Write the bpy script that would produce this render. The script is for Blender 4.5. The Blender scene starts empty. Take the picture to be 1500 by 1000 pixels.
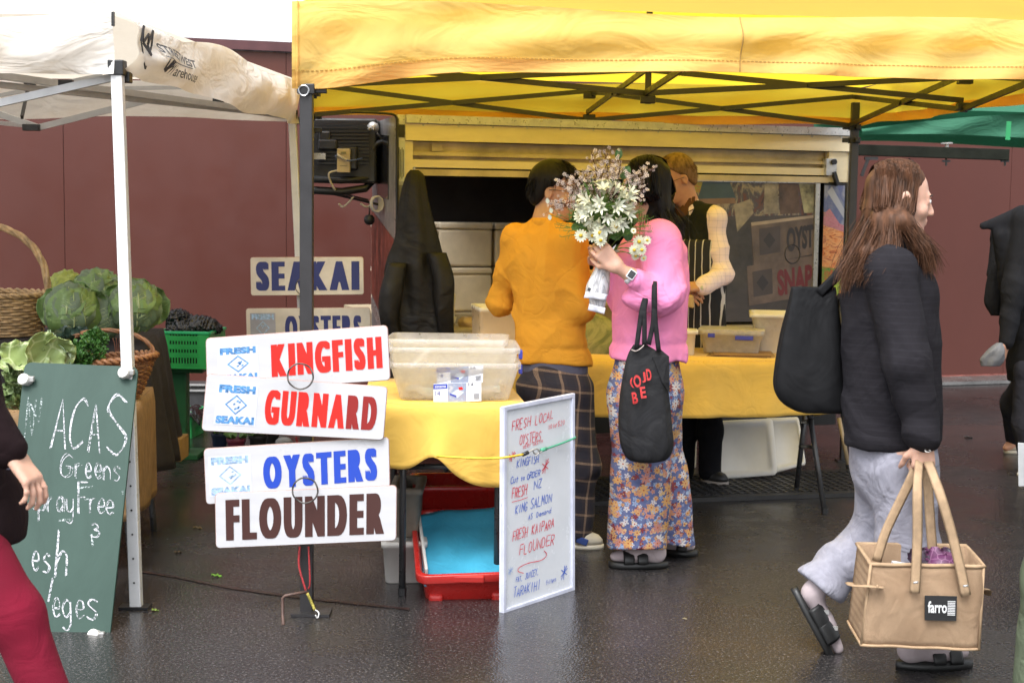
import bpy, bmesh, math, random
import numpy as np
from mathutils import Vector, Matrix
R=math.radians
random.seed(7); rng=np.random.default_rng(7)
scene=bpy.context.scene; col=scene.collection
# ------------------------------------------------------------------ camera
FPX=2197.0; PITCH=math.atan(200/FPX); ROLL=R(0.7); EYE=Vector((0,0,1.5))
_f=Vector((0,math.cos(PITCH),-math.sin(PITCH))); _u0=Vector((0,math.sin(PITCH),math.cos(PITCH))); _r0=Vector((1,0,0))
_r=_r0*math.cos(ROLL)+_u0*math.sin(ROLL); _u=_u0*math.cos(ROLL)-_r0*math.sin(ROLL)
cam=bpy.data.objects.new('camera',bpy.data.cameras.new('camera')); col.objects.link(cam); scene.camera=cam
m=Matrix((_r,_u,-_f)).transposed().to_4x4(); m.translation=EYE; cam.matrix_world=m
cam.data.lens=36*FPX/1500; cam.data.sensor_width=36; cam.data.clip_start=.1; cam.data.clip_end=400
cam.data.dof.use_dof=True; cam.data.dof.focus_distance=5.9; cam.data.dof.aperture_fstop=7.1
# ------------------------------------------------------------------ light
SUN_EL,SUN_AZ=R(58),R(200)
world=bpy.data.worlds.new('World'); scene.world=world; world.use_nodes=True
wn=world.node_tree; wn.nodes.clear()
sky=wn.nodes.new('ShaderNodeTexSky'); sky.sky_type='NISHITA'; sky.sun_disc=False
sky.sun_elevation=SUN_EL; sky.sun_rotation=SUN_AZ; sky.air_density=1.6; sky.dust_density=4; sky.ozone_density=1
bw=wn.nodes.new('ShaderNodeRGBToBW'); mixc=wn.nodes.new('ShaderNodeMix'); mixc.data_type='RGBA'; mixc.inputs[0].default_value=.93
tint=wn.nodes.new('ShaderNodeMix'); tint.data_type='RGBA'; tint.blend_type='MULTIPLY'; tint.inputs[0].default_value=1; tint.inputs[7].default_value=(.96,.985,1.03,1)
bg=wn.nodes.new('ShaderNodeBackground'); bg.inputs[1].default_value=.15; wo=wn.nodes.new('ShaderNodeOutputWorld')
wn.links.new(sky.outputs[0],bw.inputs[0]); wn.links.new(sky.outputs[0],mixc.inputs[6]); wn.links.new(bw.outputs[0],tint.inputs[6])
wn.links.new(tint.outputs[2],mixc.inputs[7]); wn.links.new(mixc.outputs[2],bg.inputs[0]); wn.links.new(bg.outputs[0],wo.inputs[0])
sd=bpy.data.lights.new('sun','SUN'); sd.energy=.8; sd.angle=R(25); sd.color=(1,.97,.93)
so=bpy.data.objects.new('sun',sd); col.objects.link(so)
sdir=Vector((math.sin(SUN_AZ)*math.cos(SUN_EL),math.cos(SUN_AZ)*math.cos(SUN_EL),math.sin(SUN_EL)))
so.rotation_euler=sdir.to_track_quat('Z','Y').to_euler(); so.location=(0,-4,8)
vs=scene.view_settings; vs.view_transform='Standard'; vs.look='None'; vs.gamma=1; vs.use_curve_mapping=False; vs.exposure=1.5
scene.cycles.max_bounces=10; scene.cycles.transparent_max_bounces=24; scene.cycles.transmission_bounces=8
# ------------------------------------------------------------------ pixel <-> place
def ray(u,v): return _f+_r*((u-750)/FPX)+_u*((500-v)/FPX)
def P(u,v,Y): d=ray(u,v); return EYE+d*(Y/d.y)
def G(u,v,z=0.0): d=ray(u,v); return EYE+d*((z-EYE.z)/d.z)
def H(u,v,p0,n): d=ray(u,v); return EYE+d*((Vector(p0)-EYE).dot(n)/d.dot(n))
# ------------------------------------------------------------------ objects
def thing(name,label,cat,loc,group=None):
    o=bpy.data.objects.new(name,None); col.objects.link(o); o.location=Vector(loc); o['label']=label; o['category']=cat
    o.empty_display_size=.1
    if group: o['group']=group
    return o
def attach(o,par):
    if par is not None:
        o.parent=par; p=par; M_=Matrix.Identity(4); chain=[]
        while p is not None: chain.append(p); p=p.parent
        for q in reversed(chain): M_=M_@q.matrix_parent_inverse@Matrix.LocRotScale(q.location,q.rotation_euler,q.scale)
        o.matrix_parent_inverse=M_.inverted()
    return o
def tag(o,label=None,cat=None,group=None,kind=None):
    for k,v in (('label',label),('category',cat),('group',group),('kind',kind)):
        if v: o[k]=v
    return o
class MB:
    def __init__(s): s.v=[]; s.f=[]; s.m=[]
    def add(s,vs,fs,mi=0):
        b=len(s.v); s.v+= [tuple(x) for x in vs]; s.f+=[tuple(i+b for i in f) for f in fs]; s.m+=[mi]*len(fs); return s
    def box(s,c,d,rot=None,mi=0):
        hx,hy,hz=d[0]/2,d[1]/2,d[2]/2; c=Vector(c)
        vs=[Vector((x*hx,y*hy,z*hz)) for x in(-1,1) for y in(-1,1) for z in(-1,1)]
        if rot is not None: vs=[rot@q for q in vs]
        return s.add([c+q for q in vs],[(0,1,3,2),(4,6,7,5),(0,4,5,1),(2,3,7,6),(0,2,6,4),(1,5,7,3)],mi)
    def hexa(s,q8,mi=0):  # bottom 4 ccw, top 4 ccw
        return s.add(q8,[(3,2,1,0),(4,5,6,7),(0,1,5,4),(1,2,6,5),(2,3,7,6),(3,0,4,7)],mi)
    def slab(s,quad,t,mi=0): # quad of points, thickness backwards along normal
        q=[Vector(x) for x in quad]; n=(q[1]-q[0]).cross(q[3]-q[0]).normalized()
        return s.hexa([x-n*t for x in q]+q,mi) if t>0 else s.hexa(q+[x-n*t for x in q],mi)
    def bar(s,a,b,w,h=None,up=(0,0,1),mi=0):
        a=Vector(a); b=Vector(b); h=h or w; d=(b-a); L=d.length; d.normalize(); u=Vector(up)
        if abs(d.dot(u))>.98: u=Vector((1,0,0)) if abs(d.x)<.9 else Vector((0,1,0))
        x=d.cross(u).normalized(); u=x.cross(d)
        return s.hexa([a-x*w/2-u*h/2,a+x*w/2-u*h/2,a+x*w/2+u*h/2,a-x*w/2+u*h/2]+[b-x*w/2-u*h/2,b+x*w/2-u*h/2,b+x*w/2+u*h/2,b-x*w/2+u*h/2],mi)
    def tube(s,pts,r,n=8,closed=False,caps=True,mi=0,flat=1.0,up=None):
        pts=[Vector(p) for p in pts]; N=len(pts); rs=r if hasattr(r,'__len__') else [r]*N
        tg=[]
        for i in range(N):
            a=pts[(i-1)%N] if (closed or i>0) else pts[i]; b=pts[(i+1)%N] if (closed or i<N-1) else pts[i]
            t=(b-a); tg.append(t.normalized() if t.length>1e-9 else Vector((0,0,1)))
        u=Vector(up) if up is not None else (Vector((0,0,1)) if abs(tg[0].z)<.9 else Vector((1,0,0)))
        x=tg[0].cross(u).normalized(); vs=[]
        for i in range(N):
            if up is not None: x=tg[i].cross(Vector(up)); x=x.normalized() if x.length>1e-6 else Vector((1,0,0))
            else: x=(x-tg[i]*x.dot(tg[i])).normalized()
            y=x.cross(tg[i])
            for k in range(n):
                an=2*math.pi*k/n; vs.append(pts[i]+x*(math.cos(an)*rs[i])+y*(math.sin(an)*rs[i]*flat))
        fs=[]
        for i in range(N if closed else N-1):
            j=(i+1)%N
            for k in range(n): fs.append((i*n+k,i*n+(k+1)%n,j*n+(k+1)%n,j*n+k))
        if caps and not closed: fs.append(tuple(reversed(range(n)))); fs.append(tuple((N-1)*n+k for k in range(n)))
        return s.add(vs,fs,mi)
    def loft(s,rings,cap0=True,cap1=True,mi=0,closed=False):
        n=len(rings[0]); vs=[p for r_ in rings for p in r_]; fs=[]; N=len(rings)
        for i in range(N if closed else N-1):
            j=(i+1)%N
            for k in range(n): fs.append((i*n+k,i*n+(k+1)%n,j*n+(k+1)%n,j*n+k))
        if cap0 and not closed: fs.append(tuple(reversed(range(n))))
        if cap1 and not closed: fs.append(tuple((N-1)*n+k for k in range(n)))
        return s.add(vs,fs,mi)
    def grid(s,fn,nu,nv,mi=0):
        vs=[fn(i/nu,j/nv) for j in range(nv+1) for i in range(nu+1)]; w=nu+1
        return s.add(vs,[(j*w+i,j*w+i+1,(j+1)*w+i+1,(j+1)*w+i) for j in range(nv) for i in range(nu)],mi)
    def ball(s,c,r,n=10,m_=7,mi=0):
        c=Vector(c); r=r if hasattr(r,'__len__') else (r,r,r); rings=[]
        for j in range(1,m_):
            a=math.pi*j/m_-math.pi/2; rings.append([c+Vector((math.cos(a)*math.cos(2*math.pi*k/n)*r[0],math.cos(a)*math.sin(2*math.pi*k/n)*r[1],math.sin(a)*r[2])) for k in range(n)])
        return s.loft(rings,mi=mi)
    def build(s,name,mats,par=None,smooth=False,bevel=0,solid=0,sub=0):
        me=bpy.data.meshes.new(name); me.from_pydata([tuple(p) for p in s.v],[],s.f)
        mats=mats if isinstance(mats,(list,tuple)) else [mats]
        for mm in mats: me.materials.append(mm)
        if len(mats)>1: me.polygons.foreach_set('material_index',s.m)
        if smooth: me.polygons.foreach_set('use_smooth',[True]*len(me.polygons))
        me.update(); o=bpy.data.objects.new(name,me); col.objects.link(o)
        if solid: q=o.modifiers.new('s','SOLIDIFY'); q.thickness=solid; q.offset=0
        if bevel: q=o.modifiers.new('b','BEVEL'); q.width=bevel; q.segments=2; q.limit_method='ANGLE'; q.angle_limit=R(40)
        if sub: q=o.modifiers.new('u','SUBSURF'); q.levels=sub; q.render_levels=sub
        return attach(o,par)
def structure(o): o['kind']='structure'; return o
def cm(pts,n=8,closed=False):   # smooth curve through points
    p=[Vector(q) for q in pts]; N=len(p); out=[]
    for i in range(N if closed else N-1):
        a=p[(i-1)%N] if closed or i>0 else p[0]*2-p[1]; b=p[i]; c=p[(i+1)%N]; d=p[(i+2)%N] if closed or i<N-2 else p[-1]*2-p[-2]
        for k in range(n):
            t=k/n; out.append(.5*((2*b)+(c-a)*t+(2*a-5*b+4*c-d)*t*t+(3*b-a-3*c+d)*t**3))
    if not closed: out.append(p[-1])
    return out
def rrect(c,w,d,r,x=(1,0,0),y=(0,1,0),n=4):
    c=Vector(c); x=Vector(x); y=Vector(y); out=[]; r=min(r,w/2-1e-4,d/2-1e-4)
    for sx,sy,a0 in((1,1,0),(-1,1,90),(-1,-1,180),(1,-1,270)):
        for k in range(n+1):
            a=R(a0+90*k/n); out.append(c+x*(sx*(w/2-r)+math.cos(a)*r)+y*(sy*(d/2-r)+math.sin(a)*r))
    return out
def tub(c,w,d,h,taper=.88,r=.03,wall=.006,lip=.012,yaw=0,n=4):
    """open container: c = centre of its base"""
    b=MB(); x=Vector((math.cos(yaw),math.sin(yaw),0)); y=Vector((-math.sin(yaw),math.cos(yaw),0)); c=Vector(c)
    S=lambda z,k,e=0: rrect(c+Vector((0,0,z)),w*k+2*e,d*k+2*e,r,x,y,n)
    rings=[S(0,taper,-.004),S(.005,taper),S(h-.022,1),S(h-.022,1,lip),S(h,1,lip),S(h,1,-wall),S(wall+.004,taper,-wall)]
    return b.loft(rings)
def fbm(p,s=1.0):
    x,y,z=p[0]*s,p[1]*s,p[2]*s
    return (math.sin(x*1.7+1.3*math.sin(y*1.1+.5))+math.sin(y*2.3+1.7*math.sin(z*1.3+2))+math.sin(z*1.9+1.5*math.sin(x*1.5+1)))/3
def sloft(b,secs,n=28,fold=0,ffreq=7,x=(1,0,0),y=(0,1,0),pw=2.6,steps=6,seed=0):
    """secs: list of (centre, half width, half depth); smooth loft with hanging folds"""
    C_=cm([s[0] for s in secs],steps); W=cm([(s[1],s[2],0) for s in secs],steps); x=Vector(x); y=Vector(y); rings=[]
    for j,(c,w) in enumerate(zip(C_,W)):
        ring=[]; t=j/len(C_)
        for k in range(n):
            a=2*math.pi*k/n; ca,sa=math.cos(a),math.sin(a)
            rr=1/((abs(ca)**pw+abs(sa)**pw)**(1/pw))
            q=1+fold*(math.sin(ffreq*a+seed+2.2*math.sin(3*t+seed))*.6+math.sin(ffreq*1.7*a+seed*2+5*t)*.4)*(.3+t)
            ring.append(c+x*(ca*rr*max(w.x,1e-3)*q)+y*(sa*rr*max(w.y,1e-3)*q))
        rings.append(ring)
    return b.loft(rings)
# ------------------------------------------------------------------ materials
_mc={}
def nt(name):
    m=bpy.data.materials.new(name); m.use_nodes=True; t=m.node_tree; b=t.nodes['Principled BSDF']; return m,t,b,t.nodes.new,t.links.new
def V(c): return (c[0],c[1],c[2],1) if len(c)==3 else c
def noise(t,scale,detail=4,rough=.55,vec=None,stretch=None,dist=0):
    n=t.nodes.new('ShaderNodeTexNoise'); n.inputs['Scale'].default_value=scale; n.inputs['Detail'].default_value=detail; n.inputs['Roughness'].default_value=rough; n.inputs['Distortion'].default_value=dist
    c=t.nodes.new('ShaderNodeTexCoord'); mp=t.nodes.new('ShaderNodeMapping')
    if stretch: mp.inputs['Scale'].default_value=stretch
    t.links.new(vec or c.outputs['Object'],mp.inputs[0]); t.links.new(mp.outputs[0],n.inputs['Vector']); return n
def ramp(t,src,stops):
    r=t.nodes.new('ShaderNodeValToRGB'); e=r.color_ramp.elements
    while len(e)<len(stops): e.new(.5)
    for k,(p,c) in enumerate(stops): e[k].position=p; e[k].color=V(c) if hasattr(c,'__len__') else (c,c,c,1)
    t.links.new(src,r.inputs[0]); return r
def mix(t,fac,a,b,mode='MIX'):
    x=t.nodes.new('ShaderNodeMix'); x.data_type='RGBA'; x.blend_type=mode
    for i,v in((0,fac),(6,a),(7,b)):
        if hasattr(v,'is_linked') or hasattr(v,'links'): t.links.new(v,x.inputs[i])
        else: x.inputs[i].default_value=v if i==0 else V(v)
    return x.outputs[2]
def bump(t,b,src,strength=.3,dist=.01,prev=None):
    n=t.nodes.new('ShaderNodeBump'); n.inputs['Strength'].default_value=strength; n.inputs['Distance'].default_value=dist
    t.links.new(src,n.inputs['Height'])
    if prev: t.links.new(prev,n.inputs['Normal'])
    t.links.new(n.outputs[0],b.inputs['Normal']); return n.outputs[0]
def mathn(t,op,a,b=None,c=None):
    n=t.nodes.new('ShaderNodeMath'); n.operation=op
    for i,v in enumerate((a,b,c)):
        if v is None: continue
        if hasattr(v,'links'): t.links.new(v,n.inputs[i])
        else: n.inputs[i].default_value=v
    return n.outputs[0]
def mat(name,c,rough=.6,var=.18,scale=6,bmp=.15,bs=120,bd=.002,metal=0,stretch=None,spec=.5,coat=0,sheen=0,c2=None,wr=0,wrs=9,crease=0):
    if name in _mc: return _mc[name]
    m,t,b,_,L=nt(name); n=noise(t,scale,5,.6,stretch=stretch)
    d=c2 or tuple(x*(1-var*1.6) for x in c)
    r=ramp(t,n.outputs[0],[(.3,d),(.72,tuple(min(1,x*(1+var*.5)) for x in c))]); L(r.outputs[0],b.inputs['Base Color'])
    b.inputs['Roughness'].default_value=rough; b.inputs['Metallic'].default_value=metal; b.inputs['Specular IOR Level'].default_value=spec
    b.inputs['Coat Weight'].default_value=coat; b.inputs['Sheen Weight'].default_value=sheen; b.inputs['Coat Roughness'].default_value=.15
    pv=None
    if wr: w=noise(t,wrs,3,.5,dist=1.2); pv=bump(t,b,w.outputs[0],wr,.02)
    if crease:
        cn_=noise(t,crease,2,.45,dist=.9,stretch=(1,1,.8)); cr=ramp(t,cn_.outputs[0],[(.40,.55),(.485,.35),(.50,0.0),(.515,.35),(.62,.6)]); pv=bump(t,b,cr.outputs[0],.26,.016,pv)
    if bmp: n2=noise(t,bs,3,.6); bump(t,b,n2.outputs[0],bmp,bd,pv)
    if rough>.12: rr=noise(t,scale*2.3,3,.6); q=ramp(t,rr.outputs[0],[(.3,max(.03,rough-.12)),(.7,min(1,rough+.1))]); L(q.outputs[0],b.inputs['Roughness'])
    _mc[name]=m; return m
def flat(name,c,rough=.5,emis=0):
    if name in _mc: return _mc[name]
    m,t,b,_,L=nt(name); b.inputs['Base Color'].default_value=V(c); b.inputs['Roughness'].default_value=rough; _mc[name]=m; return m
def cloth_mat(name,c,tr=.5,tc=None,rough=.7,stain=(.4,.3,.2),st=.35,weave=.15,wr=.25,glow=1.0,stretch=(1,1,1)):
    """canopy fabric: lets the sky through"""
    if name in _mc: return _mc[name]
    m,t,b,N,L=nt(name); n=noise(t,1.6,8,.68,stretch=stretch,dist=.8); n3=noise(t,9,5,.6,stretch=stretch)
    f=ramp(t,n.outputs[0],[(.52,0.0),(.74,st)]); cc=mix(t,f.outputs[0],c,stain)
    f2=ramp(t,n3.outputs[0],[(.35,0.0),(.75,st*.35)]); cc=mix(t,f2.outputs[0],cc,stain)
    L(cc,b.inputs['Base Color']); b.inputs['Roughness'].default_value=rough; b.inputs['Specular IOR Level'].default_value=.25
    w=noise(t,3.2,3,.5,stretch=(1,1,2.2),dist=1.5); pv=bump(t,b,w.outputs[0],wr,.06)
    n2=noise(t,300,2,.5); bump(t,b,n2.outputs[0],weave,.002,pv)
    tr_=N('ShaderNodeBsdfTranslucent'); tcc=mix(t,.75,cc,tc or c); L(tcc,tr_.inputs[0])
    ms=N('ShaderNodeMixShader'); ms.inputs[0].default_value=tr; out=t.nodes['Material Output']
    L(b.outputs[0],ms.inputs[1]); L(tr_.outputs[0],ms.inputs[2]); L(ms.outputs[0],out.inputs[0]); _mc[name]=m; return m
def clear_mat(name,c,tint_alpha=.35,rough=.15):
    if name in _mc: return _mc[name]
    m,t,b,N,L=nt(name); b.inputs['Base Color'].default_value=V(c); b.inputs['Roughness'].default_value=rough
    tp=N('ShaderNodeBsdfTransparent'); ms=N('ShaderNodeMixShader'); lw=N('ShaderNodeLayerWeight'); lw.inputs[0].default_value=.25
    n=noise(t,14,4,.6); q=ramp(t,n.outputs[0],[(.35,tint_alpha*.75),(.7,min(1,tint_alpha*1.25))])
    a=mathn(t,'ADD',q.outputs[0],mathn(t,'MULTIPLY',lw.outputs['Facing'],.45)); a=mathn(t,'MINIMUM',a,1.0)
    tl=N('ShaderNodeBsdfTranslucent'); tl.inputs[0].default_value=V(c); m2=N('ShaderNodeMixShader'); m2.inputs[0].default_value=.4
    L(b.outputs[0],m2.inputs[1]); L(tl.outputs[0],m2.inputs[2])
    L(a,ms.inputs[0]); L(tp.outputs[0],ms.inputs[1]); L(m2.outputs[0],ms.inputs[2]); L(ms.outputs[0],t.nodes['Material Output'].inputs[0]); _mc[name]=m; return m
# ------------------------------------------------------------------ lettering
def text_mesh(s,offset=.0,space=1.0):
    cu=bpy.data.curves.new('t','FONT'); cu.body=s; cu.offset=offset; cu.space_character=space; cu.resolution_u=4; cu.fill_mode='FRONT'
    ob=bpy.data.objects.new('t',cu); col.objects.link(ob); dg=bpy.context.evaluated_depsgraph_get(); dg.update()
    me=bpy.data.meshes.new_from_object(ob.evaluated_get(dg)); v=[x.co.copy() for x in me.vertices]; f=[tuple(p.vertices) for p in me.polygons]
    bpy.data.objects.remove(ob); bpy.data.curves.remove(cu); bpy.data.meshes.remove(me)
    x0=min(a.x for a in v); x1=max(a.x for a in v); y0=min(a.y for a in v); y1=max(a.y for a in v)
    return [((a.x-x0)/(x1-x0),(a.y-y0)/(y1-y0)) for a in v],f
def quadmap(TL,TR,BR,BL):
    TL,TR,BR,BL=[Vector(q) for q in(TL,TR,BR,BL)]; n=(TR-BL).cross(TL-BR).normalized()
    if n.dot(EYE-TL)<0: n=-n
    return lambda s,t,d=0.0: (TL*(1-s)+TR*s)*(1-t)+(BL*(1-s)+BR*s)*t+n*d
def word(b,s,qm,s0,s1,t0,t1,off=.05,space=1.0,d=.0015,mi=0,split=None,skew=0):
    v,f=text_mesh(s,off,space); pts=[qm(s0+(s1-s0)*x+skew*(y-.5),t1+(t0-t1)*y,d) for x,y in v]
    for q in f: b.add([pts[i] for i in q],[tuple(range(len(q)))],mi+(1 if split and sum(v[i][0] for i in q)/len(q)>split else 0))
SF={'A':"0,0 .5,1 1,0;.2,.36 .8,.36",'B':"0,0 0,1;~0,1 .75,.95 .8,.62 .1,.54;~.1,.54 .95,.48 .9,.05 0,0",'C':"~1,.85 .6,1 .15,.8 .05,.35 .4,0 1,.12",'D':"0,0 0,1;~0,1 .7,.9 .95,.5 .7,.08 0,0",
'E':"1,1 0,1 0,0 1,0;0,.52 .8,.52",'F':"1,1 0,1 0,0;0,.52 .75,.52",'G':"~1,.85 .5,1 .08,.7 .1,.2 .5,0 .95,.15 .95,.45;.55,.45 1,.45",'H':"0,0 0,1;1,0 1,1;0,.5 1,.5",'I':".5,0 .5,1",'J':"~.8,1 .8,.2 .45,0 .1,.2;.4,1 1,1",
'K':"0,0 0,1;1,1 .05,.45 1,0",'L':"0,1 0,0 .9,0",'M':"0,0 .1,1 .5,.3 .9,1 1,0",'N':"0,0 0,1 1,0 1,1",'O':"~.5,1 .1,.75 .08,.25 .5,0 .92,.25 .9,.75 .5,1",'P':"0,0 0,1;~0,1 .9,.9 .85,.52 0,.45",
'R':"0,0 0,1;~0,1 .9,.92 .85,.56 .05,.48;.35,.48 1,0",'S':"~.95,.88 .5,1 .08,.78 .45,.54 .92,.28 .5,0 .03,.12",'T':"0,1 1,1;.5,1 .5,0",'U':"~0,1 .02,.3 .5,0 .95,.3 1,1",'V':"0,1 .5,0 1,1",'Y':"0,1 .5,.5 1,1;.5,.5 .45,0",
'Z':"0,1 1,1 0,0 1,0",'Q':"~.5,1 .1,.75 .08,.25 .5,0 .92,.25 .9,.75 .5,1",'0':"~.5,1 .1,.7 .1,.3 .5,0 .9,.3 .9,.7 .5,1",'1':".2,.8 .5,1 .5,0",'2':"~.1,.8 .5,1 .85,.75 .5,.35 .05,0;.05,0 .95,0",'3':"~.1,.9 .6,1 .8,.75 .4,.55;~.4,.55 .95,.4 .7,.02 .05,.1",'$':"~.9,.8 .4,.95 .1,.7 .8,.35 .6,.05 .1,.15;.5,1.1 .5,-.1",
'a':"~.85,.5 .4,.6 .08,.3 .35,0 .8,.2;.85,.55 .9,0",'d':"~.85,.45 .4,.55 .08,.28 .35,0 .85,.15;.88,1 .88,0",'e':"~.1,.3 .85,.32 .75,.58 .35,.58 .08,.28 .4,0 .9,.1",'f':"~.8,.95 .4,.9 .4,.5 .4,0;.1,.55 .75,.55",'g':"~.85,.5 .4,.6 .08,.32 .4,.02 .85,.2;~.85,.55 .88,-.2 .5,-.42 .05,-.3",'h':"0,1.1 0,0;~0,.35 .4,.6 .8,.45 .85,0",
'i':".5,.55 .5,0;.5,.8 .5,.78",'l':".5,1 .5,0",'m':"0,.55 0,0;~0,.4 .25,.58 .5,.4 .5,0;~.5,.4 .75,.58 1,.4 1,0",'n':"0,.58 0,0;~0,.4 .45,.6 .85,.4 .88,0",'o':"~.5,.58 .1,.45 .1,.12 .5,0 .9,.12 .9,.45 .5,.58",'p':"0,.58 0,-.4;~0,.5 .5,.6 .9,.35 .6,.02 0,.08",'r':"0,.58 0,0;~0,.35 .3,.56 .8,.58",'s':"~.85,.52 .4,.6 .15,.43 .75,.2 .5,0 .05,.06",'t':".4,.85 .4,0;.05,.55 .85,.55",
'u':"~0,.58 .05,.1 .45,0 .85,.15;.88,.58 .88,0",'v':"0,.58 .45,0 .9,.58",'y':"~0,.58 .1,.15 .5,.05 .85,.2;~.88,.58 .85,-.2 .5,-.42 .05,-.35",',':".5,.1 .3,-.15",'.':".4,.05 .5,.0",'*':".5,0 .5,1;0,.25 1,.75;0,.75 1,.25;.15,.05 .85,.95"}
def ribbon(b,pts,w,n,mi=0):
    L_=[];Rr=[]
    for i,p in enumerate(pts):
        a=pts[max(0,i-1)]; c=pts[min(len(pts)-1,i+1)]; d=(c-a); d=d.normalized() if d.length>1e-9 else Vector((1,0,0)); s=d.cross(n).normalized()
        k=w*.5*(.75+.5*random.random()); L_.append(p+s*k); Rr.append(p-s*k)
    N=len(pts); b.add(L_+Rr,[(i,N+i,N+i+1,i+1) for i in range(N-1)],mi)
_gl={}
def heavy(b,s,qm,s0,s1,t0,t1,sl=(0,0),smear=.40,off=.018,gap=.085,d=.0012,split=None):
    """condensed heavy vinyl capitals: every letter its own cut-out, stems thickened sideways"""
    gs=[]
    for ch in s:
        if ch not in _gl:
            cu=bpy.data.curves.new('t','FONT'); cu.body=ch; cu.offset=off; cu.resolution_u=5; ob=bpy.data.objects.new('t',cu); col.objects.link(ob)
            dg=bpy.context.evaluated_depsgraph_get(); dg.update(); me=bpy.data.meshes.new_from_object(ob.evaluated_get(dg)); v=[x.co.copy() for x in me.vertices]; f=[tuple(p.vertices) for p in me.polygons]
            bpy.data.objects.remove(ob); bpy.data.curves.remove(cu); bpy.data.meshes.remove(me)
            x0=min(a.x for a in v); x1=max(a.x for a in v); y0=min(a.y for a in v); y1=max(a.y for a in v)
            _gl[ch]=([((a.x-x0)/(x1-x0),(a.y-y0)/(y1-y0)) for a in v],f,(x1-x0))
        gs.append(_gl[ch])
    sm=smear*.42; w=[g[2]*.80+sm if ch!='I' else g[2]+sm for g,ch in zip(gs,s)]; tot=sum(w)+gap*(len(s)-1); x=0; K=6
    for i,(g,wi) in enumerate(zip(gs,w)):
        for k in range(K):
            dx=sm*k/(K-1); ww=wi-sm; o=[]
            for a,c in g[0]:
                X=(x+dx+a*ww)/tot; ta=t0+sl[0]*X; tb=t1+sl[1]*X; o.append(qm(s0+(s1-s0)*X,tb+(ta-tb)*c,d+.00006*k))
            for q in g[1]: b.add([o[j] for j in q],[tuple(range(len(q)))],1 if split and i>=split else 0)
        x+=wi+gap
def hand_text(b,s,proj,n,u0,v0,u1,v1,h,w=.003,mi=0,slant=.1,jit=.05,aw=None):
    """stroke-written text on a board: baseline from (u0,v0) to (u1,v1), cap height h"""
    L_=len(s); dx=(u1-u0)/L_; dy=(v1-v0)/L_
    for i,ch in enumerate(s):
        g=SF.get(ch)
        if not g: continue
        cu=u0+dx*i; cv=v0+dy*i; ww=dx*.74*(.9+.2*random.random()); hh=h*(1+jit*random.uniform(-1,1)*2); oy=random.uniform(-1,1)*jit*h
        for st in g.split(';'):
            sm=st.startswith('~'); pp=[tuple(map(float,q.split(','))) for q in st.lstrip('~').split()]
            pp=[Vector((x+random.uniform(-1,1)*jit*.6,y+random.uniform(-1,1)*jit*.5,0)) for x,y in pp]
            if sm and len(pp)>2: pp=cm(pp,5)
            else:
                q=[]
                for a,c in zip(pp,pp[1:]): q+=[a+(c-a)*k/3 for k in range(3)]
                pp=q+[pp[-1]]
            ribbon(b,[proj(cu+p.x*ww+p.y*hh*slant,cv+dy*p.x*.74-p.y*hh-oy) for p in pp],w,n,mi)
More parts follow.
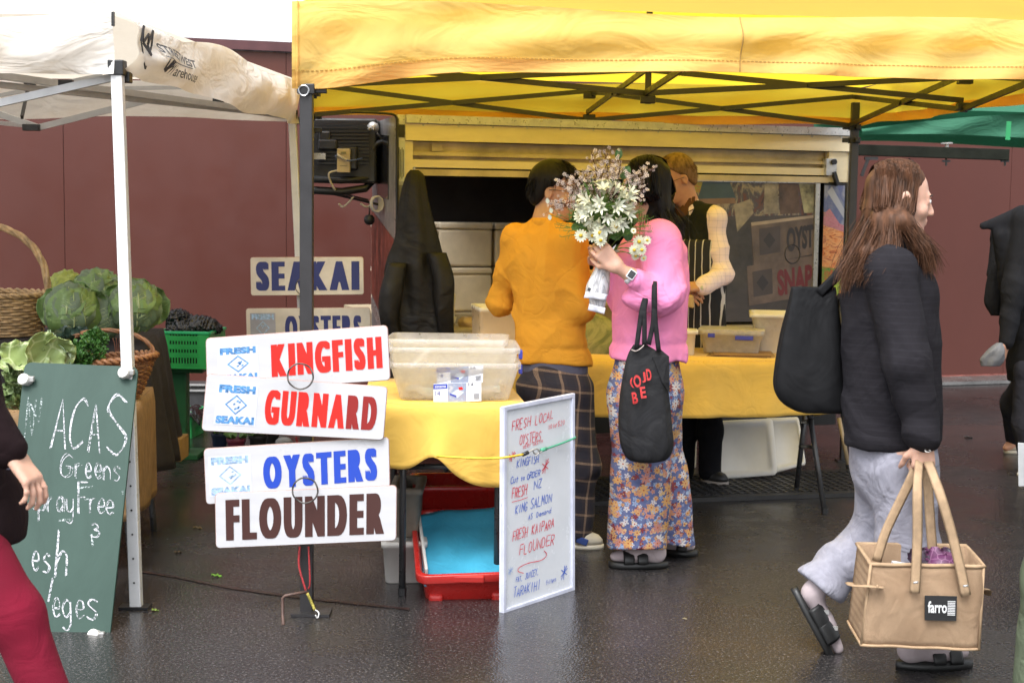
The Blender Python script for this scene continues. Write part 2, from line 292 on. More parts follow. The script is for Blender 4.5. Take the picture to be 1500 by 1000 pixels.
# ------------------------------------------------------------------ implicit surfaces for bodies and garments
def A3(v): return np.array([v[0],v[1],v[2]],dtype=np.float32)
class Body:
    def __init__(s,lo,hi,h):
        s.h=h; s.lo=A3(lo); s.n=[int((hi[i]-lo[i])/h)+2 for i in range(3)]
        s.ax=[(s.lo[i]+np.arange(s.n[i],dtype=np.float32)*h) for i in range(3)]; s.F=np.full(s.n,.12,dtype=np.float32)
    def sl(s,lo,hi): return tuple(slice(max(0,int((lo[i]-s.lo[i])/s.h)-1),min(s.n[i],int((hi[i]-s.lo[i])/s.h)+3)) for i in range(3))
    def xyz(s,q): return s.ax[0][q[0]][:,None,None],s.ax[1][q[1]][None,:,None],s.ax[2][q[2]][None,None,:]
    def _m(s,q,d,k,sub=False):
        F=s.F[q]
        if F.size==0: return
        if sub: d=-d; a=np.maximum(F,d); hh=np.maximum(k-np.abs(F-d),0)/k; s.F[q]=a+hh*hh*k*.25
        else: a=np.minimum(F,d); hh=np.maximum(k-np.abs(F-d),0)/k; s.F[q]=a-hh*hh*k*.25
    def cap(s,a,b,ra,rb,k=.02,n=None,fl=1.0,sub=False):
        a=A3(a);b=A3(b); mr=max(ra,rb)/min(1,fl)*1.0+k+.03; lo=np.minimum(a,b)-mr; hi=np.maximum(a,b)+mr; q=s.sl(lo,hi); X,Y,Z=s.xyz(q)
        d=b-a; L2=max(float(d@d),1e-9); t=np.clip(((X-a[0])*d[0]+(Y-a[1])*d[1]+(Z-a[2])*d[2])/L2,0,1)
        x=X-a[0]-t*d[0]; y=Y-a[1]-t*d[1]; z=Z-a[2]-t*d[2]; r=ra+(rb-ra)*t
        if n is not None:
            n=A3(n); n/=np.linalg.norm(n); c=x*n[0]+y*n[1]+z*n[2]; e=c*(1/fl-1); x=x+e*n[0]; y=y+e*n[1]; z=z+e*n[2]
            D=(np.sqrt(x*x+y*y+z*z)-r)*fl**.5
        else: D=np.sqrt(x*x+y*y+z*z)-r
        s._m(q,D,k,sub)
    def ell(s,c,r,ax=None,k=.02,sub=False):
        c=A3(c); mr=max(r)+k+.03; q=s.sl(c-mr,c+mr); X,Y,Z=s.xyz(q); X=X-c[0];Y=Y-c[1];Z=Z-c[2]
        ax=ax or (Vector((1,0,0)),Vector((0,1,0)),Vector((0,0,1)))
        p=[(X*a[0]+Y*a[1]+Z*a[2]) for a in ax]; k0=np.sqrt(sum((p[i]/r[i])**2 for i in range(3))); k1=np.sqrt(sum((p[i]/r[i]**2)**2 for i in range(3)))+1e-6
        s._m(q,k0*(k0-1)/k1,k,sub)
    def cut(s,p,n,k=.008):
        q=(slice(None),)*3; X,Y,Z=s.xyz(q); n=A3(Vector(n).normalized()); p=A3(p); D=(X-p[0])*n[0]+(Y-p[1])*n[1]+(Z-p[2])*n[2]
        F=s.F; D=D+np.zeros_like(F); hh=np.maximum(k-np.abs(F-D),0)/k; s.F=np.maximum(F,D)+hh*hh*k*.25
    def warp(s,fn,band=.03):
        X,Y,Z=np.meshgrid(*s.ax,indexing='ij',sparse=True); w=fn(X,Y,Z); s.F=s.F+w*(np.abs(s.F)<band*2)
    def verts(s):
        F=s.F.copy(); F[0]=F[-1]=.05; F[:,0]=F[:,-1]=.05; F[:,:,0]=F[:,:,-1]=.05
        S=F<0; c=[S[i:S.shape[0]-1+i,j:S.shape[1]-1+j,k:S.shape[2]-1+k] for i in(0,1) for j in(0,1) for k in(0,1)]
        cnt=sum(x.astype(np.int8) for x in c); act=(cnt>0)&(cnt<8); idx=np.argwhere(act); N=len(idx)
        if N==0: return None,None
        corners=np.array([(i,j,k) for i in(0,1) for j in(0,1) for k in(0,1)]); val=np.stack([F[idx[:,0]+a,idx[:,1]+b,idx[:,2]+cc] for a,b,cc in corners],1)
        acc=np.zeros((N,3)); num=np.zeros(N)
        for i in range(8):
            for j in range(i+1,8):
                if abs(corners[i]-corners[j]).sum()!=1: continue
                a=val[:,i]; b=val[:,j]; mk=(a<0)!=(b<0); t=np.where(mk,a/np.where(mk,a-b,1),0)
                acc+=np.where(mk[:,None],corners[i]+(corners[j]-corners[i])*t[:,None],0); num+=mk
        V_=s.lo+(idx+acc/num[:,None])*s.h
        ids=-np.ones(act.shape,dtype=np.int64); ids[tuple(idx.T)]=np.arange(N); faces=[]
        for ax in range(3):
            sl0=[slice(None)]*3; sl1=[slice(None)]*3; sl0[ax]=slice(0,-1); sl1[ax]=slice(1,None)
            a=S[tuple(sl0)]; b=S[tuple(sl1)]; e=np.argwhere(a!=b); o1,o2=[(1,2),(2,0),(0,1)][ax]
            e=e[(e[:,o1]>0)&(e[:,o2]>0)]; e=e[(e[:,o1]<act.shape[o1])&(e[:,o2]<act.shape[o2])]; fl=a[tuple(e.T)]
            def g(da,db):
                q=e.copy(); q[:,o1]-=da; q[:,o2]-=db; return ids[tuple(q.T)]
            Q=np.stack([g(1,1),g(0,1),g(0,0),g(1,0)],1); Q[~fl]=Q[~fl][:,::-1]; faces.append(Q)
        Fc=np.concatenate(faces); Fc=Fc[(Fc>=0).all(1)]
        return V_,Fc
    def build(s,name,mats,par=None,smooth=2,post=None):
        V_,Fc=s.verts()
        for _ in range(smooth):   # light laplacian
            A=np.zeros_like(V_); c=np.zeros(len(V_))
            for i in range(4):
                a=Fc[:,i]; b=Fc[:,(i+1)%4]; np.add.at(A,a,V_[b]); np.add.at(A,b,V_[a]); np.add.at(c,a,1); np.add.at(c,b,1)
            V_=V_*.5+.5*A/np.maximum(c,1)[:,None]
        me=bpy.data.meshes.new(name); me.vertices.add(len(V_)); me.vertices.foreach_set('co',V_.astype(np.float32).ravel())
        me.loops.add(Fc.size); me.loops.foreach_set('vertex_index',Fc.astype(np.int32).ravel()); me.polygons.add(len(Fc))
        me.polygons.foreach_set('loop_start',np.arange(0,Fc.size,4,dtype=np.int32)); me.polygons.foreach_set('use_smooth',np.ones(len(Fc),dtype=bool))
        mats=mats if isinstance(mats,(list,tuple)) else [mats]
        for q in mats: me.materials.append(q)
        me.update(calc_edges=True); me.validate()
        if post:
            co=V_[Fc].mean(1); me.polygons.foreach_set('material_index',post(co).astype(np.int32))
        o=bpy.data.objects.new(name,me); col.objects.link(o); return attach(o,par)
# ================================================================== SETTING
def mat_asphalt():
    m,t,b,N,L=nt('wet_asphalt')
    c=noise(t,.55,5,.6,dist=.6); f=noise(t,7,5,.65); g=noise(t,95,4,.8)
    r1=ramp(t,c.outputs[0],[(.3,(.016,.015,.0158)),(.7,(.031,.0285,.0285))])
    r2=ramp(t,g.outputs[0],[(.34,(.35,.35,.35)),(.53,(1,1,1)),(.66,(5.5,5.3,5.1))]); cc=mix(t,1.0,r1.outputs[0],r2.outputs[0],'MULTIPLY')
    L(cc,b.inputs['Base Color']); b.inputs['Specular IOR Level'].default_value=.5
    w=mathn(t,'ADD',mathn(t,'MULTIPLY',c.outputs[0],.75),mathn(t,'MULTIPLY',f.outputs[0],.25))
    rr=ramp(t,w,[(.36,.40),(.46,.27),(.55,.15),(.64,.08)]); L(rr.outputs[0],b.inputs['Roughness'])
    vo=t.nodes.new('ShaderNodeTexVoronoi'); vo.inputs['Scale'].default_value=120; tc=N('ShaderNodeTexCoord'); L(tc.outputs['Object'],vo.inputs['Vector'])
    am=ramp(t,w,[(.38,.5),(.52,.22),(.62,.09)]); 
    n1=bump(t,b,noise(t,2.2,3,.5).outputs[0],.10,.02)
    bn=N('ShaderNodeBump'); bn.inputs['Distance'].default_value=.004; L(am.outputs[0],bn.inputs['Strength']); L(vo.outputs['Distance'],bn.inputs['Height']); L(n1,bn.inputs['Normal'])
    bn2=N('ShaderNodeBump'); bn2.inputs['Distance'].default_value=.0025; bn2.inputs['Strength'].default_value=.18; L(g.outputs[0],bn2.inputs['Height']); L(bn.outputs[0],bn2.inputs['Normal'])
    L(bn2.outputs[0],b.inputs['Normal']); return m
b=MB(); b.add([(-60,-20,0),(60,-20,0),(60,90,0),(-60,90,0)],[(0,1,2,3)]); structure(b.build('ground',mat_asphalt()))
WD=Vector((.951,.309,0)); WN=Vector((.309,-.951,0)); W0=Vector((4.1,13.35,0))
def W(s,z,d=0): return W0+WD*s+WN*d+Vector((0,0,z))
m_wall=mat('maroon_wall_paint',(.100,.031,.023),.45,.06,1.6,.25,260,.0012,stretch=(1,1,.5),spec=.4)
wall=thing('painted_wall','long smooth maroon metal wall running behind all the market stalls','wall',W0)
pw=1.62
for k in range(-8,9):
    b=MB(); s0=k*pw+.35; b.hexa([W(s0+.002,0,-.05),W(s0+pw-.002,0,-.05),W(s0+pw-.002,0,0),W(s0+.002,0,0)][::1]+[W(s0+.002,2.62,-.05),W(s0+pw-.002,2.62,-.05),W(s0+pw-.002,2.62,0),W(s0+.002,2.62,0)]); b.build('panel',m_wall,wall)
b=MB(); b.bar(W(-13,1.31,-.06),W(15,1.31,-.06),.06,2.6); b.build('backing',flat('dark_seam',(.07,.025,.022),.8),wall)
b=MB(); b.bar(W(-13,2.66,-.02),W(15,2.66,-.02),.12,.07); b.build('cap_flashing',mat('cap_flash',(.10,.035,.04),.4),wall)
b=MB(); b.bar(W(-13,.02,.012),W(15,.02,.012),.02,.035); b.build('base_trim',mat('base_trim',(.30,.10,.08),.35),wall)
m_conc=mat('wet_concrete',(.13,.125,.12),.22,.3,3,.3,80,.003)
b=MB(); b.hexa([W(-3.2,.004,.42),W(4.5,.004,.42),W(4.5,.004,.03),W(-3.2,.004,.03),W(-3.2,.03,.40),W(4.5,.03,.40),W(4.5,.03,.03),W(-3.2,.03,.03)]); structure(b.build('concrete_apron',m_conc))
# crack across the asphalt
b=MB(); cp=[G(195,836),G(260,846),G(330,860),G(400,870),G(445,876),G(520,884),G(600,893)]; cp=cm(cp,6); v=[]
for i,p in enumerate(cp):
    w=.010+.010*random.random(); v+=[p+Vector((0,w,.004)),p+Vector((0,-w,.004))]
b.add(v,[(2*i,2*i+1,2*i+3,2*i+2) for i in range(len(cp)-1)]); structure(b.build('asphalt_joint',mat('joint_stain',(.035,.018,.016),.35,.5,30)))
# white line painted near the wall on the left
b=MB(); q=[G(120,590,.004),G(345,590,.004),G(345,594,.004),G(120,594,.004)]; b.add(q,[(0,1,2,3)]); structure(b.build('painted_line',mat('line_paint',(.5,.5,.5),.4,.3,20)))
# ================================================================== YELLOW TENT
TW=Vector((1.02,.136,0)); TD=Vector((-.132,.991,0)); T0=Vector((-.742,5.40,0)); TS=3.08
def Y(s,t,z): return T0+TW*s+TD*t+Vector((0,0,z))
m_yel=cloth_mat('yellow_canopy_fabric',(.93,.64,.20),.42,(1.0,.66,.04),.75,(.42,.27,.08),.55,.2,.32)
m_yel_in=cloth_mat('yellow_roof_fabric',(.88,.60,.12),.66,(1.0,.72,.015),.75,(.5,.33,.1),.15,.1,.15)
m_yel_r=cloth_mat('yellow_backlit_valance',(.90,.62,.14),.66,(1.0,.76,.02),.75,(.5,.33,.1),.2,.1,.25)  # front valance cloth again, made brighter to imitate light shining through
m_hem=cloth_mat('yellow_double_hem',(.88,.60,.20),.50,(1.0,.34,.004),.75,(.5,.3,.1),.3,.2,.3)
m_blk=mat('black_powder_coat',(.028,.026,.027),.4,.2,12,.15,300,.0006)
m_blk2=mat('black_plastic',(.015,.015,.016),.45,.2,12,.1)
yt=thing('yellow_canopy_tent','yellow pop-up canopy with black folding frame sheltering the seafood stall','canopy tent',Y(0,0,0))
EZ=2.205; BZ=1.985; PK=3.05
def sag(s):    # bottom edge of the front valance
    return BZ-.085*math.exp(-((s)/.35)**2)-.012*math.sin(s*2.1)**2+.018*s/TS
def yv(side):
    def fn(u,v):
        s=-.05+u*(TS+.10); z1=EZ+.012*math.sin(s*3.3); z0=sag(s) if side==0 else BZ+.008*math.sin(s*5); z=z1+(z0-z1)*v
        bul=math.sin(v*math.pi)*.007*(1+math.sin(s*4.2+1.1)+.7*math.sin(s*9.1+v*3))+.010*math.sin(s*13+v*5+2*math.sin(s*3))*(.4+v)+.012*math.sin(v*9+s*2.3+1.5*math.sin(s*1.4))*(1-abs(s-TS/2)/TS)
        if side==0: return Y(s,-.035-bul,z)
        if side==1: return Y(s,TS+.03+bul,z)
        if side==2: return Y(-.03-bul*.3,s,z)
        return Y(TS+.03+bul,s,z)
    return fn
for side in range(4):
    b=MB(); b.grid(yv(side),110,16); o=b.build('valance',m_yel if side==0 else m_yel_r,yt,True)
    # doubled hem band with its stitching line, hung on the inside of the valance
    f=yv(side); b=MB(); b.grid(lambda u,v:f(u,.80+v*.203)+(TD if side==0 else -TD if side==1 else TW if side==2 else -TW)*.004,90,3); b.build('hem',m_hem,yt,True)
    b=MB(); g=yv(side); sg=(-TD if side==0 else TD if side==1 else -TW if side==2 else TW)*.0025
    for j in range(200):
        u=j/200; b.bar(g(u,.795)+sg,g(u+.0032,.795)+sg,.0025,.0025)
    b.build('stitching',mat('thread_ochre',(.5,.28,.06),.8),yt)
def roof(u,v):
    x=u*2-1; y=v*2-1; k=max(abs(x),abs(y)); z=PK+(EZ-PK)*k+.0*x
    r_=(1-abs(abs(x)-abs(y)))
    z-=.035*math.sin(k*math.pi)*(1-r_*.6)
    return Y((x*1.012+1)*TS/2,(y*1.012+1)*TS/2,z)
b=MB(); b.grid(roof,48,48); b.build('roof',m_yel_in,yt,True)
for s,lab in((0,0),(1,0),(2,0),(3,0)):   # vertical corner / mid seams
    pass
b=MB(); f=yv(0); b.tube([f(.497,k/16)+Vector((0,-.003,0)) for k in range(17)],.0028,5); b.build('seam',mat('seam_ochre',(.45,.27,.07),.8),yt)
b=MB(); b.tube([f(.006,k/16)+Vector((0,-.004,0)) for k in range(17)],.004,5); b.build('seam',m_yel,yt)
def post(b,p0,p1,w,mi=0): b.bar(p0,p1,w,w,up=(0,1,0),mi=mi)
legs=[(Y(0,0,0),Y(0,0,2.12)),(Y(TS,0,0),Y(TS,0,2.12)),(Y(0,TS,0),Y(0,TS,2.12)),(Y(TS,TS,0),Y(TS+.0,TS,2.12))]
for i,(a,c) in enumerate(legs):
    b=MB(); post(b,a,c,.046); L_=b.build('leg',m_blk,yt,bevel=.004)
    sx=Vector((0,0,0)); di=[(1,1),(-1,1),(1,-1),(-1,-1)][i]
    b=MB(); b.bar(a+Vector((-.05,-.02,.006)),a+Vector((.09,-.02,.006)),.09,.010); b.build('foot_plate',m_blk,L_)
    for z in(1.90,1.975): b=MB(); b.box(a+Vector((0,0,z)),(.062,.062,.036)); b.box(a+TW*di[0]*.045+Vector((0,0,z)),(.05,.024,.026)); b.box(a+TD*di[1]*.045+Vector((0,0,z)),(.024,.05,.026)); b.build('slider_bracket',m_blk2,L_,bevel=.003)
    if i==0:
        b=MB(); b.tube([a+Vector((.0+.018*math.cos(k*math.pi/8)-.006,-.034,1.893+.018*math.sin(k*math.pi/8))) for k in range(16)],.0035,6,closed=True); b.build('ring',mat('steel_ring',(.55,.55,.55),.25,metal=1),L_)
def scissor(p,q,zl,zh,flip=False):
    a,c=Vector(p),Vector(q); n=(c-a).cross(Vector((0,0,1))).normalized()*.012
    for s,(z0,z1) in((1,(zl,zh)),(-1,(zh,zl))):
        b=MB(); b.bar(a+n*s+Vector((0,0,z0)),c+n*s+Vector((0,0,z1)),.014,.026); b.build('truss_bar',m_blk,yt)
    b=MB(); mid=(a+c)/2+Vector((0,0,(zl+zh)/2)); b.tube([mid-n*2.2,mid+n*2.2],.013,8); b.build('pivot',m_blk2,yt)
def joint(p,z):
    b=MB(); b.box(Vector(p)+Vector((0,0,z)),(.07,.05,.035)); b.build('truss_joint',m_blk2,yt,bevel=.004)
cor=[(0,0),(TS,0),(0,TS),(TS,TS)]; mids=[(TS/2,.02),(TS/2,TS-.02),(.02,TS/2),(TS-.02,TS/2)]
ZL,ZH=2.0,2.2
for a,c in(((.03,TS-.03),mids[1]),(mids[1],(TS-.03,TS-.03)),((.03,.03),mids[0]),(mids[0],(TS-.03,.03)),((.03,.03),mids[2]),(mids[2],(.03,TS-.03)),((TS-.03,.03),mids[3]),(mids[3],(TS-.03,TS-.03))):
    lo=2.01 if a!=mids[0] else 2.06; sc=scissor(Y(*a,0),Y(*c,0),2.04 if a in(mids[0],) or c in(mids[0],) else 1.985,2.15)
for k,c in enumerate(mids): 
    joint(Y(*c,0),2.04 if k==0 else 2.0); joint(Y(*c,0),2.125)
ctr=(TS/2,TS/2)
for c in mids: scissor(Y(*c,0),Y(*ctr,0),2.03,2.14)
joint(Y(*ctr,0),2.0)
b=MB(); b.bar(Y(*ctr,1.98),Y(*ctr,PK-.01),.028); b.build('centre_pole',m_blk,yt)
# ================================================================== WHITE TENT
m_wht=cloth_mat('white_canopy_fabric',(.80,.77,.73),.30,(.95,.84,.66),.7,(.46,.34,.20),.5,.12,.5)
m_whti=cloth_mat('white_roof_fabric',(.82,.77,.70),.42,(.98,.86,.68),.7,(.5,.38,.24),.4,.1,.3)
m_alu=mat('white_enamel_pole',(.62,.62,.62),.35,.08,10,.05,200,.0006)
m_alg=mat('grey_aluminium_bar',(.42,.42,.42),.4,.1,10,.05,metal=.3)
wt=thing('white_canopy_tent','grubby white pop-up canopy with pale poles over the vegetable stall','canopy tent',G(200,890))
A=G(200,890); Bq=G(453,683); wdv=(Bq-A); wdv.z=0
WX=Vector((-wdv.y,wdv.x,0)).normalized()*-1   # placeholder, replaced below
wd2=wdv.normalized(); wx2=Vector((-wd2.y,wd2.x,0))   # to the left
if wx2.x>0: wx2=-wx2
# canopy corners (top of posts)
CA=P(172,115,5.55); CB=P(428,172,8.35); CC=CA+wx2*3.0; CD=CB+wx2*3.0
CA.z=CB.z=CC.z=CD.z=1.98
def post2(foot,top,name='leg'):
    b=MB(); b.bar(foot,top,.042,.042,up=(0,1,0)); L_=b.build(name,m_alu,wt,bevel=.004); b=MB(); b.bar(foot+Vector((-.06,0,.006)),foot+Vector((.05,0,.006)),.06,.008); b.build('foot_plate',m_blk2,L_)
    b=MB(); b.box(top+Vector((0,0,.0)),(.058,.058,.055)); b.box(top+Vector((-.05,.0,.01)),(.05,.03,.035)); b.box(top+Vector((.02,.05,-.03)),(.035,.05,.04)); b.build('corner_bracket',m_blk2,L_,bevel=.004)
    b=MB()
    for k in range(7): b.tube([foot+(top-foot)*(.05+.045*k)+Vector((0,-.0215,0)),foot+(top-foot)*(.05+.045*k)+Vector((0,-.0235,0))],.004,6)
    b.build('adjustment_hole',flat('hole_dark',(.01,.01,.01)),L_)
post2(A,CA+Vector((0,0,.0))); post2(Bq,CB); post2(CC+Vector((0,0,-1.98)),CC); post2(CD+Vector((0,0,-1.98)),CD)
WEZ=2.17
def wval(c0,c1,lift):
    d=(c1-c0); n=d.cross(Vector((0,0,1))).normalized()
    if n.dot(c0-(CA+CD)/2)<0: n=-n
    def fn(u,v):
        zt=WEZ-.03*math.sin(u*math.pi)+lift(u,0); zb=1.955+.0*u+lift(u,1); z=zt+(zb-zt)*v
        off=.03+.03*math.sin(v*math.pi)*(1+math.sin(u*9+1))+.014*math.sin(u*31+v*6+2*math.sin(u*7))*(.3+v)+.018*math.sin(v*11+u*5)*math.exp(-((u-.05)/.12)**2)
        q=c0+d*u+n*off; return Vector((q.x,q.y,z))
    return fn
side=wval(CA,CB,lambda u,v:(.055*math.sin(min(1,max(0,(u-.25)/.45))*math.pi) if v==0 else -.045*math.sin(u*math.pi)**2*0-.03*math.exp(-((u-.62)/.16)**2)-.03*math.exp(-((u-.95)/.1)**2)) )
front=wval(CC,CA,lambda u,v:0.03*math.exp(-((u-1)/.06)**2) if v==0 else .0)
back=wval(CD,CB,lambda u,v:.02*math.sin(u*3) if v==0 else .012*math.sin(u*11))
left=wval(CC,CD,lambda u,v:0)
for f in(front,side,back,left):
    b=MB(); b.grid(f,80,14); b.build('valance',m_wht,wt,True)
def wroof(u,v):
    q=(CC*(1-u)+CA*u)*(1-v)+(CD*(1-u)+CB*u)*v; k=max(abs(u*2-1),abs(v*2-1)); z=2.85+(WEZ-.015-2.85)*k-.05*math.sin(k*math.pi)
    if k>.98: z=WEZ+.0
    ctr_=(CA+CD)/2; q=ctr_+(q-ctr_)*1.018; return Vector((q.x,q.y,z))
b=MB(); b.grid(wroof,40,40); b.build('roof',m_whti,wt,True)
b=MB(); b.bar(CA+Vector((0.0,-.05,.195)),CA+Vector((.0,-.05,.145)),.02,.008); b.build('corner_tab',m_blk2,wt)
# logo and print on the side valance
def on_side(u0,v0,d=.006):
    # place on the right-hand valance by fraction along and down
    p=side(u0,v0); return p
m_prt=flat('dark_print',(.045,.045,.05),.6)
sn=wd2.cross(Vector((0,0,1))).normalized()
if sn.x<0: sn=-sn
b=MB(); vv,ff=text_mesh('LEE Warehouse',.01)
for q in ff: b.add([side(.085+.185*vv[i][0],.80-.20*vv[i][1]+.04*vv[i][0])+sn*.016 for i in q],[tuple(range(len(q)))])
vv,ff=text_mesh('STREETWEST',.03)
for q in ff: b.add([side(.075+.19*vv[i][0],.50-.17*vv[i][1]+.05*vv[i][0])+sn*.016 for i in q],[tuple(range(len(q)))])
for k in range(24):
    u=.085+.17*k/24; b.add([side(u,.545+.0*u)+sn*.006,side(u+.0075,.545)+sn*.006,side(u+.0075,.565)+sn*.006,side(u,.565)+sn*.006],[(0,1,2,3)])
for st in ([(.012,.15),(.022,.42),(.034,.25),(.046,.42),(.056,.15)],[(.012,.15),(.008,.42),(.034,.85),(.060,.42),(.056,.15)],[(.022,.42),(.034,.62),(.046,.42)]):
    pts=[side(a,c)+sn*.012 for a,c in st]
    for p0,p1 in zip(pts,pts[1:]): b.bar(p0,p1,.004,.009)
b.build('printed_logo',m_prt,wt)
def pbar(u0,v0,y0,u1,v1,y1,w=.02,h=.028,mm=None,name='truss_bar'):
    b=MB(); b.bar(P(u0,v0,y0),P(u1,v1,y1),w,h); return b.build(name,mm or m_alg,wt)
pbar(-60,103,5.6,410,166,8.2); pbar(-60,118,5.63,405,168,8.25,.018,.024)
pbar(-70,167,5.65,172,112,5.6); pbar(-60,147,7.1,56,187,7.0); pbar(56,187,7.0,228,144,7.1); pbar(228,144,7.1,420,172,8.3,.016,.02)
pbar(40,184,7.0,-60,175,8.4,.016,.02); pbar(0,140,8.3,150,110,8.3,.016,.02); pbar(150,130,8.3,290,128,8.3,.016,.02)
for u,v,y in((97,124,5.75),(228,145,7.1),(320,148,7.6),(44,123,7.5)):
    b=MB(); p=P(u,v,y); b.box(p,(.055,.03,.035)); b.build('truss_joint',m_blk2,wt,bevel=.003)
b=MB(); b.box(P(46,187,6.98),(.075,.04,.03)); b.build('truss_joint',m_blk2,wt,bevel=.003)
b=MB(); b.bar(P(42,125,7.2),P(32,172,7.0),.012,.02); b.build('strap',m_blk2,wt)
# ================================================================== GREEN TENT
m_grn=cloth_mat('green_canopy_fabric',(.045,.17,.10),.25,(.04,.25,.12),.7,(.03,.09,.06),.4,.15,.4)
gt=thing('green_canopy_tent','dark green market canopy just visible beyond the yellow one','canopy tent',G(1560,640))
g0=P(1262,181,9.9); g1=P(1262,181,9.9)+Vector((3.0,.75,0)); gd=Vector((-.1,1.1,0)); g0.z=g1.z=1.99
def gv(a,c,h=.24):
    def fn(u,v):
        q=a+(c-a)*u; n=(c-a).cross(Vector((0,0,1))).normalized(); o=.02*math.sin(u*12)+.015*math.sin(u*27+v*3); hh=h*(.15+.85*min(1,u*1.6)) if a is g0 else h
        return Vector((q.x,q.y,1.985+.015*math.sin(u*7)+hh*(1-v)))+n*o
    return fn
b=MB(); b.grid(gv(g0,g1),50,8); b.build('valance',m_grn,gt,True)
b=MB(); b.grid(gv(g1,g1+gd),20,4); b.build('valance',m_grn,gt,True)
b=MB(); b.grid(gv(g0+gd,g1+gd),20,4); b.build('valance',m_grn,gt,True)
cg=(g0+g1+gd)/2+Vector((0,0,.8)); tp=[Vector((q.x,q.y,2.16)) for q in(g0+TW*.2,g1,g1+gd,g0+gd)]; b=MB(); b.add(tp+[cg],[(0,1,4),(1,2,4),(2,3,4),(3,0,4)]); b.build('roof',m_grn,gt)
for q in(g1,g1+gd,g0+gd): b=MB(); b.bar(Vector((q.x,q.y,0)),Vector((q.x,q.y,2.0)),.045); b.build('leg',m_blk,gt)
b=MB(); b.bar(P(1478,178,9.55),P(1476,205,9.55),.004,.03); b.build('strap',mat('green_webbing',(.02,.30,.10),.6),gt)
# ================================================================== FOOD TRAILER
TO=Vector((-.60,8.30,0)); TX=Vector((.951,.309,0)); TN=Vector((.309,-.951,0)); TL_=2.80
def T(s,z,d=0): return TO+TX*s+TN*d+Vector((0,0,z))
def TP(u,v,d=0): return H(u,v,TO+TN*d,TN)
def ts(u,v,d=0): q=TP(u,v,d); return (q-TO).dot(TX),q.z
m_cream=mat('trailer_canopy_tinted_cream',(.72,.62,.42),.4,.10,4,.05,200,.0006,stretch=(1,1,3))  # cream-white yellowed to stand in for light through the canopy
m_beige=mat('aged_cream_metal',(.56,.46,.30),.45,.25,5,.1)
m_silver=mat('brushed_trim',(.55,.54,.52),.35,.15,20,.05,metal=.6)
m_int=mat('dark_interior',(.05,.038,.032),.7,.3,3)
tr=thing('food_trailer','cream seafood trailer with open serving hatch and photo panels behind the yellow tables','trailer',TO)
def tbox(s0,s1,z0,z1,d0,d1,name,mm,par=tr,bevel=0):
    b=MB(); b.hexa([T(s0,z0,d1),T(s1,z0,d1),T(s1,z0,d0),T(s0,z0,d0),T(s0,z1,d1),T(s1,z1,d1),T(s1,z1,d0),T(s0,z1,d0)]); o=b.build(name,mm,par,bevel=bevel); return o
z_top=ts(590,168)[1]
s1,zf1=ts(1227,222); _,zf0=ts(591,204); _,zt=ts(612,244); sfr,zfr=ts(1200,257); sL,_=ts(628,300)
tbox(0,TL_,z_top-.045,z_top,-.02,.03,'top_rail',m_silver)
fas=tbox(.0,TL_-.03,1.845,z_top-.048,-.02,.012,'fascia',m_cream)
b=MB()
for k in range(14): b.tube([T(.1+k*.2,z_top-.055,.012),T(.1+k*.2,z_top-.055,.016)],.006,6)
b.build('rivet',m_silver,fas)
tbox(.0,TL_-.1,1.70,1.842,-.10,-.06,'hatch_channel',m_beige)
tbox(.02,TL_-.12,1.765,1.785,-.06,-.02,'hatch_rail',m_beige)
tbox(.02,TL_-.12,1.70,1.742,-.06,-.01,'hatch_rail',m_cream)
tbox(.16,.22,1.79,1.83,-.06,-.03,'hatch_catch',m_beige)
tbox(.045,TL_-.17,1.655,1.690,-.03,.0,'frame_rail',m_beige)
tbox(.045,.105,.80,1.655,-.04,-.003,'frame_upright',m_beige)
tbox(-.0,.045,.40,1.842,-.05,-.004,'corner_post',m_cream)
tbox(-.045,.0,.40,z_top-.0,-.06,.0,'corner_trim',m_silver)
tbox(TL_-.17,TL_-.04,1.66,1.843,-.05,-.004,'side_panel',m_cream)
tbox(TL_-.04,TL_,.40,z_top-.046,-.05,.006,'edge_trim',m_silver)
lt=tbox(TL_-.20,TL_-.13,1.70,1.80,-.03,.02,'hatch_latch',m_silver)
b=MB(); b.tube([T(TL_-.155,1.78,.02),T(TL_-.155,1.78,.04)],.017,10); b.bar(T(TL_-.15,1.72,.02),T(TL_-.12,1.64,.02),.03,.02); b.build('latch_bolt',m_blk2,lt)
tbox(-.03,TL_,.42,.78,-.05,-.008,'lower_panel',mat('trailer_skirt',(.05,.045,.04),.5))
tbox(-.03,TL_,.16,.42,-.6,-.12,'chassis',m_blk2)
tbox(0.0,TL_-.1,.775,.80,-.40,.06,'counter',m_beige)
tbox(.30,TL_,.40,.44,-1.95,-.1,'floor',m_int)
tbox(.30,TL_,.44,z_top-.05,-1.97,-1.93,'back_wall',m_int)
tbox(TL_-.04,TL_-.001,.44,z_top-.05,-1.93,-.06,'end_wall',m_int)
tbox(.30,TL_,z_top-.05,z_top-.01,-1.95,-.03,'ceiling',m_int)
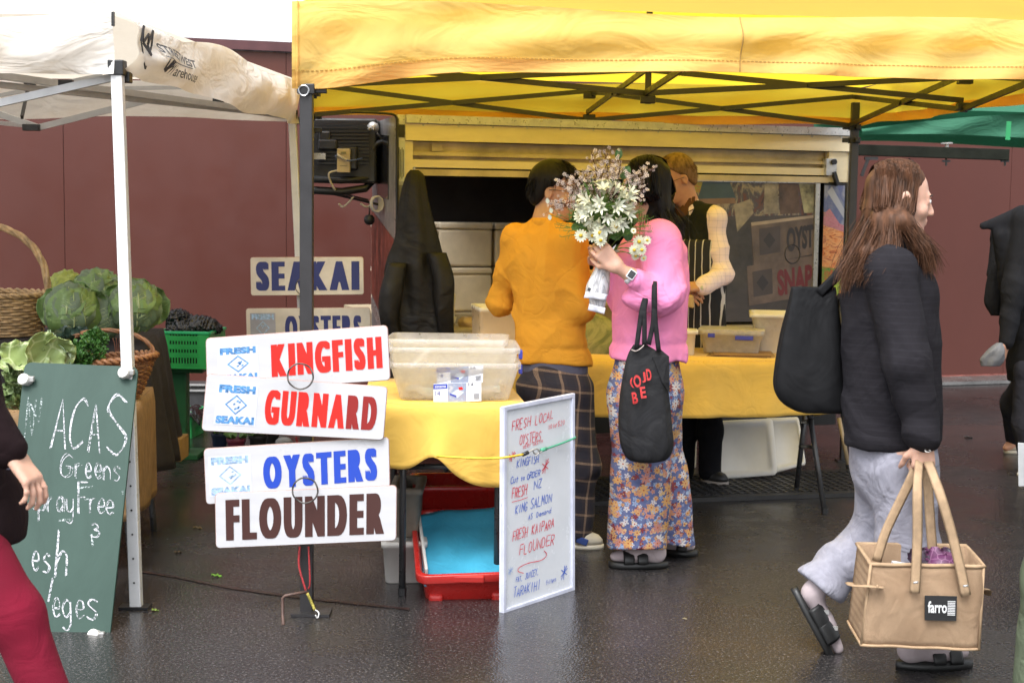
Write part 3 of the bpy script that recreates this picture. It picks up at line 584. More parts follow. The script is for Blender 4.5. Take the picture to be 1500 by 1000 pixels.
# nose side of the trailer with its graphics
m_red=mat('faded_red_graphic',(.32,.075,.05),.4,.6,6,.05,stretch=(2,2,.6)); m_gry=mat('grey_side_sheet',(.30,.29,.29),.4,.2,8)
N0=T(-.045,0,-.05); N1=N0+Vector((-.20,.80,0)); 
def NS(a,z): return N0+(N1-N0)*a+Vector((0,0,z))
NX=(N1-N0).normalized().cross(Vector((0,0,1))).normalized()
if NX.x>0: NX=-NX
def nslab(pts,name,mm,t=.03,off=0):
    b=MB(); q=[NS(*p)+NX*off for p in pts]; n_=len(q); b.add(q+[x-NX*t for x in q],[tuple(range(n_)),tuple(reversed(range(n_,2*n_)))]+[(i,(i+1)%n_,(i+1)%n_+n_,i+n_) for i in range(n_)]); return b.build(name,mm,tr)
nslab([(0,.45),(1,.45),(1,1.98),(0,1.98)],'nose_panel',m_gry)
b=MB(); _q=T(.30,0,-1.95); b.hexa([N1+Vector((0,0,.45)),_q+Vector((0,0,.45)),_q+Vector((.03,0,.45)),N1+Vector((.03,0,.45)),N1+Vector((0,0,1.98)),_q+Vector((0,0,1.98)),_q+Vector((.03,0,1.98)),N1+Vector((.03,0,1.98))]); b.build('side_panel',m_gry,tr)
nslab([(0.0,1.30),(1,1.46),(1,.95),(0,.72)],'red_graphic',m_red,.002,.004)
nslab([(0.0,.70),(1,.93),(1,.86),(0,.60)],'grey_stripe',m_silver,.002,.004)
nslab([(.25,1.52),(.7,1.55),(.7,1.9),(.25,1.88)],'window',flat('dark_glass',(.03,.03,.035),.15),.01,.006)
# lettered strip on the corner
def gstrip(s0,s1,z0,z1,d,name,mm,par=tr): return tbox(s0,s1,z0,z1,d-.002,d,name,mm,par)
def mat_patch(name,cols,scale,stretch=(1,1,1),rough=.5,dist=1.5):
    m,t,b_,N,L=nt(name); n=noise(t,scale,6,.6,stretch=stretch,dist=dist); st=[(.30+.42*i/max(1,len(cols)-1),c) for i,c in enumerate(cols)]; r=ramp(t,n.outputs[0],st); L(r.outputs[0],b_.inputs['Base Color']); b_.inputs['Roughness'].default_value=rough; return m
m_lab=mat('pale_label',(.6,.62,.66),.4)
gstrip(-.043,-.003,1.86,1.93,.003,'label',m_blk2); gstrip(-.043,-.003,1.62,1.84,.003,'label',m_lab); gstrip(-.043,-.003,1.42,1.60,.003,'label',mat('grey_label',(.2,.2,.22),.4))
gstrip(-.043,-.003,1.12,1.40,.003,'photo_strip',mat_patch('food_photo',[(.55,.55,.6),(.5,.12,.08),(.55,.4,.15),(.15,.3,.1),(.6,.6,.62)],16,(1,1,.5)))
b=MB(); 
for k in range(4): b.box(T(-.034+.008*k,1.72,.004),(.0035,.002,.17-.02*(k%2)))
b.build('label_lettering',m_blk2,tr)
b=MB(); b.tube(cm([T(-.05,1.96,.02),T(-.052,1.7,.03),T(-.05,1.4,.03),T(-.05,1.0,.03),T(-.045,.7,.03)],5),.009,8); b.tube(cm([T(-.05,1.96,.02),T(-.09,1.985,.02),T(-.3,1.99,.0)],5),.007,8); b.build('cable',m_blk2,tr)
# burger-style food photo at the right end
gs=TL_-.175; pf=tbox(gs-.02,TL_-.045,.95,1.655,-.02,-.006,'food_photo',flat('photo_black_edge',(.01,.01,.012),.4))
def ph(pts,mm,name,d=-.004,par=pf):
    b=MB(); q=[T(a,z,d) for a,z in pts]; b.add(q,[tuple(range(len(q)))]); return b.build(name,mm,par)
g1_=TL_-.055
ph([(gs-.02,1.64),(g1_,1.64),(g1_,1.35),(gs-.02,1.42)],mat_patch('photo_sky_print',[(.20,.22,.30),(.10,.12,.25),(.34,.34,.38)],9),'picture')
ph([(gs+.0,1.60),(gs+.03,1.635),(g1_,1.50),(g1_,1.44)],flat('photo_white',(.36,.37,.42)),'picture',-.0035)
ph([(gs-.02,1.48),(gs+.03,1.47),(g1_,1.37),(g1_,1.12),(gs-.02,1.14)],mat_patch('photo_salmon',[(.25,.06,.03),(.62,.2,.06),(.7,.36,.15),(.4,.10,.05),(.7,.45,.25)],14,(1,1,2.2)),'picture',-.003)
ph([(gs-.02,1.47),(gs+.02,1.50),(gs+.09,1.41),(g1_,1.40),(g1_,1.36),(gs-.02,1.40)],mat_patch('photo_onion',[(.28,.08,.12),(.5,.2,.25),(.12,.15,.06)],22,(1,1,3)),'picture',-.0025)
ph([(gs-.02,1.15),(g1_,1.13),(g1_,.99),(gs-.02,.96)],mat_patch('photo_greens',[(.04,.12,.03),(.15,.3,.05),(.45,.08,.03),(.6,.25,.1)],20),'picture',-.0025)
ph([(gs+.05,.965),(gs+.085,.965),(g1_,1.10),(g1_,1.14),(gs+.075,1.07)],flat('photo_lime',(.35,.5,.05)),'picture',-.002)
# big market photograph mounted in the right half of the hatch
pL=ts(930,300,-.02)[0]; pR=ts(1193,300,-.02)[0]
pp=tbox(pL,pR,.82,1.65,-.035,-.02,'photo_panel',mat_patch('photo_dusk',[(.035,.03,.03),(.055,.045,.042),(.08,.065,.06)],3,rough=.3))
tbox(pR,pR+.03,.81,1.66,-.035,-.008,'panel_edge',m_silver)
tbox(pL-.02,pR+.03,1.65,1.668,-.035,-.008,'panel_edge',m_silver)
def TQ(u,v,d): return TP(u,v,d)
def pq(px,mm,d=-.0185,name='picture'):
    b=MB(); q=[TQ(u,v,d) for u,v in px]; b.add(q,[tuple(range(len(q)))]); return b.build(name,mm,pp)
pq([(1006,264),(1192,264),(1192,315),(1006,318)],mat_patch('photo_crowd',[(.03,.025,.03),(.13,.05,.035),(.06,.06,.08),(.3,.24,.17),(.04,.02,.02),(.2,.12,.06)],9,(1,1,.6)))
pq([(1006,264),(1030,264),(1030,282),(1006,282)],mat_patch('photo_fruit',[(.4,.05,.03),(.3,.25,.05),(.1,.2,.08)],40),-.018)
pq([(1030,264),(1068,264),(1078,290),(1022,292)],mat('photo_blue_cloth',(.05,.085,.13),.5),-.0178)
pq([(1120,266),(1138,266),(1142,312),(1119,314)],mat('photo_pale_clothes',(.33,.28,.22),.5,.4,12),-.0178)
pq([(1140,266),(1168,266),(1172,312),(1143,314)],mat('photo_brown_clothes',(.12,.075,.06),.5,.4,12),-.0177)
pq([(1170,268),(1192,270),(1192,312),(1178,312)],mat('photo_cream_clothes',(.36,.33,.2),.5,.5,14),-.0178)
pq([(1006,292),(1076,290),(1078,298),(1006,300)],mat('photo_ledge',(.24,.14,.09),.5),-.0177)
pq([(1075,300),(1098,292),(1104,312),(1080,340)],mat('photo_pale_clothes',(.33,.28,.22),.5,.4,12),-.0177)
pq([(1040,322),(1102,322),(1102,420),(1040,440)],mat('photo_grey_road',(.06,.052,.05),.5,.3,10),-.0183)
m_pb=mat('photo_signboard',(.15,.11,.095),.5,.3,8); m_pd=flat('photo_ink',(.035,.03,.035)); m_pr=flat('photo_red_ink',(.14,.022,.028)); m_pd2=mat('photo_logo_dark',(.07,.055,.055),.5)
pq([(1100,326),(1192,315),(1192,372),(1104,390)],m_pb,-.0172); pq([(1100,326),(1192,315),(1192,319),(1101,331)],mat('photo_board_edge',(.38,.30,.24),.5),-.017)
pq([(1094,390),(1192,374),(1192,432),(1097,448)],mat('photo_signboard_low',(.16,.115,.10),.5,.3,8),-.0171)
for a in(((1112,335),(1143,331),(1143,369),(1113,374)),((1102,398),(1131,393),(1132,430),(1104,435))): pq(a,m_pd2,-.0165)
for cx,cy in((1127,352),(1117,414)): pq([(cx,cy-12),(cx+9,cy),(cx,cy+12),(cx-9,cy)],m_pd,-.016)
for s_,px,mm in(('OYST',[(1152,334),(1192,328),(1192,362),(1153,370)],m_pd),('SNAP',[(1138,396),(1190,386),(1190,424),(1140,434)],m_pr)):
    b=MB(); qm=quadmap(*[TQ(u,v,-.0155) for u,v in px]); word(b,s_,qm,0,1,0,1,.045,1.0,.0002); b.build('picture_lettering',mm,pp)
b=MB(); b.tube([TQ(1161+11*math.cos(k*math.pi/9),372+14*math.sin(k*math.pi/9),-.015) for k in range(18)],.003,5,closed=True); b.build('picture_ring',m_pd,pp)
# hook, lamp, bracket on the trailer's nose
# refrigeration unit on the nose
cu=thing('generator_unit','black cooling unit with wiring and cream socket box hung beside the trailer nose','machine',P(505,280,8.75))
b=MB(); C0=P(505,222,8.85); b.box(C0,(.40,.30,.37)); b.build('housing',m_blk2,cu,bevel=.012)
b=MB()
for k in range(12): b.bar(P(463,182+k*5.2,8.68),P(540,182+k*5.2,8.68),.008,.008)
b.build('grille',mat('grille_black',(.022,.021,.022),.4),cu)
b=MB(); b.box(P(510,232,8.68),(.11,.08,.13)); b.box(P(476,205,8.69),(.07,.05,.10)); b.build('compressor',mat('motor_black',(.02,.02,.024),.35),cu,bevel=.01)
b=MB(); b.box(P(480,212,8.67),(.11,.02,.06)); b.build('fuel_tank',mat('motor_black',(.02,.02,.024),.35),cu,bevel=.01)
b=MB(); b.tube([P(456,262,8.7),P(500,264,8.7),P(540,262,8.72),P(545,256,8.75)],.022,10); b.tube([P(448,278,8.72),P(500,281,8.72),P(535,276,8.74),P(548,262,8.76)],.024,10); b.build('exhaust_pipe',m_blk2,cu,True)
b=MB(); b.tube(cm([P(562,208,8.75),P(550,213,8.72),P(545,226,8.72),P(543,248,8.74),P(541,262,8.75)],4),.020,10); b.build('air_hose',m_blk2,cu,True)
b=MB(); b.bar(P(452,259,8.72),P(545,259,8.72),.03,.012); b.build('tray',m_silver,cu)
b=MB(); b.tube([P(470,280,8.8),P(556,300,8.8)],.008,6); b.tube([P(508,277,8.8),P(508,288,8.8)],.006,6); b.tube([P(470,276,8.78),P(540,293,8.78)],.006,6); b.build('support_bar',m_blk,cu)
b=MB(); b.box(P(503.5,235.5,8.60),(.074,.03,.134)); sb=b.build('socket_box',mat('cream_plastic',(.62,.50,.33),.5),cu,bevel=.004)
b=MB(); b.box(P(503,224,8.582),(.03,.003,.012)); b.box(P(503,243,8.582),(.04,.003,.003)); b.build('socket_label',mat('olive_mark',(.25,.24,.15),.6),sb)
m_wc=mat('white_cable',(.6,.55,.48),.5); m_bc=flat('blue_cable',(.06,.09,.25),.5)
for pts_,r_w in (([P(494,250,8.6),P(482,254,8.58),P(484,266,8.6),P(491,279,8.62)],.006),([P(494,227,8.58),P(501,231,8.57),P(509,235,8.57)],.007),([P(496,298,8.75),P(502,303,8.75),P(510,297,8.75),P(518,288,8.75)],.006),([P(528,298,8.75),P(536,303,8.75),P(543,300,8.75),P(546,292,8.75)],.006)):
    b=MB(); b.tube(cm(pts_,5),r_w,7); b.build('white_cable',m_wc,cu,True)
b=MB()
for k in range(4):
    cc=P(549+k*1.5,299,8.7-.01*k); b.tube([cc+Vector((.026*math.cos(a*.7)*(1+.1*k),-.004*k,.045*math.sin(a*.7))) for a in range(9)],.0055,6,closed=True)
b.build('cable_coil',m_wc,cu,True)
b=MB(); b.tube(cm([P(508,235,8.56),P(518,235,8.57),P(531,232,8.6)],4),.005,6); b.tube(cm([P(492,227,8.58),P(492,233,8.58)],2),.005,6); b.build('blue_cable',m_bc,cu,True)
b=MB(); b.box(P(468,229,8.62),(.07,.02,.035)); b.build('metal_plate',m_silver,cu)
b=MB(); b.ball(P(541,322,8.7),.032,12,8); b.tube([P(541,315,8.7),P(541,302,8.7)],.004,5); b.build('hanging_weight',m_blk2,cu,True)
b=MB(); b.tube([P(546,187,8.7),P(547,187,8.75)],.033,16); b.tube([P(543,188,8.68),P(541,189,8.62)],.010,8); b.tube([P(546,188,8.7),P(560,205,8.75)],.006,6); b.build('round_lamp',m_silver,cu,True)
# rail on the right
rl=thing('mounting_rail','grey-green metal rail with hooks projecting right of the trailer','rail',P(1258,222,9.3))
b=MB(); b.bar(P(1250,219.5,9.3),P(1477,227,9.3),.05,.068); b.build('beam',mat('green_grey_metal',(.016,.018,.013),.9,.3,8,spec=.15),rl,bevel=.004)
b=MB(); b.bar(P(1272,232,9.3),P(1262,258,9.3),.018,.018); b.box(P(1276,232,9.3),(.08,.03,.02)); b.build('brace',m_blk,rl)
for u in(1332,1386,1472):
    b=MB(); b.tube([P(u,232,9.3),P(u,243,9.3)],.007,6); b.bar(P(u-6,236,9.3),P(u+6,236,9.3),.012,.012); b.build('hook',m_blk,rl)
b=MB(); b.tube([P(1387,216,9.3),P(1387,210,9.3)],.012,8); b.tube([P(1387,211,9.3),P(1387,209,9.3)],.036,12); b.build('knob',m_silver,rl)
# ================================================================== HANGING SIGN BOARDS
m_board=mat('white_sign_board',(.54,.535,.55),.35,.06,3,.04,60,.001,stretch=(1,1,6)); m_boarde=mat('dirty_board',(.66,.60,.52),.4,.18,5,.05,60,.001)
m_lred=flat('red_vinyl',(.72,.018,.012),.35); m_lred2=flat('dark_red_vinyl',(.26,.014,.012),.4); m_lblue=flat('blue_vinyl',(.018,.06,.42),.35); m_lnavy=flat('navy_vinyl',(.018,.025,.14),.4); m_lbrn=flat('brown_vinyl',(.055,.018,.014),.4)
m_logo=mat('faded_logo_blue',(.12,.34,.70),.45,.5,60); m_logof=mat('very_faded_logo',(.38,.55,.78),.45,.4,60); m_lpan=flat('logo_panel',(.57,.585,.66),.4); m_lpann=mat('logo_panel_grey',(.33,.33,.37),.4)
m_edge=mat('board_edge',(.42,.26,.22),.6)
def sign(px,Yd,label,wd_,box,mm,off=.055,logo=None,mb=None,split=None,slope=(0,0),logo_m=None,space=1.0,t=.006,group='fish name boards hung on the canopy poles'):
    mb=mb or m_board; TLp,TRp,BRp,BLp=[P(u,v,Yd) for u,v in px]; qm=quadmap(TLp,TRp,BRp,BLp)
    root=thing('sign_board',label,'sign',(TLp+TRp+BRp+BLp)/4,group)
    n=(qm(0,0,1)-qm(0,0,0)); rr=.035; rim=[]
    asp=(TRp-TLp).length/(BLp-TLp).length
    for cx,cy,a0 in((1-rr,rr*asp,0),(rr,rr*asp,90),(rr,1-rr*asp,180),(1-rr,1-rr*asp,270)):
        for k in range(4):
            a=R(a0+30*k); rim.append((cx+math.cos(a)*rr*.55+(.45*rr if cx>.5 else -.45*rr),cy-math.sin(a)*rr*asp*.55+(-.45*rr*asp if cy<.5 else .45*rr*asp)))
    b=MB(); N_=len(rim); b.add([qm(s_,t_,0) for s_,t_ in rim]+[qm(s_,t_,-t) for s_,t_ in rim],[tuple(range(N_)),tuple(reversed(range(N_,2*N_)))]+[(i,i+N_,(i+1)%N_+N_,(i+1)%N_) for i in range(N_)]); bd=b.build('board',mb,root)
    b=MB(); rr_=[qm(s_,t_,-t/2) for s_,t_ in rim]; b.tube(rr_,t*.42,4,closed=True); b.build('edge',m_edge,root)
    b=MB(); s0,s1,t0,t1=box; heavy(b,wd_,qm,s0,s1,t0,t1,slope,split=split)
    b.build('lettering',[mm,m_lred2],root)
    if logo:
        lx0,lx1,ly0,ly1=logo; lm=logo_m or m_logo
        b=MB(); b.add([qm(lx0,ly0,.0008),qm(lx1,ly0,.0008),qm(lx1,ly1,.0008),qm(lx0,ly1,.0008)],[(0,1,2,3)]); lg=b.build('logo_panel',m_lpan if mb is m_board else m_lpann,root)
        w=lx1-lx0; h=ly1-ly0
        b=MB(); word(b,'FRESH',qm,lx0+.06*w,lx1-.06*w,ly0+.03*h,ly0+.22*h,.07,1.05,.0014); b.build('logo_lettering',lm,root)
        b=MB(); word(b,'SEAKAI',qm,lx0+.04*w,lx1-.04*w,ly0+.78*h,ly0+.97*h,.07,1.05,.0014); b.build('logo_lettering',lm,root)
        b=MB(); c=(lx0+lx1)/2; cy=(ly0+ly1)/2; D=[(c,cy-.24*h),(c+.27*w,cy),(c,cy+.24*h),(c-.27*w,cy)]; I=[(c,cy-.20*h),(c+.225*w,cy),(c,cy+.20*h),(c-.225*w,cy)]
        b.add([qm(*q,.0014) for q in D+I],[(i,(i+1)%4,4+(i+1)%4,4+i) for i in range(4)])
        for k in range(6): 
            x=c+random.uniform(-.1,.1)*w; y=cy+random.uniform(-.1,.1)*h; b.add([qm(x,y,.0014),qm(x+.05*w,y-.03*h,.0014),qm(x+.06*w,y+.015*h,.0014),qm(x+.01*w,y+.03*h,.0014)],[(0,1,2,3)])
        tag(b.build('logo_diamond',lm,root),kind='stuff')
    return root,qm
sign([(302,496),(567,477),(571,556),(304,574)],5.335,'white board reading KINGFISH in red letters, topmost of the front boards','KINGFISH',(.355,.965,.20,.80),m_lred,.058,(.06,.285,.18,.84),slope=(-.01,-.03))
sign([(303.5,547.6),(567,567),(561,643.6),(296,630)],5.318,'white board reading GURNARD in red letters, tilted down to the right, below the topmost board','GURNARD',(.335,.955,.20,.83),m_lred,.055,(.06,.29,.14,.88),split=5)
sign([(299,657.6),(569,640.5),(570.5,712.6),(302.6,738)],5.335,'white board reading OYSTERS in bright blue letters hung low on the black canopy leg','OYSTERS',(.315,.935,.22,.82),m_lblue,.058,(.02,.25,.14,.88),logo_m=m_logof,slope=(-.03,.02))
sign([(315.5,723),(580.5,711),(579.6,790.6),(317,802)],5.318,'white board reading FLOUNDER in dark brown letters, lowest of the hanging boards','FLOUNDER',(.055,.935,.12,.87),m_lbrn,.058)
sign([(367,377.4),(532,376.5),(532.5,431),(368,432.6)],8.27,'cream stained board reading SEAKAI in navy letters on the rear white pole','SEAKAI',(.045,.965,.11,.88),m_lnavy,.055,mb=m_boarde)
sign([(360.6,452),(541.6,450.7),(543,506),(362,507)],8.30,'dull cream board reading OYSTERS in navy letters half hidden behind the front boards','OYSTERS',(.31,.93,.20,.88),m_lnavy,.055,(.03,.235,.12,.92),mb=m_boarde,logo_m=m_logof)
for u,v,yy,rad,lab in((440,551,5.29,.0455,'thin black ring joining the two red lettered boards on the canopy leg'),(447,718,5.29,.0455,'thin black ring joining the blue OYSTERS board and the brown FLOUNDER board'),(446,420,8.20,.048,'thin dark ring hanging the cream SEAKAI board on its pole')):
    b=MB(); c=P(u,v,yy); b.tube([c+Vector((rad*math.cos(k*math.pi/18),-.004*math.sin(k),rad*math.sin(k*math.pi/18))) for k in range(36)],.0032,6,closed=True)
    tag(b.build('ring',mat('ring_wire',(.10,.09,.08),.4,metal=.5),None,True),lab,'ring')
# tie-down cord and bent peg at the foot of the front leg
m_redc=mat('red_cord',(.42,.03,.035),.7,.5,200); m_yc=mat('yellow_cord',(.42,.36,.06),.7,.4,200)
ck=thing('tie_down_cord','red and yellow elastic cord with metal hook tied down the black canopy leg','cord',G(462,905))
b=MB(); b.tube(cm([P(439,800,5.34),P(438,828,5.34),P(446,858,5.33),P(451,872,5.33)],5),.0042,6); b.build('red_length',m_redc,ck,True)
b=MB(); b.tube(cm([P(452,800,5.345),P(454,850,5.34),P(452,862,5.34)],5),.0035,6); b.build('twisted_length',m_redc,ck,True)
b=MB(); b.tube(cm([P(450,868,5.33),P(457,883,5.33),P(461,893,5.32)],4),.0055,6); b.build('yellow_length',m_yc,ck,True)
b=MB(); b.tube(cm([P(461,892,5.32),P(467,897,5.31),P(465,905,5.3),P(462,900,5.3)],4),.003,6); b.build('metal_hook',m_silver,ck,True)
b=MB(); p=[P(450,866,5.30),P(414,872,5.28),P(414,900,5.28),Vector(G(415,915))]; b.tube(p[:1]+[p[1]+Vector((.008,0,.0)),p[1]+Vector((0,0,-.008))]+p[2:],.0058,8); tag(b.build('ground_peg',mat('rusty_rod',(.11,.06,.045),.6,.4,30),None,True),'bent rusty rod peg standing beside the foot of the black canopy leg','peg')
# ================================================================== TABLES
m_cl=mat('yellow_tablecloth',(.76,.47,.08),.8,.16,2.5,.2,400,.0008,wr=.5,wrs=6,sheen=.15,crease=2.2); m_leg=mat('black_table_leg',(.03,.03,.032),.35,.2,10,.05)
m_clg=mat('fold_top_white',(.6,.6,.6),.5)
def drape(name,par,path,drop,amp=.02,nf=30,mm=m_cl,nu=160,nv=14,seed=0,gather=None):
    """path: corner list (closed) of the table top, drop(s,pos)->length; s along perimeter"""
    pts=[Vector(p) for p in path]; N_=len(pts); c=sum(pts,Vector())/N_; L_=[(pts[(i+1)%N_]-pts[i]).length for i in range(N_)]; tot=sum(L_)
    P_=[];Nn=[]
    for i in range(N_):
        a=pts[i]; bb=pts[(i+1)%N_]; d=(bb-a).normalized(); n=Vector((d.y,-d.x,0)); 
        if n.dot(a-c)<0: n=-n
        k=max(2,int(nu*L_[i]/tot))
        for j in range(k): P_.append(a+(bb-a)*(j/k)); Nn.append((n,i))
    M_=len(P_); nr=[]
    for i in range(M_):
        q=Vector(); 
        for o in range(-3,4): q+=Nn[(i+o)%M_][0]
        nr.append(q.normalized())
    b=MB(); rows=[]
    for j in range(nv+1):
        t=j/nv; row=[]
        for i in range(M_):
            u=i/M_; L0=drop(u,P_[i]); w=amp*(math.sin(nf*u*6.283+seed+1.5*math.sin(9*u+seed))*.6+math.sin(nf*2.3*u*6.283+2*t)*.25+.3)*t**1.2
            o=.006+w+.012*math.sin(min(1,t*6)*1.57); z=-L0*t-.002
            if gather: g=gather(P_[i],t); o+=g
            row.append(P_[i]+nr[i]*o+Vector((0,0,z+.004)))
        rows.append(row)
    b.loft(rows,cap0=False,cap1=False)
    b.add([p+Vector((0,0,.0035)) for p in P_]+[c+Vector((0,0,.0035))],[(i,(i+1)%M_,M_) for i in range(M_)])
    for i in range(M_): b.add([rows[0][i],rows[0][(i+1)%M_],P_[(i+1)%M_]+Vector((0,0,.0035)),P_[i]+Vector((0,0,.0035))],[(0,1,2,3)])
    return b.build(name,mm,par,True,solid=.0025)
def table(root,c4,z,legpx,fold=False):
    b=MB(); q=[Vector((p.x,p.y,z)) for p in c4]; b.hexa([p-Vector((0,0,.028)) for p in q]+q); b.build('table_top',m_clg,root)
    for a,c in legpx:
        b=MB(); b.tube([a,a+(c-a)*.4,c],.0135,10); l=b.build('leg',m_leg,root,True); b=MB(); b.tube([c+Vector((0,0,.001)),c+Vector((0,0,.03))],.017,10); b.build('foot_cap',m_blk2,l)
TZ=.745
def rot2(a): return Vector((math.cos(a),math.sin(a),0)),Vector((-math.sin(a),math.cos(a),0))
tx,ty=rot2(R(6)); o1=Vector((-.520,5.60,0)); W1,D1=.57,.80
c4=[o1,o1+tx*W1,o1+tx*W1+ty*D1,o1+ty*D1]
t1=thing('folding_table','small folding table under a yellow cloth carrying the clear plastic bins','table',o1+tx*.3+ty*.4)
def lg(p,dz=.0): return (Vector((p.x,p.y,TZ-.03)),Vector((p.x,p.y,0)))
f1=o1+tx*.115+ty*.045
table(t1,c4,TZ,[lg(o1+tx*.115+ty*.045)]+[lg(p) for p in(o1+tx*(W1-.09)+ty*.05,o1+tx*(W1-.09)+ty*(D1-.06),o1+tx*.10+ty*(D1-.06))])
b=MB(); b.tube([f1+Vector((0,0,.50)),o1+tx*(W1-.09)+ty*.05+Vector((0,0,.50))],.011,8); b.build('cross_bar',m_leg,t1,True)
b=MB(); b.tube(cm([f1+Vector((.22,.05,.66)),f1+Vector((.20,.2,.62)),f1+Vector((.16,.3,.55))],4),.008,6); b.build('folding_brace',m_leg,t1,True)
def drop1(u,p):
    s=(p-o1).dot(tx)/W1; f=(p-o1).dot(ty)
    if f<.02: return .235+.085*s-.075*math.exp(-((s-.40)/.12)**2)+.02*math.exp(-((s-.75)/.15)**2)
    return .28+.02*math.sin(u*20)
def gath(p,t):
    s=(p-o1).dot(tx)/W1
    return .03*math.exp(-((s-.42)/.12)**2)*t*t if (p-o1).dot(ty)<.02 else 0
cl1=drape('tablecloth',None,[Vector((p.x,p.y,TZ+.002)) for p in c4],drop1,.022,9,seed=2,gather=gath)
tag(cl1,'yellow cloth bunched up by a cord over the small front table','tablecloth')
# second table
tx2,ty2=rot2(R(10)); fr=G(1208,752); bk=G(1166,722); o2=Vector((fr.x-.06,fr.y-.02,0))-tx2*1.86; W2,D2=1.90,.74
c42=[o2,o2+tx2*W2,o2+tx2*W2+ty2*D2,o2+ty2*D2]
t2=thing('folding_table','long folding table under a yellow cloth standing before the trailer hatch','table',o2+tx2*.9+ty2*.35)
TZ2=.755
fa=P(1190,617,7.42); ba=P(1176,617,7.85)
table(t2,c42,TZ2,[(P(1186,560,7.5),P(1187,612,7.45)),(P(1187,612,7.45),fr),(P(1180,600,7.8),bk)]+[lg(o2+tx2*.12+ty2*k) for k in(.08,.66)])
b=MB(); b.tube([P(1176,618,7.82),P(1190,616,7.45)],.011,8); b.build('cross_bar',m_leg,t2,True); b=MB(); b.tube([P(1172,653,7.85),P(1196,655,7.42)],.009,8); b.build('cross_bar',m_leg,t2,True)
def drop2(u,p):
    s=(p-o2).dot(tx2)/W2; f=(p-o2).dot(ty2)
    if f<.02: return .275-.02*s-.01*math.sin(s*6)
    if s>.99: return .25+.06*math.sin(f*5)
    return .30
cl2=drape('tablecloth',None,[Vector((p.x,p.y,TZ2+.002)) for p in c42],drop2,.020,14,seed=5,nu=220)
tag(cl2,'yellow cloth draped over the long table in front of the hatch','tablecloth')
# ================================================================== THINGS ON AND UNDER THE SMALL TABLE
TZ2_=.757; m_clear=clear_mat('clear_plastic',(.82,.80,.79),.27,.12); m_clear2=clear_mat('cloudy_plastic',(.78,.74,.68),.55,.2); m_clip=flat('blue_clip',(.04,.05,.35),.35)
m_tub=mat('cream_tub_plastic',(.72,.66,.55),.35,.08,5,.03,coat=.1); m_foam=mat('polystyrene',(.56,.54,.51),.8,.10,8,.4,220,.0012)
def bin_(name,c,w,d,h,yaw,label,group=None,mm=m_clear,cat='container',**k):
    r_=thing(name,label,cat,c,group); tub(c,w,d,h,yaw=yaw,**k).build('body',mm,r_,True); return r_
def clip(root,p,yaw,w=.05):
    b=MB(); b.box(p,(.014,w,.035),Matrix.Rotation(yaw,3,'Z')); b.build('clip',m_clip,root,bevel=.003)
bc=P(665,583,5.83); bc.z=TZ+.010; yaw=R(3)
cb1=bin_('storage_bin',bc,.485,.36,.145,yaw,'lower clear plastic bin with printed label on the small yellow table','clear plastic bins stacked on the small table',taper=.86,r=.035,wall=.004,lip=.010)
cb2=bin_('storage_bin',bc+Vector((-.004,.01,.058)),.485,.36,.145,yaw,'upper clear plastic bin nested in another on the small yellow table','clear plastic bins stacked on the small table',taper=.86,r=.035,wall=.004,lip=.010)
cb3=bin_('storage_bin',bc+Vector((-.03,.13,.10)),.46,.30,.12,R(-2),'rearmost cloudy bin standing tilted inside the nested clear bins','clear plastic bins stacked on the small table',taper=.9,r=.03,wall=.004,lip=.008)
for rt,dz in((cb1,.11),(cb2,.168)):
    for s_ in(-1,1): clip(rt,bc+Vector((s_*.258,-.03,dz)),yaw)
def label_on(root,px,Yd):
    qm=quadmap(*[P(u,v,Yd) for u,v in px]); L0=lambda n_,mm,s0,s1,t0,t1,d: (lambda b:(b.add([qm(s0,t0,d),qm(s1,t0,d),qm(s1,t1,d),qm(s0,t1,d)],[(0,1,2,3)]),b.build(n_,mm,root)))(MB())
    L0('label',flat('label_white',(.74,.74,.76)),0,1,0,1,0); L0('label_picture',mat_patch('label_photo',[(.35,.3,.32),(.25,.3,.42),(.5,.48,.5)],40),.30,.69,.02,.98,.0006)
    L0('label_banner',flat('label_blue',(.03,.06,.42)),0,.29,.03,.28,.0006)
    b=MB(); word(b,'sistema',qm,.03,.26,.07,.22,.01,1,.0012); b.build('label_lettering',flat('label_white',(.74,.74,.76)),root)
    b=MB(); word(b,'14',qm,.03,.14,.38,.62,0,1,.0012); b.build('label_lettering',flat('label_navy',(.05,.07,.3)),root)
    b=MB(); b.add([qm(.36,.55,.001),qm(.5,.35,.001),qm(.64,.5,.001),qm(.5,.78,.001)],[(0,1,2,3)]); b.build('label_drawing',flat('label_pale',(.55,.62,.7)),root)
    b=MB(); b.add([qm(.34,.52,.0012),qm(.48,.66,.0012),qm(.48,.76,.0012),qm(.34,.62,.0012)],[(0,1,2,3)]); b.build('label_drawing',m_clip,root)
    b=MB(); b.add([qm(.52,.24,.0012),qm(.60,.22,.0012),qm(.62,.36,.0012),qm(.54,.38,.0012)],[(0,1,2,3)]); b.build('label_drawing',m_lred,root)
    b=MB(); word(b,'1',qm,.73,.75,.02,.2,.03,1,.0012); word(b,'A',qm,.78,.84,.02,.2,.03,1,.0012); 
    for k in range(7): b.add([qm(.84,.6+k*.045,.0012),qm(.96,.6+k*.045,.0012),qm(.96,.62+k*.045,.0012),qm(.84,.62+k*.045,.0012)],[(0,1,2,3)])
    tag(b.build('label_print',flat('label_dark',(.1,.1,.12)),root),kind='stuff')
yl=(bc.y-.36*.43-.012)
label_on(cb1,[(635,562),(705,559),(705,587),(635,590)],yl-.008); label_on(cb2,[(639,538),(708,535),(707,560),(640,563)],yl-.004)
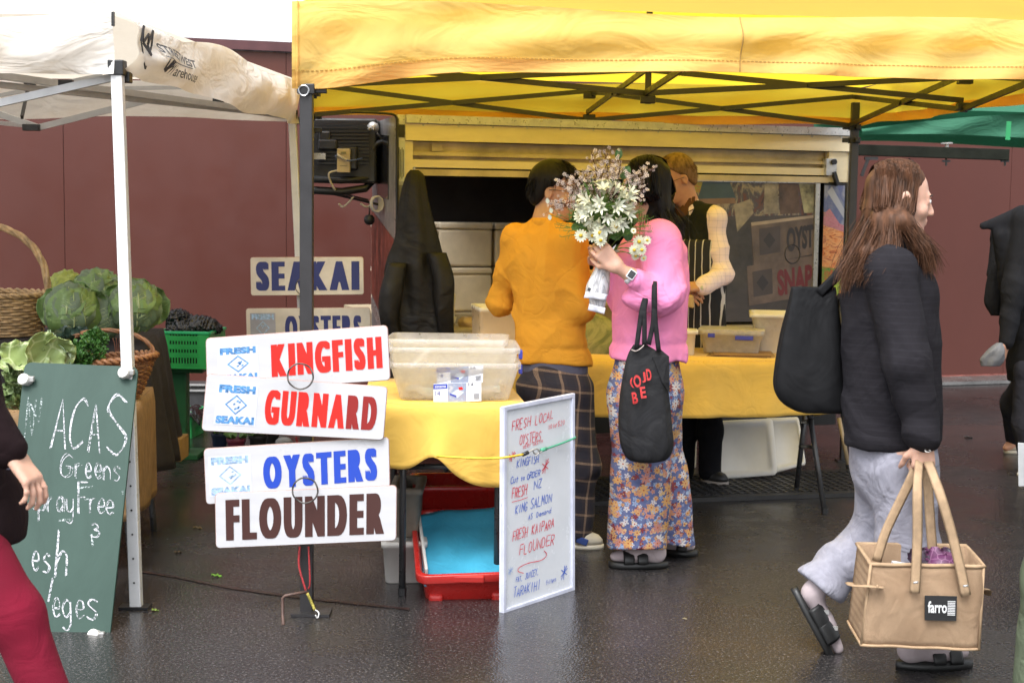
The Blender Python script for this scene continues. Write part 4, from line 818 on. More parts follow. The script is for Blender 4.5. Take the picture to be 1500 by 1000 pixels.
b=MB(); g_=bc+Vector((0,0,.006)); b.grid(lambda u,v:g_+Vector(((u-.5)*.36,(v-.5)*.26,.022+.018*fbm((u*9,v*9,3)))),26,18); 
for a_,mm,nm in((0,None,None),): pass
tag(b.build('bagged_fillets',mat_patch('bag_film',[(.25,.5,.42),(.55,.55,.55),(.6,.42,.38)],9,rough=.15),None,True),'pale green film wrapped fish in the bottom of the lower clear bin','fish bag')
b=MB(); p0=P(600,540,5.75); p1=P(628,512,5.8); b.bar(p0,p1,.03,.006); tag(b.build('serving_tongs',m_clear2,None,bevel=.002),'clear plastic scoop handle leaning inside the upper bin','utensil')
sp=P(733,560,7.45); sp.z=TZ2_+.008
st=bin_('fish_box',sp,.26,.30,.235,R(10),'tall cream box standing behind the clear bins beside the yellow sweater',mm=m_tub,taper=.94,r=.02,wall=.012,lip=.004)
rb=thing('fish_bin','red plastic fish bin lying tilted under the small table holding blue paper','bin',G(672,876))
m_redp=mat('red_bin_plastic',(.48,.022,.018),.3,.12,5,.05,coat=.3)
def tilted(b,c,a,ax='X'):
    M_=Matrix.Rotation(a,3,ax); b.v=[tuple(Vector(c)+M_@(Vector(p)-Vector(c))) for p in b.v]; return b
rc=G(672,872); rc=Vector((rc.x+.01,rc.y+.20,.0))
def redbin():
    b=MB(); w,d,h=.37,.56,.19; S=lambda z,k,e=0: rrect(rc+Vector((0,0,z)),w*k+2*e,d*k+2*e,.045,tx,ty,5)
    return b.loft([S(0,.80),S(.012,.83),S(h*.55,.90),S(h-.035,.97),S(h-.035,1.0,.012),S(h,1.0,.012),S(h,1.0,-.006),S(h-.02,.97,-.008),S(.02,.83,-.006)])
tilt=R(14)
tilted(redbin(),rc,tilt).build('body',m_redp,rb,True,bevel=.004)
for s_ in(-1,1):
    b=MB(); b.box(rc+tx*(.12*s_)-ty*.235+Vector((0,0,.045)),(.055,.05,.09)); tilted(b,rc,tilt).build('corner_foot',m_redp,rb,bevel=.012)
b=MB(); b.box(rc-ty*.288+Vector((0,0,.172)),(.12,.02,.03)); tilted(b,rc,tilt).build('handle',m_redp,rb,bevel=.006)
b=MB(); b.grid(lambda u,v: rc+tx*((u-.5)*.33)+ty*((v-.5)*.50)+Vector((0,0,.135+.03*v+.012*fbm((u*5,v*4,1))+.05*max(0,v-.85)*4+.02*(u-.5))),20,24); tilted(b,rc,tilt)
tag(b.build('blue_paper',mat('blue_paper',(.045,.33,.50),.55,.14,5,.15,60,.002,wr=.3),None,True,solid=.003),'sheet of bright blue paper lining the red fish bin','paper')
b=MB(); b.bar(rc-tx*.155-ty*.22+Vector((0,0,.14)),rc-tx*.165+ty*.23+Vector((0,0,.16)),.012,.09); tilted(b,rc,tilt); tag(b.build('foam_strip',m_foam,None,bevel=.003),'cream foam strip at the left side of the red bin','foam strip')
# a second red bin behind, further under the table
rc2=rc+ty*.42+Vector((.03,0,.0)); b=tub(rc2,.42,.3,.34,yaw=R(6),taper=.95,r=.04); tag(b.build('crate',m_redp,None,True),'deep red crate standing in shade behind the red fish bin','crate')
fb=G(584,858); fb=Vector((fb.x+.005,fb.y+.17,0)); fr_=thing('foam_box','grubby white polystyrene box on the wet ground behind the table leg','foam box',fb)
b=tub(fb,.17,.30,.17,taper=.86,r=.02,wall=.02,lip=.006,yaw=R(6)); b.build('body',m_foam,fr_,True)
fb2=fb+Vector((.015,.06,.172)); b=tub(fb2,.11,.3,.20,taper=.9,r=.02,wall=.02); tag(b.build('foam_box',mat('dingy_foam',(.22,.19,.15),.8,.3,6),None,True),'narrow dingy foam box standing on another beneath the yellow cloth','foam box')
# ------------------------------------------------------------------ whiteboard
wb=thing('menu_whiteboard','upright whiteboard menu handwritten in red and blue leaning on the small table','whiteboard',G(735,898))
WB=[P(736,597,5.45),P(840,577,5.81),P(840,862,5.78),P(735,898,5.43)]; qm=quadmap(*WB)
wn_=(qm(0,0,1)-qm(0,0,0))
b=MB(); b.hexa([qm(0,1,-.012),qm(1,1,-.012),qm(1,1,0),qm(0,1,0),qm(0,0,-.012),qm(1,0,-.012),qm(1,0,0),qm(0,0,0)]); b.build('panel',mat('whiteboard_enamel',(.60,.62,.66),.22,.05,6,.02,coat=.3),wb)
m_fr=mat('whiteboard_frame',(.56,.58,.70),.35)
for a,c in(((0,.006),(1,.006)),((0,.994),(1,.994)),((.02,0),(.02,1)),((.98,0),(.98,1))):
    b=MB(); b.bar(qm(*a,.0),qm(*c,.0),.018 if a[0]!=c[0] else .018,.018,up=wn_); b.build('frame',m_fr,wb,bevel=.003)
def onwb(u,v): return H(u,v,WB[0]+wn_*.0016,wn_)
m_mr=flat('red_marker',(.60,.03,.06),.5); m_mb=flat('blue_marker',(.03,.10,.50),.5); m_mf=flat('faint_blue_marker',(.22,.33,.6),.5)
for s_,u0,v0,u1,v1,h,c,w in(('FRESH',750,632,778,624,17,'r',.0032),('LOCAL',784,622,812,612,15,'r',.0032),('10',803,629,809,627,8,'r',.002),('for',810,627,817,624,8,'r',.002),('$20',817,625,828,620,8,'r',.002),
    ('OYSTERS,',761,651,798,644,17,'r',.003),('VERY',766,657,778,654,6,'r',.002),('TASTY',780,653,794,649,6,'r',.002),('KING',757,685,774,681,14,'b',.003),('FISH.',774,681,793,676,13,'b',.003),
    ('Cut',748,708,760,705,11,'b',.003),('to',763,704,769,702,9,'b',.0028),('ORDER',772,702,792,696,11,'b',.0028),('FRESH',750,730,772,724,17,'r',.0034),('NZ',782,717,795,712,16,'b',.0032),
    ('KING',755,752,773,747,15,'b',.003),('SALMON',777,745,809,734,16,'b',.003),('AS',774,761,781,759,9,'b',.0024),('Demand',786,757,808,750,9,'b',.0024),
    ('FRESH',751,792,773,785,17,'r',.0032),('KAIPARA',779,783,812,772,17,'r',.0032),('FLOUNDER',761,813,813,796,18,'r',.003),('FAT,',756,852,766,849,9,'b',.0024),('JUICEY,',769,848,790,840,11,'b',.0024),
    ('TARAKIHI',752,875,792,862,16,'b',.0028),('fillets',800,856,815,850,8,'b',.0022),('*',745,677,757,673,15,'r',.0026),('*',793,696,806,691,23,'r',.003),('*',821,849,834,844,25,'b',.0032)):
    b=MB(); hand_text(b,s_,onwb,wn_,u0,v0,u1+.0,v1,h*.85,w,jit=.06); b.build('handwriting',m_mr if c=='r' else m_mb,wb)
b=MB(); hand_text(b,'*',onwb,wn_,744,842,753,840,12,.002); b.build('handwriting',m_mf,wb)
b=MB(); ribbon(b,[onwb(750,735),onwb(762,732),onwb(773,728)],.003,wn_); ribbon(b,cm([onwb(797,806),onwb(801,812),onwb(793,820),onwb(775,824),onwb(762,830),onwb(759,836),onwb(767,839)],5),.003,wn_); tag(b.build('handwriting',m_mr,wb),kind='stuff')
# bungee cords
bk_=thing('bungee_cord','yellow and green bungee cords hooked together across the whiteboard menu','cord',P(780,664,5.62))
q0=P(640,668,5.52); hk=P(778,664,5.60); hk2=P(792,659,5.67)
b=MB(); b.tube(cm([q0,P(700,671,5.46),P(737,670,5.41),P(768,665,5.505)],6),.0042,8); b.build('yellow_cord',mat('bungee_yellow',(.72,.50,.04),.6,.2,200),bk_,True)
b=MB(); b.tube(cm([P(797,658,5.62),P(820,650,5.71),P(840,642,5.77),P(843,640,5.84)],5),.0042,8); b.build('green_cord',mat('bungee_green',(.08,.36,.22),.6,.2,200),bk_,True)
b=MB(); b.tube(cm([P(768,665,5.505),P(776,661,5.52),P(786,657,5.54),P(790,662,5.56),P(784,668,5.55)],5),.0032,6); b.build('steel_hook',m_silver,bk_,True)
b=MB(); b.tube(cm([P(797,658,5.62),P(790,663,5.58),P(783,664,5.55),P(780,657,5.54)],5),.0032,6); b.build('steel_hook',m_silver,bk_,True)
b=MB(); b.tube([P(765,666,5.50),P(774,662,5.51)],.0075,8); b.build('cord_end',m_blk2,bk_,True); b=MB(); b.tube([P(793,659,5.60),P(800,657,5.63)],.0075,8); b.build('cord_end',mat('bungee_green',(.08,.36,.22)),bk_,True)
# ================================================================== THINGS ON AND UNDER THE LONG TABLE
p=P(1072,510,7.62); p.z=TZ2+.012
lb=bin_('lunch_container',p,.31,.22,.115,R(-12),'shallow clear box with blue clips on brown card on the long table',mm=m_clear2,taper=.88,r=.025,wall=.004,lip=.008)
b=MB(); b.loft([rrect(p+Vector((0,0,.116)),.33,.24,.02,*[Vector((math.cos(R(-12)),math.sin(R(-12)),0)),Vector((math.sin(R(12)),math.cos(R(12)),0))]),rrect(p+Vector((0,0,.122)),.33,.24,.02,*[Vector((math.cos(R(-12)),math.sin(R(-12)),0)),Vector((math.sin(R(12)),math.cos(R(12)),0))])]); b.build('lid',m_clear2,lb)
for u,v,w in((1042,491,.035),(1090,495,.09)): b=MB(); b.box(P(u,v,7.48),(w,.012,.022),Matrix.Rotation(R(-12),3,'Z')); b.build('clip',m_clip,lb,bevel=.003)
m_card=mat('brown_card',(.30,.17,.07),.8,.15,10,.2)
cs=thing('card_stack','stack of brown card sheets under the clear box at the front table edge','card sheets',P(1085,520,7.45))
for k in range(3):
    pc=P(1082+3*k,524,7.52); pc.z=TZ2+.006+.005*k; b=MB(); b.box(pc,(.30,.24,.003),Matrix.Rotation(R(-14+5*k),3,'Z')); b.build('sheet',m_card,cs)
p=P(1148,520,7.72); p.z=TZ2+.006
bin_('white_tub',p,.34,.26,.205,R(-8),'deep cream tub at the right end of the long yellow table',mm=m_tub,cat='tub',taper=.80,r=.03,wall=.006,lip=.012)
m_bagc=mat_patch('camo_cloth',[(.03,.03,.028),(.12,.13,.05),(.28,.26,.12),(.10,.09,.06)],5,rough=.7)
p=P(885,515,7.6); b=MB(); sloft(b,[(Vector((p.x,p.y,TZ2+.004)),.20,.13),(Vector((p.x,p.y,TZ2+.05)),.20,.12),(Vector((p.x-.03,p.y,TZ2+.12)),.15,.08),(Vector((p.x-.06,p.y,TZ2+.19)),.05,.03),(Vector((p.x-.065,p.y,TZ2+.205)),.012,.01)],32,.12,5,seed=3)
tag(b.build('cloth_bag',m_bagc,None,True),'crumpled olive patterned bag on the long table between the two customers','bag')
p=P(1003,510,7.5); p.z=TZ2+.005; b=tub(p,.10,.09,.13,taper=.9,r=.02); tag(b.build('cup',m_tub,None,True),'small cream pot on the table just right of the pink sweatshirt','pot')
p=P(872,470,7.95); p.z=TZ2+.005; b=tub(p,.26,.18,.24,taper=.95,r=.02,yaw=R(10)); tag(b.build('carton',mat('tan_carton',(.50,.38,.18),.7,.1),None,True),'tan upright carton on the far side of the long table between the customers','carton')
m_lid=mat('white_lid_plastic',(.66,.64,.60),.4,.08,5,.04)
def lid(px,Yd,label,t=.02,lean=.10):
    q=[P(*px[0],Yd+lean),P(*px[1],Yd+lean),P(*px[2],Yd),P(*px[3],Yd)]; qm=quadmap(*q); r_=thing('bin_lid',label,'lid',(q[2]+q[3])/2,'white bin lids leaning under the long table')
    def rr(s0,s1,d):
        out=[]; 
        for sx,sy,a0 in((1,1,0),(0,1,90),(0,0,180),(1,0,270)):
            for k in range(4): a=R(a0+30*k); cr=.07; cx=(s1-cr if sx else s0+cr); cy=(s1-cr if sy else s0+cr); out.append(qm(cx+math.cos(a)*cr,cy+math.sin(a)*cr,d))
        return out
    b=MB(); b.loft([rr(0,1,-t),rr(0,1,-.004),rr(.012,.988,0),rr(.08,.92,0),rr(.10,.90,-.008)]); b.build('panel',m_lid,r_,True); return r_
lid([(1008,618),(1132,612),(1139,695),(1052,702)],8.1,'nearer white lid leaning beneath the long table beside the black trouser leg')
lid([(1120,612),(1170,610),(1181,680),(1136,692)],8.25,'farther white lid behind the black folding table leg')
b=MB(); p=G(1010,680); b.box(p+Vector((.0,.05,.18)),(.05,.35,.36)); tag(b.build('foam_slab',m_tub,None,bevel=.01),'cream foam slab standing on edge left of the black trouser leg','foam slab')
# rubber mat
mt=thing('rubber_mat','black perforated rubber mat on the wet ground under the long table','floor mat',G(1000,710))
mx,my=rot2(R(13)); mo=Vector(G(700,745)); 
def MT(a,c,z): return mo+mx*a+my*c+Vector((0,0,z))
m_rub=mat('black_rubber',(.022,.021,.021),.5,.3,20,.2)
ms=[]; b=MB(); Wm,Dm=2.35,.62
for k in range(int(Wm/.05)): b.hexa([MT(k*.05,.03,.012),MT(k*.05+.016,.03,.012),MT(k*.05+.016,Dm-.03,.012),MT(k*.05,Dm-.03,.012)]+[MT(k*.05,.03,.026),MT(k*.05+.016,.03,.026),MT(k*.05+.016,Dm-.03,.026),MT(k*.05,Dm-.03,.026)])
for k in range(int(Dm/.05)): b.hexa([MT(.02,k*.05+.02,.010),MT(Wm-.02,k*.05+.02,.010),MT(Wm-.02,k*.05+.036,.010),MT(.02,k*.05+.036,.010)]+[MT(.02,k*.05+.02,.0245),MT(Wm-.02,k*.05+.02,.0245),MT(Wm-.02,k*.05+.036,.0245),MT(.02,k*.05+.036,.0245)])
tag(b.build('grid',m_rub,mt),kind='stuff')
for a,c in(((0,0),(Wm,0)),((0,Dm),(Wm,Dm)),((0,0),(0,Dm)),((Wm,0),(Wm,Dm))): b=MB(); b.bar(MT(*a,.012),MT(*c,.012),.05,.022); b.build('border',m_rub,mt)
# folding stool legs at the right end
sl=thing('folding_stand','slim wooden folding stand with black feet behind the right end of the table','stand',G(1247,695))
for a,c in(((1229,612),(1245,690)),((1249,655),(1253,683)),((1243,600),(1262,668))):
    b=MB(); e=G(c[0],c[1]+2) ; b.tube([P(a[0],a[1],e.y),e],.012,8); l=b.build('leg',mat('pale_wood',(.36,.27,.16),.5),sl,True)
    b=MB(); b.tube([e,e+(P(a[0],a[1],e.y)-e).normalized()*.05],.016,8); b.build('rubber_foot',m_blk2,l)
# coat on the trailer corner
ct=thing('rain_coat','long black hooded raincoat hanging from the trailer corner','coat',P(610,500,8.1))
m_coat=mat('black_oilskin',(.011,.0095,.009),.55,.3,6,.2,80,.003,wr=.9,wrs=5,spec=.3,crease=0)
b=MB(); cc=lambda u,v,w,d: (P(u,v,8.12),w/265,d)
sloft(b,[cc(607,249,6,.02),cc(608,258,13,.035),cc(607,285,19,.05),cc(609,320,25,.055),cc(611,350,30,.06),cc(608,380,38,.065),cc(607,405,43,.07),cc(610,440,43,.07),cc(613,480,42,.07),cc(614,520,41,.07),cc(614,560,40,.07)],90,.17,5,seed=1,steps=7,pw=2.1)
b.build('body',m_coat,ct,True)
b=MB(); sloft(b,[(P(582,385,8.05),.05,.04),(P(573,430,8.02),.06,.05),(P(571,470,8.02),.05,.045),(P(583,505,8.05),.045,.04)],20,.12,4,seed=2); b.build('sleeve',m_coat,ct,True)
b=MB(); sloft(b,[(P(640,370,8.05),.05,.04),(P(650,410,8.02),.055,.045),(P(650,450,8.02),.05,.045),(P(655,500,8.05),.04,.04)],20,.12,4,seed=4); b.build('sleeve',m_coat,ct,True)
b=MB(); b.tube([P(607,247,8.2),P(607,247,8.1)],.006,6); b.build('hook',m_silver,ct)
# inside the trailer
def fbox(s,d,z,w,h,label):
    r_=thing('foam_box',label,'foam box',T(s,z,d),'white foam boxes stacked inside the trailer'); m_=mat('dim_tinted_foam',(.70,.60,.45),.8,.1,8,.3,200,.001)  # white foam; its beige tint stands in for the dim light
    b=MB(); b.box(T(s,z+h*.42,d),(w-.004,.32,h*.84),Matrix.Rotation(math.atan2(TX.y,TX.x),3,'Z')); b.build('body',m_,r_,bevel=.015); b=MB(); b.box(T(s,z+h*.92,d),(w,.33,h*.15),Matrix.Rotation(math.atan2(TX.y,TX.x),3,'Z')); b.build('lid',m_,r_,bevel=.012)
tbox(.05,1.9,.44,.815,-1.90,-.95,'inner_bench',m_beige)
cols_=['left','middle','right']
for r_i in range(2):
    for k in range(3):
        fbox(.30+.37*k,-1.25,.82+.285*r_i,.355,.28,('upper' if r_i else 'lower')+' foam box in the '+('column nearest the black raincoat' if k==0 else 'middle column of the hatch' if k==1 else 'column hidden behind the yellow sweater'))
p=T(.32,.80,-.28); jg=thing('jug','pale plastic jug on the counter just right of the black raincoat','jug',p); b=MB(); sloft(b,[(p,.05,.05),(p+Vector((0,0,.12)),.05,.05),(p+Vector((.01,0,.17)),.045,.04),(p+Vector((.02,0,.20)),.02,.02)],20,0); b.build('body',m_tub,jg,True); b=MB(); b.tube([p+Vector((.02,0,.20)),p+Vector((.02,0,.225))],.02,12); b.build('cap',m_tub,jg)
p=T(.27,.80,-.12); b=MB(); sloft(b,[(p,.03,.03),(p+Vector((0,0,.03)),.055,.055),(p+Vector((0,0,.06)),.065,.065)],20,0); tag(b.build('bowl',m_tub,None,True),'small steel bowl on the counter in front of the jug','bowl')
for k,(s_,c_) in enumerate(((.42,(.5,.35,.2)),(.50,(.3,.05,.06)),(.58,(.25,.22,.08)))):
    p=T(s_,.80,-.2); b=MB(); sloft(b,[(p,.045,.05),(p+Vector((0,0,.03)),.05,.055),(p+Vector((0,0,.055)),.025,.03)],18,.2,4,seed=k); tag(b.build('seafood_packet',mat('packet_%d'%k,c_,.4),None,True),['tan','dark red','olive'][k]+' packet lying on the trailer counter left of the yellow sweater','packet')
# ================================================================== VEGETABLE STALL
def leafgrid(b,base,dr,up,L_,W_,curl=.5,ruf=.1,nu=10,nv=14,cup=.3,mi=0,seed=0,shape=None,rfq=9):
    dr=Vector(dr).normalized(); up=Vector(up); sd=dr.cross(up).normalized(); up=sd.cross(dr).normalized(); base=Vector(base)
    shape=shape or (lambda t:math.sin(math.pi*min(1,t*.9+.06))**.6)
    def fn(u,v):
        s=(u-.5)*2; w=W_*.5*shape(v); a=(curl or .01)*v; fwd=math.sin(a)/(curl or .01)*L_; hh=(1-math.cos(a))/(curl or .01)*L_
        r_=ruf*W_*(.2+abs(s))*math.sin(v*rfq*2.6+s*4+seed)*abs(s)
        return base+dr*fwd-up*hh*(1)+sd*(s*w)+up*(cup*W_*(-(1-s*s))*.5*v**.5+r_+cup*W_*.25)
    b.grid(fn,nu,nv,mi); return b
def mat_leaf(name,c,vein,scale=18,rough=.45,tr=.12,wv=True):
    if name in _mc: return _mc[name]
    m,t,b,N,L=nt(name); n=noise(t,9,5,.6); r=ramp(t,n.outputs[0],[(.3,tuple(x*.6 for x in c)),(.7,c)])
    vo=N('ShaderNodeTexVoronoi'); vo.feature='DISTANCE_TO_EDGE'; vo.inputs['Scale'].default_value=scale; tc=N('ShaderNodeTexCoord'); L(tc.outputs['Object'],vo.inputs['Vector'])
    f=ramp(t,vo.outputs['Distance'],[(.0,.75),(.07,0.0)]); L(mix(t,f.outputs[0],r.outputs[0],vein),b.inputs['Base Color']); b.inputs['Roughness'].default_value=rough
    bump(t,b,noise(t,26,3,.5).outputs[0],.35,.005); _mc[name]=m; return m
m_ol=mat_leaf('cabbage_outer_leaf',(.13,.225,.065),(.16,.25,.085),9); m_ol2=mat_leaf('cabbage_grey_leaf',(.10,.155,.085),(.13,.185,.105),9); m_hd=mat_leaf('cabbage_heart',(.24,.30,.10),(.28,.34,.13),9); m_yl=mat_leaf('yellow_green_leaf',(.28,.34,.05),(.34,.38,.09),9)
m_vein=mat('pale_vein',(.34,.42,.21),.5)
def cabbage(c,r,label,face,mo=m_ol,seed=0,leaves=7,hd=None):
    rd=random.Random(seed); root=thing('cabbage',label,'cabbage',(c.x,c.y,c.z-r*.8),'large cabbages heaped on the black cloth')
    b=MB(); b.ball(c,(r*.80,r*.80,r*.72),20,14); b.build('heart',hd or m_hd,root,True)
    F_=Vector(face).normalized(); s_=F_.cross(Vector((0,0,1))).normalized(); u_=s_.cross(F_)
    for k,an_ in enumerate((-58,-6,50)):
        dr=(Vector((0,0,1))*math.cos(R(an_))+s_*math.sin(R(an_))-F_*.12).normalized(); b0=c-F_*r*.25-Vector((0,0,r*.35)); b=MB(); leafgrid(b,b0,dr,F_,r*1.62,r*1.75,-.35,.035,16,16,.28,seed=seed+k,rfq=6); lf=b.build('outer_leaf',mo,root,True,solid=.0015)
        vb=MB(); sv=dr.cross(F_).normalized(); upf=sv.cross(dr)
        fnp=lambda s,v:Vector(b.v[int(v*16)*17+int(s*16)])+upf*.002
        vb.tube([fnp(.5,j/10) for j in range(10)],[r*.03*(1-.08*j) for j in range(10)],5)
        for j in range(1,6):
            for sg in(-1,1): vb.tube([fnp(.5+sg*.5*q/4,min(.99,.08+.13*j+.07*q)) for q in range(4)],[r*.012*(1-.2*q) for q in range(4)],4)
        o=vb.build('veins',m_vein,lf,True); o['kind']='stuff'
    for k in range(leaves):
        # each wrapper leaf lies over the ball with a wavy free edge
        a=2*math.pi*k/leaves+rd.uniform(-.2,.2); tilt=.75 if k else .02
        ax=(F_*math.cos(tilt)+(s_*math.cos(a)+u_*math.sin(a))*math.sin(tilt)).normalized()
        if ax.z<-.35: ax.z=-.2; ax.normalize()
        t1_=ax.cross(Vector((0,0,1))); t1_=t1_.normalized() if t1_.length>.1 else Vector((1,0,0)); t2_=t1_.cross(ax).normalized(); 
        if t2_.z<0: t2_=-t2_
        ph=rd.uniform(0,6); sp=1.02+.05*rd.random()
        def fn(u,v,ax=ax,t1_=t1_,t2_=t2_,ph=ph,sp=sp):
            th=(u-.5)*2*1.12; vv=(v-.42)*2.1; q=abs(th)/1.12; e=max(q,abs(v-.45)*2)**3
            vv*=1-.25*q*q; rr=r*sp*(1+.10*e+.045*e*math.sin(th*7+vv*6+ph))
            d=(ax*math.cos(th)*math.cos(vv)+t1_*math.sin(th)*math.cos(vv*.8)+t2_*math.sin(vv)).normalized()
            rib=.018*r*math.sin(abs(th)*16-v*12)
            return c+d*(rr+rib)
        b=MB(); b.grid(fn,18,18); lf=b.build('leaf',mo if k%3 else (m_ol2 if mo is m_ol else mo),root,True)
        b=MB()
        pts=[fn(.5,v/10) for v in range(0,10)]; pts=[c+(p-c)*1.008 for p in pts]; b.tube(pts,[r*.042*(1-.085*i) for i in range(10)],6)
        for j in range(1,8):
            for sg in(-1,1):
                q=[fn(.5+sg*.055*i*(1+.1*i),.06+.085*j+.042*i) for i in range(0,6)]; q=[c+(p-c)*1.006 for p in q]; b.tube(q,[r*.016*(1-.13*i) for i in range(6)],4)
        o=b.build('veins',m_vein,lf,True); o['kind']='stuff'
    return root
def onpx(u,v,Yd): return P(u,v,Yd)
cabbage(P(106,456,7.15),.118,'cabbage with large grey green outer leaves, front left beside the big basket',(.05,-1,.1),m_ol,3)
cabbage(P(197,450,7.25),.115,'cabbage at the right end of the heap behind the white pole',(.35,-.9,.15),m_ol,5)
cabbage(P(143,432,7.50),.115,'cabbage on top of the heap with broad upright leaf',(-.1,-.9,.45),m_ol,8)
cabbage(P(98,424,7.62),.085,'yellow green cabbage peeping out behind the heap on the left',(-.4,-.8,.5),m_yl,11,5)
cabbage(P(148,465,7.25),.10,'smallest cabbage low in the middle of the heap above the basket handle',(.1,-1,.0),m_ol2,14,5)
# tables
m_bc_=mat('black_felt_cloth',(.016,.012,.013),.8,.2,5,.2,200,.001,wr=.5,wrs=5); m_bur=mat('brown_burlap',(.27,.16,.07),.85,.22,14,.5,380,.0012)
BZ_=.82; bl=[Vector((-3.6,7.15,BZ_)),Vector((-1.78,7.25,BZ_)),Vector((-1.86,7.95,BZ_)),Vector((-3.65,7.85,BZ_))]
tb=thing('back_table','long table under a black cloth holding cabbages and the big basket','table',(-2.7,7.5,0))
b=MB(); b.hexa([p-Vector((0,0,.04)) for p in bl]+[p-Vector((0,0,.004)) for p in bl]); b.build('table_top',m_clg,tb)
for p in bl: q=p+(sum(bl,Vector())/4-p)*.12; b=MB(); b.tube([(q.x,q.y,0),(q.x,q.y,.78)],.014,8); b.build('leg',m_leg,tb)
def dropb(u,p): return .62+.05*math.sin(p.x*9)
cb=drape('black_cloth',None,bl,dropb,.045,16,mm=m_bc_,seed=8,gather=lambda p,t:.07*t if p.x>-1.9 else 0); tag(cb,'black cloth hanging to a ragged hem at the right end of the vegetable stall','table cover')
fl_=[Vector((-3.2,5.80,.655)),Vector((-1.53,5.95,.655)),Vector((-1.63,6.75,.655)),Vector((-3.3,6.65,.655))]
tf=thing('front_table','low table wrapped in brown burlap behind the green chalkboard','table',(-2.4,6.3,0))
b=MB(); b.hexa([p-Vector((0,0,.03)) for p in fl_]+[p-Vector((0,0,.003)) for p in fl_]); b.build('table_top',m_clg,tf)
for p in fl_: q=p+(sum(fl_,Vector())/4-p)*.03; b=MB(); b.tube(cm([(q.x,q.y,.62),(q.x+.01,q.y,.3),(q.x+.03,q.y-.0,0.0)],4),.014,8); b.build('leg',m_leg,tf,True)
cf=drape('burlap_cover',None,fl_,lambda u,p:.46+.02*math.sin(p.y*5),.010,9,mm=m_bur,seed=3); tag(cf,'brown burlap cover with straight hem over the low table','table cover')
b=MB(); b.box(P(243,655,7.9),(.2,.2,.12)); tag(b.build('cardboard_tray',mat('ochre_card',(.34,.2,.06),.8),None,bevel=.004),'ochre cardboard tray on the ground under the black cloth','tray')
# baskets: every weaver is a ring winding in front of and behind the stakes
def basket(name,c,rx,ry,h,label,mc,handle,nst=26,rows=22,tap=.72,th=.0052,par=None,hr=.006,tilt_rim=0,hy=0):
    root=thing(name,label,'basket',c); c=Vector(c); mm=mat(mc[0],mc[1],.55,.35,30,.3,200,.001)
    k_=lambda t:tap+(1-tap)*t**.8
    for r_ in range(rows):
        t=(r_+.5)/rows; b=MB(); pts=[]
        for i in range(nst*3):
            a=2*math.pi*i/(nst*3); w=.0055*math.cos(a*nst/2+ (math.pi if r_%2 else 0)); q=k_(t)
            pts.append(c+Vector(((rx*q+w)*math.cos(a),(ry*q+w)*math.sin(a),h*t+tilt_rim*math.cos(a)*t*h+.002*math.sin(3*a+r_))))
        b.tube(pts,h/rows*.60,5,closed=True); b.build('weaver',mm,root,True)
    b=MB()
    for i in range(nst):
        a=2*math.pi*(i+.5)/nst; b.tube([c+Vector((rx*k_(t)*math.cos(a),ry*k_(t)*math.sin(a),h*t+tilt_rim*math.cos(a)*t*h)) for t in(0,.33,.66,1)],.004,5)
    tag(b.build('stakes',mm,root,True),kind='stuff')
    for s_ in range(2):
        b=MB(); b.tube([c+Vector(((rx*1.015+.008*math.sin(a*22+s_*3.14))*math.cos(a),(ry*1.015+.008*math.sin(a*22+s_*3.14))*math.sin(a),h+.008*math.cos(a*22+s_*3.14)+tilt_rim*math.cos(a)*h)) for a in[2*math.pi*i/130 for i in range(130)]],.0085,6,closed=True); b.build('rim',mm,root,True)
    b=MB(); b.loft([[c+Vector((rx*tap*k*math.cos(2*math.pi*i/24),ry*tap*k*math.sin(2*math.pi*i/24),.006)) for i in range(24)] for k in(.999,.5,.02)],cap0=False); b.build('base',mm,root)
    for s_ in range(3):
        b=MB(); pts=[]
        for i in range(41):
            a=math.pi*i/40; ct=Vector((rx*1.0*math.cos(a),hy,h+handle*math.sin(a)**.8)); ph=i*.55+s_*2.09; pts.append(c+ct+Vector((math.cos(ph)*math.cos(a),math.sin(ph),math.cos(ph)*math.sin(a)))*hr*.8)
        b.tube(pts,hr,6); b.build('handle_cane',mm,root,True)
    return root
p=P(-25,487,7.40); p.z=BZ_+.012
basket('big_basket',p,.325,.26,.20,'big pale willow basket with a tall hoop handle left of the cabbages',('pale_willow',(.46,.31,.16)),.34,34,15,.86,hr=.011)
p=P(158,560,6.30); p.z=.668
basket('small_basket',p,.198,.17,.165,'reddish brown wicker basket with arched handle behind the green chalkboard',('brown_willow',(.27,.115,.045)),.12,26,18,.62,hr=.006,tilt_rim=.10)
# leafy greens on the low table
m_caul=mat_leaf('cauliflower_leaf',(.32,.42,.14),(.55,.62,.34),14); m_caul2=mat_leaf('pale_blue_leaf',(.26,.36,.20),(.50,.56,.38),14); m_kale=mat_leaf('parsley_green',(.035,.12,.015),(.08,.2,.04),60); m_dk=mat_leaf('dark_cavolo',(.02,.045,.03),(.05,.09,.06),60)
cv=thing('cauliflower','cauliflower with long pale green curled leaves left of the small basket','cauliflower',P(60,560,6.05))
for k,(u,v,du,dv,L_,W_,cu,mm) in enumerate(((72,530,-60,-8,.20,.13,-.5,m_caul),(90,538,-52,-40,.20,.16,-.9,m_caul),(96,535,-20,-60,.15,.13,-.7,m_caul),(88,540,6,-60,.14,.12,-.8,m_caul2),(78,545,-60,6,.17,.11,-.4,m_caul),(60,545,-55,-20,.17,.13,.5,m_caul))):
    p0=P(u,v,6.0+.03*k); p1=P(u+du,v+dv,5.95+.03*k); b=MB(); leafgrid(b,p0,p1-p0,Vector((0,-.9,.5)),L_,W_,cu,.10,12,14,.35,seed=k); lf=b.build('leaf',mm,cv,True,solid=.0015)
b=MB()
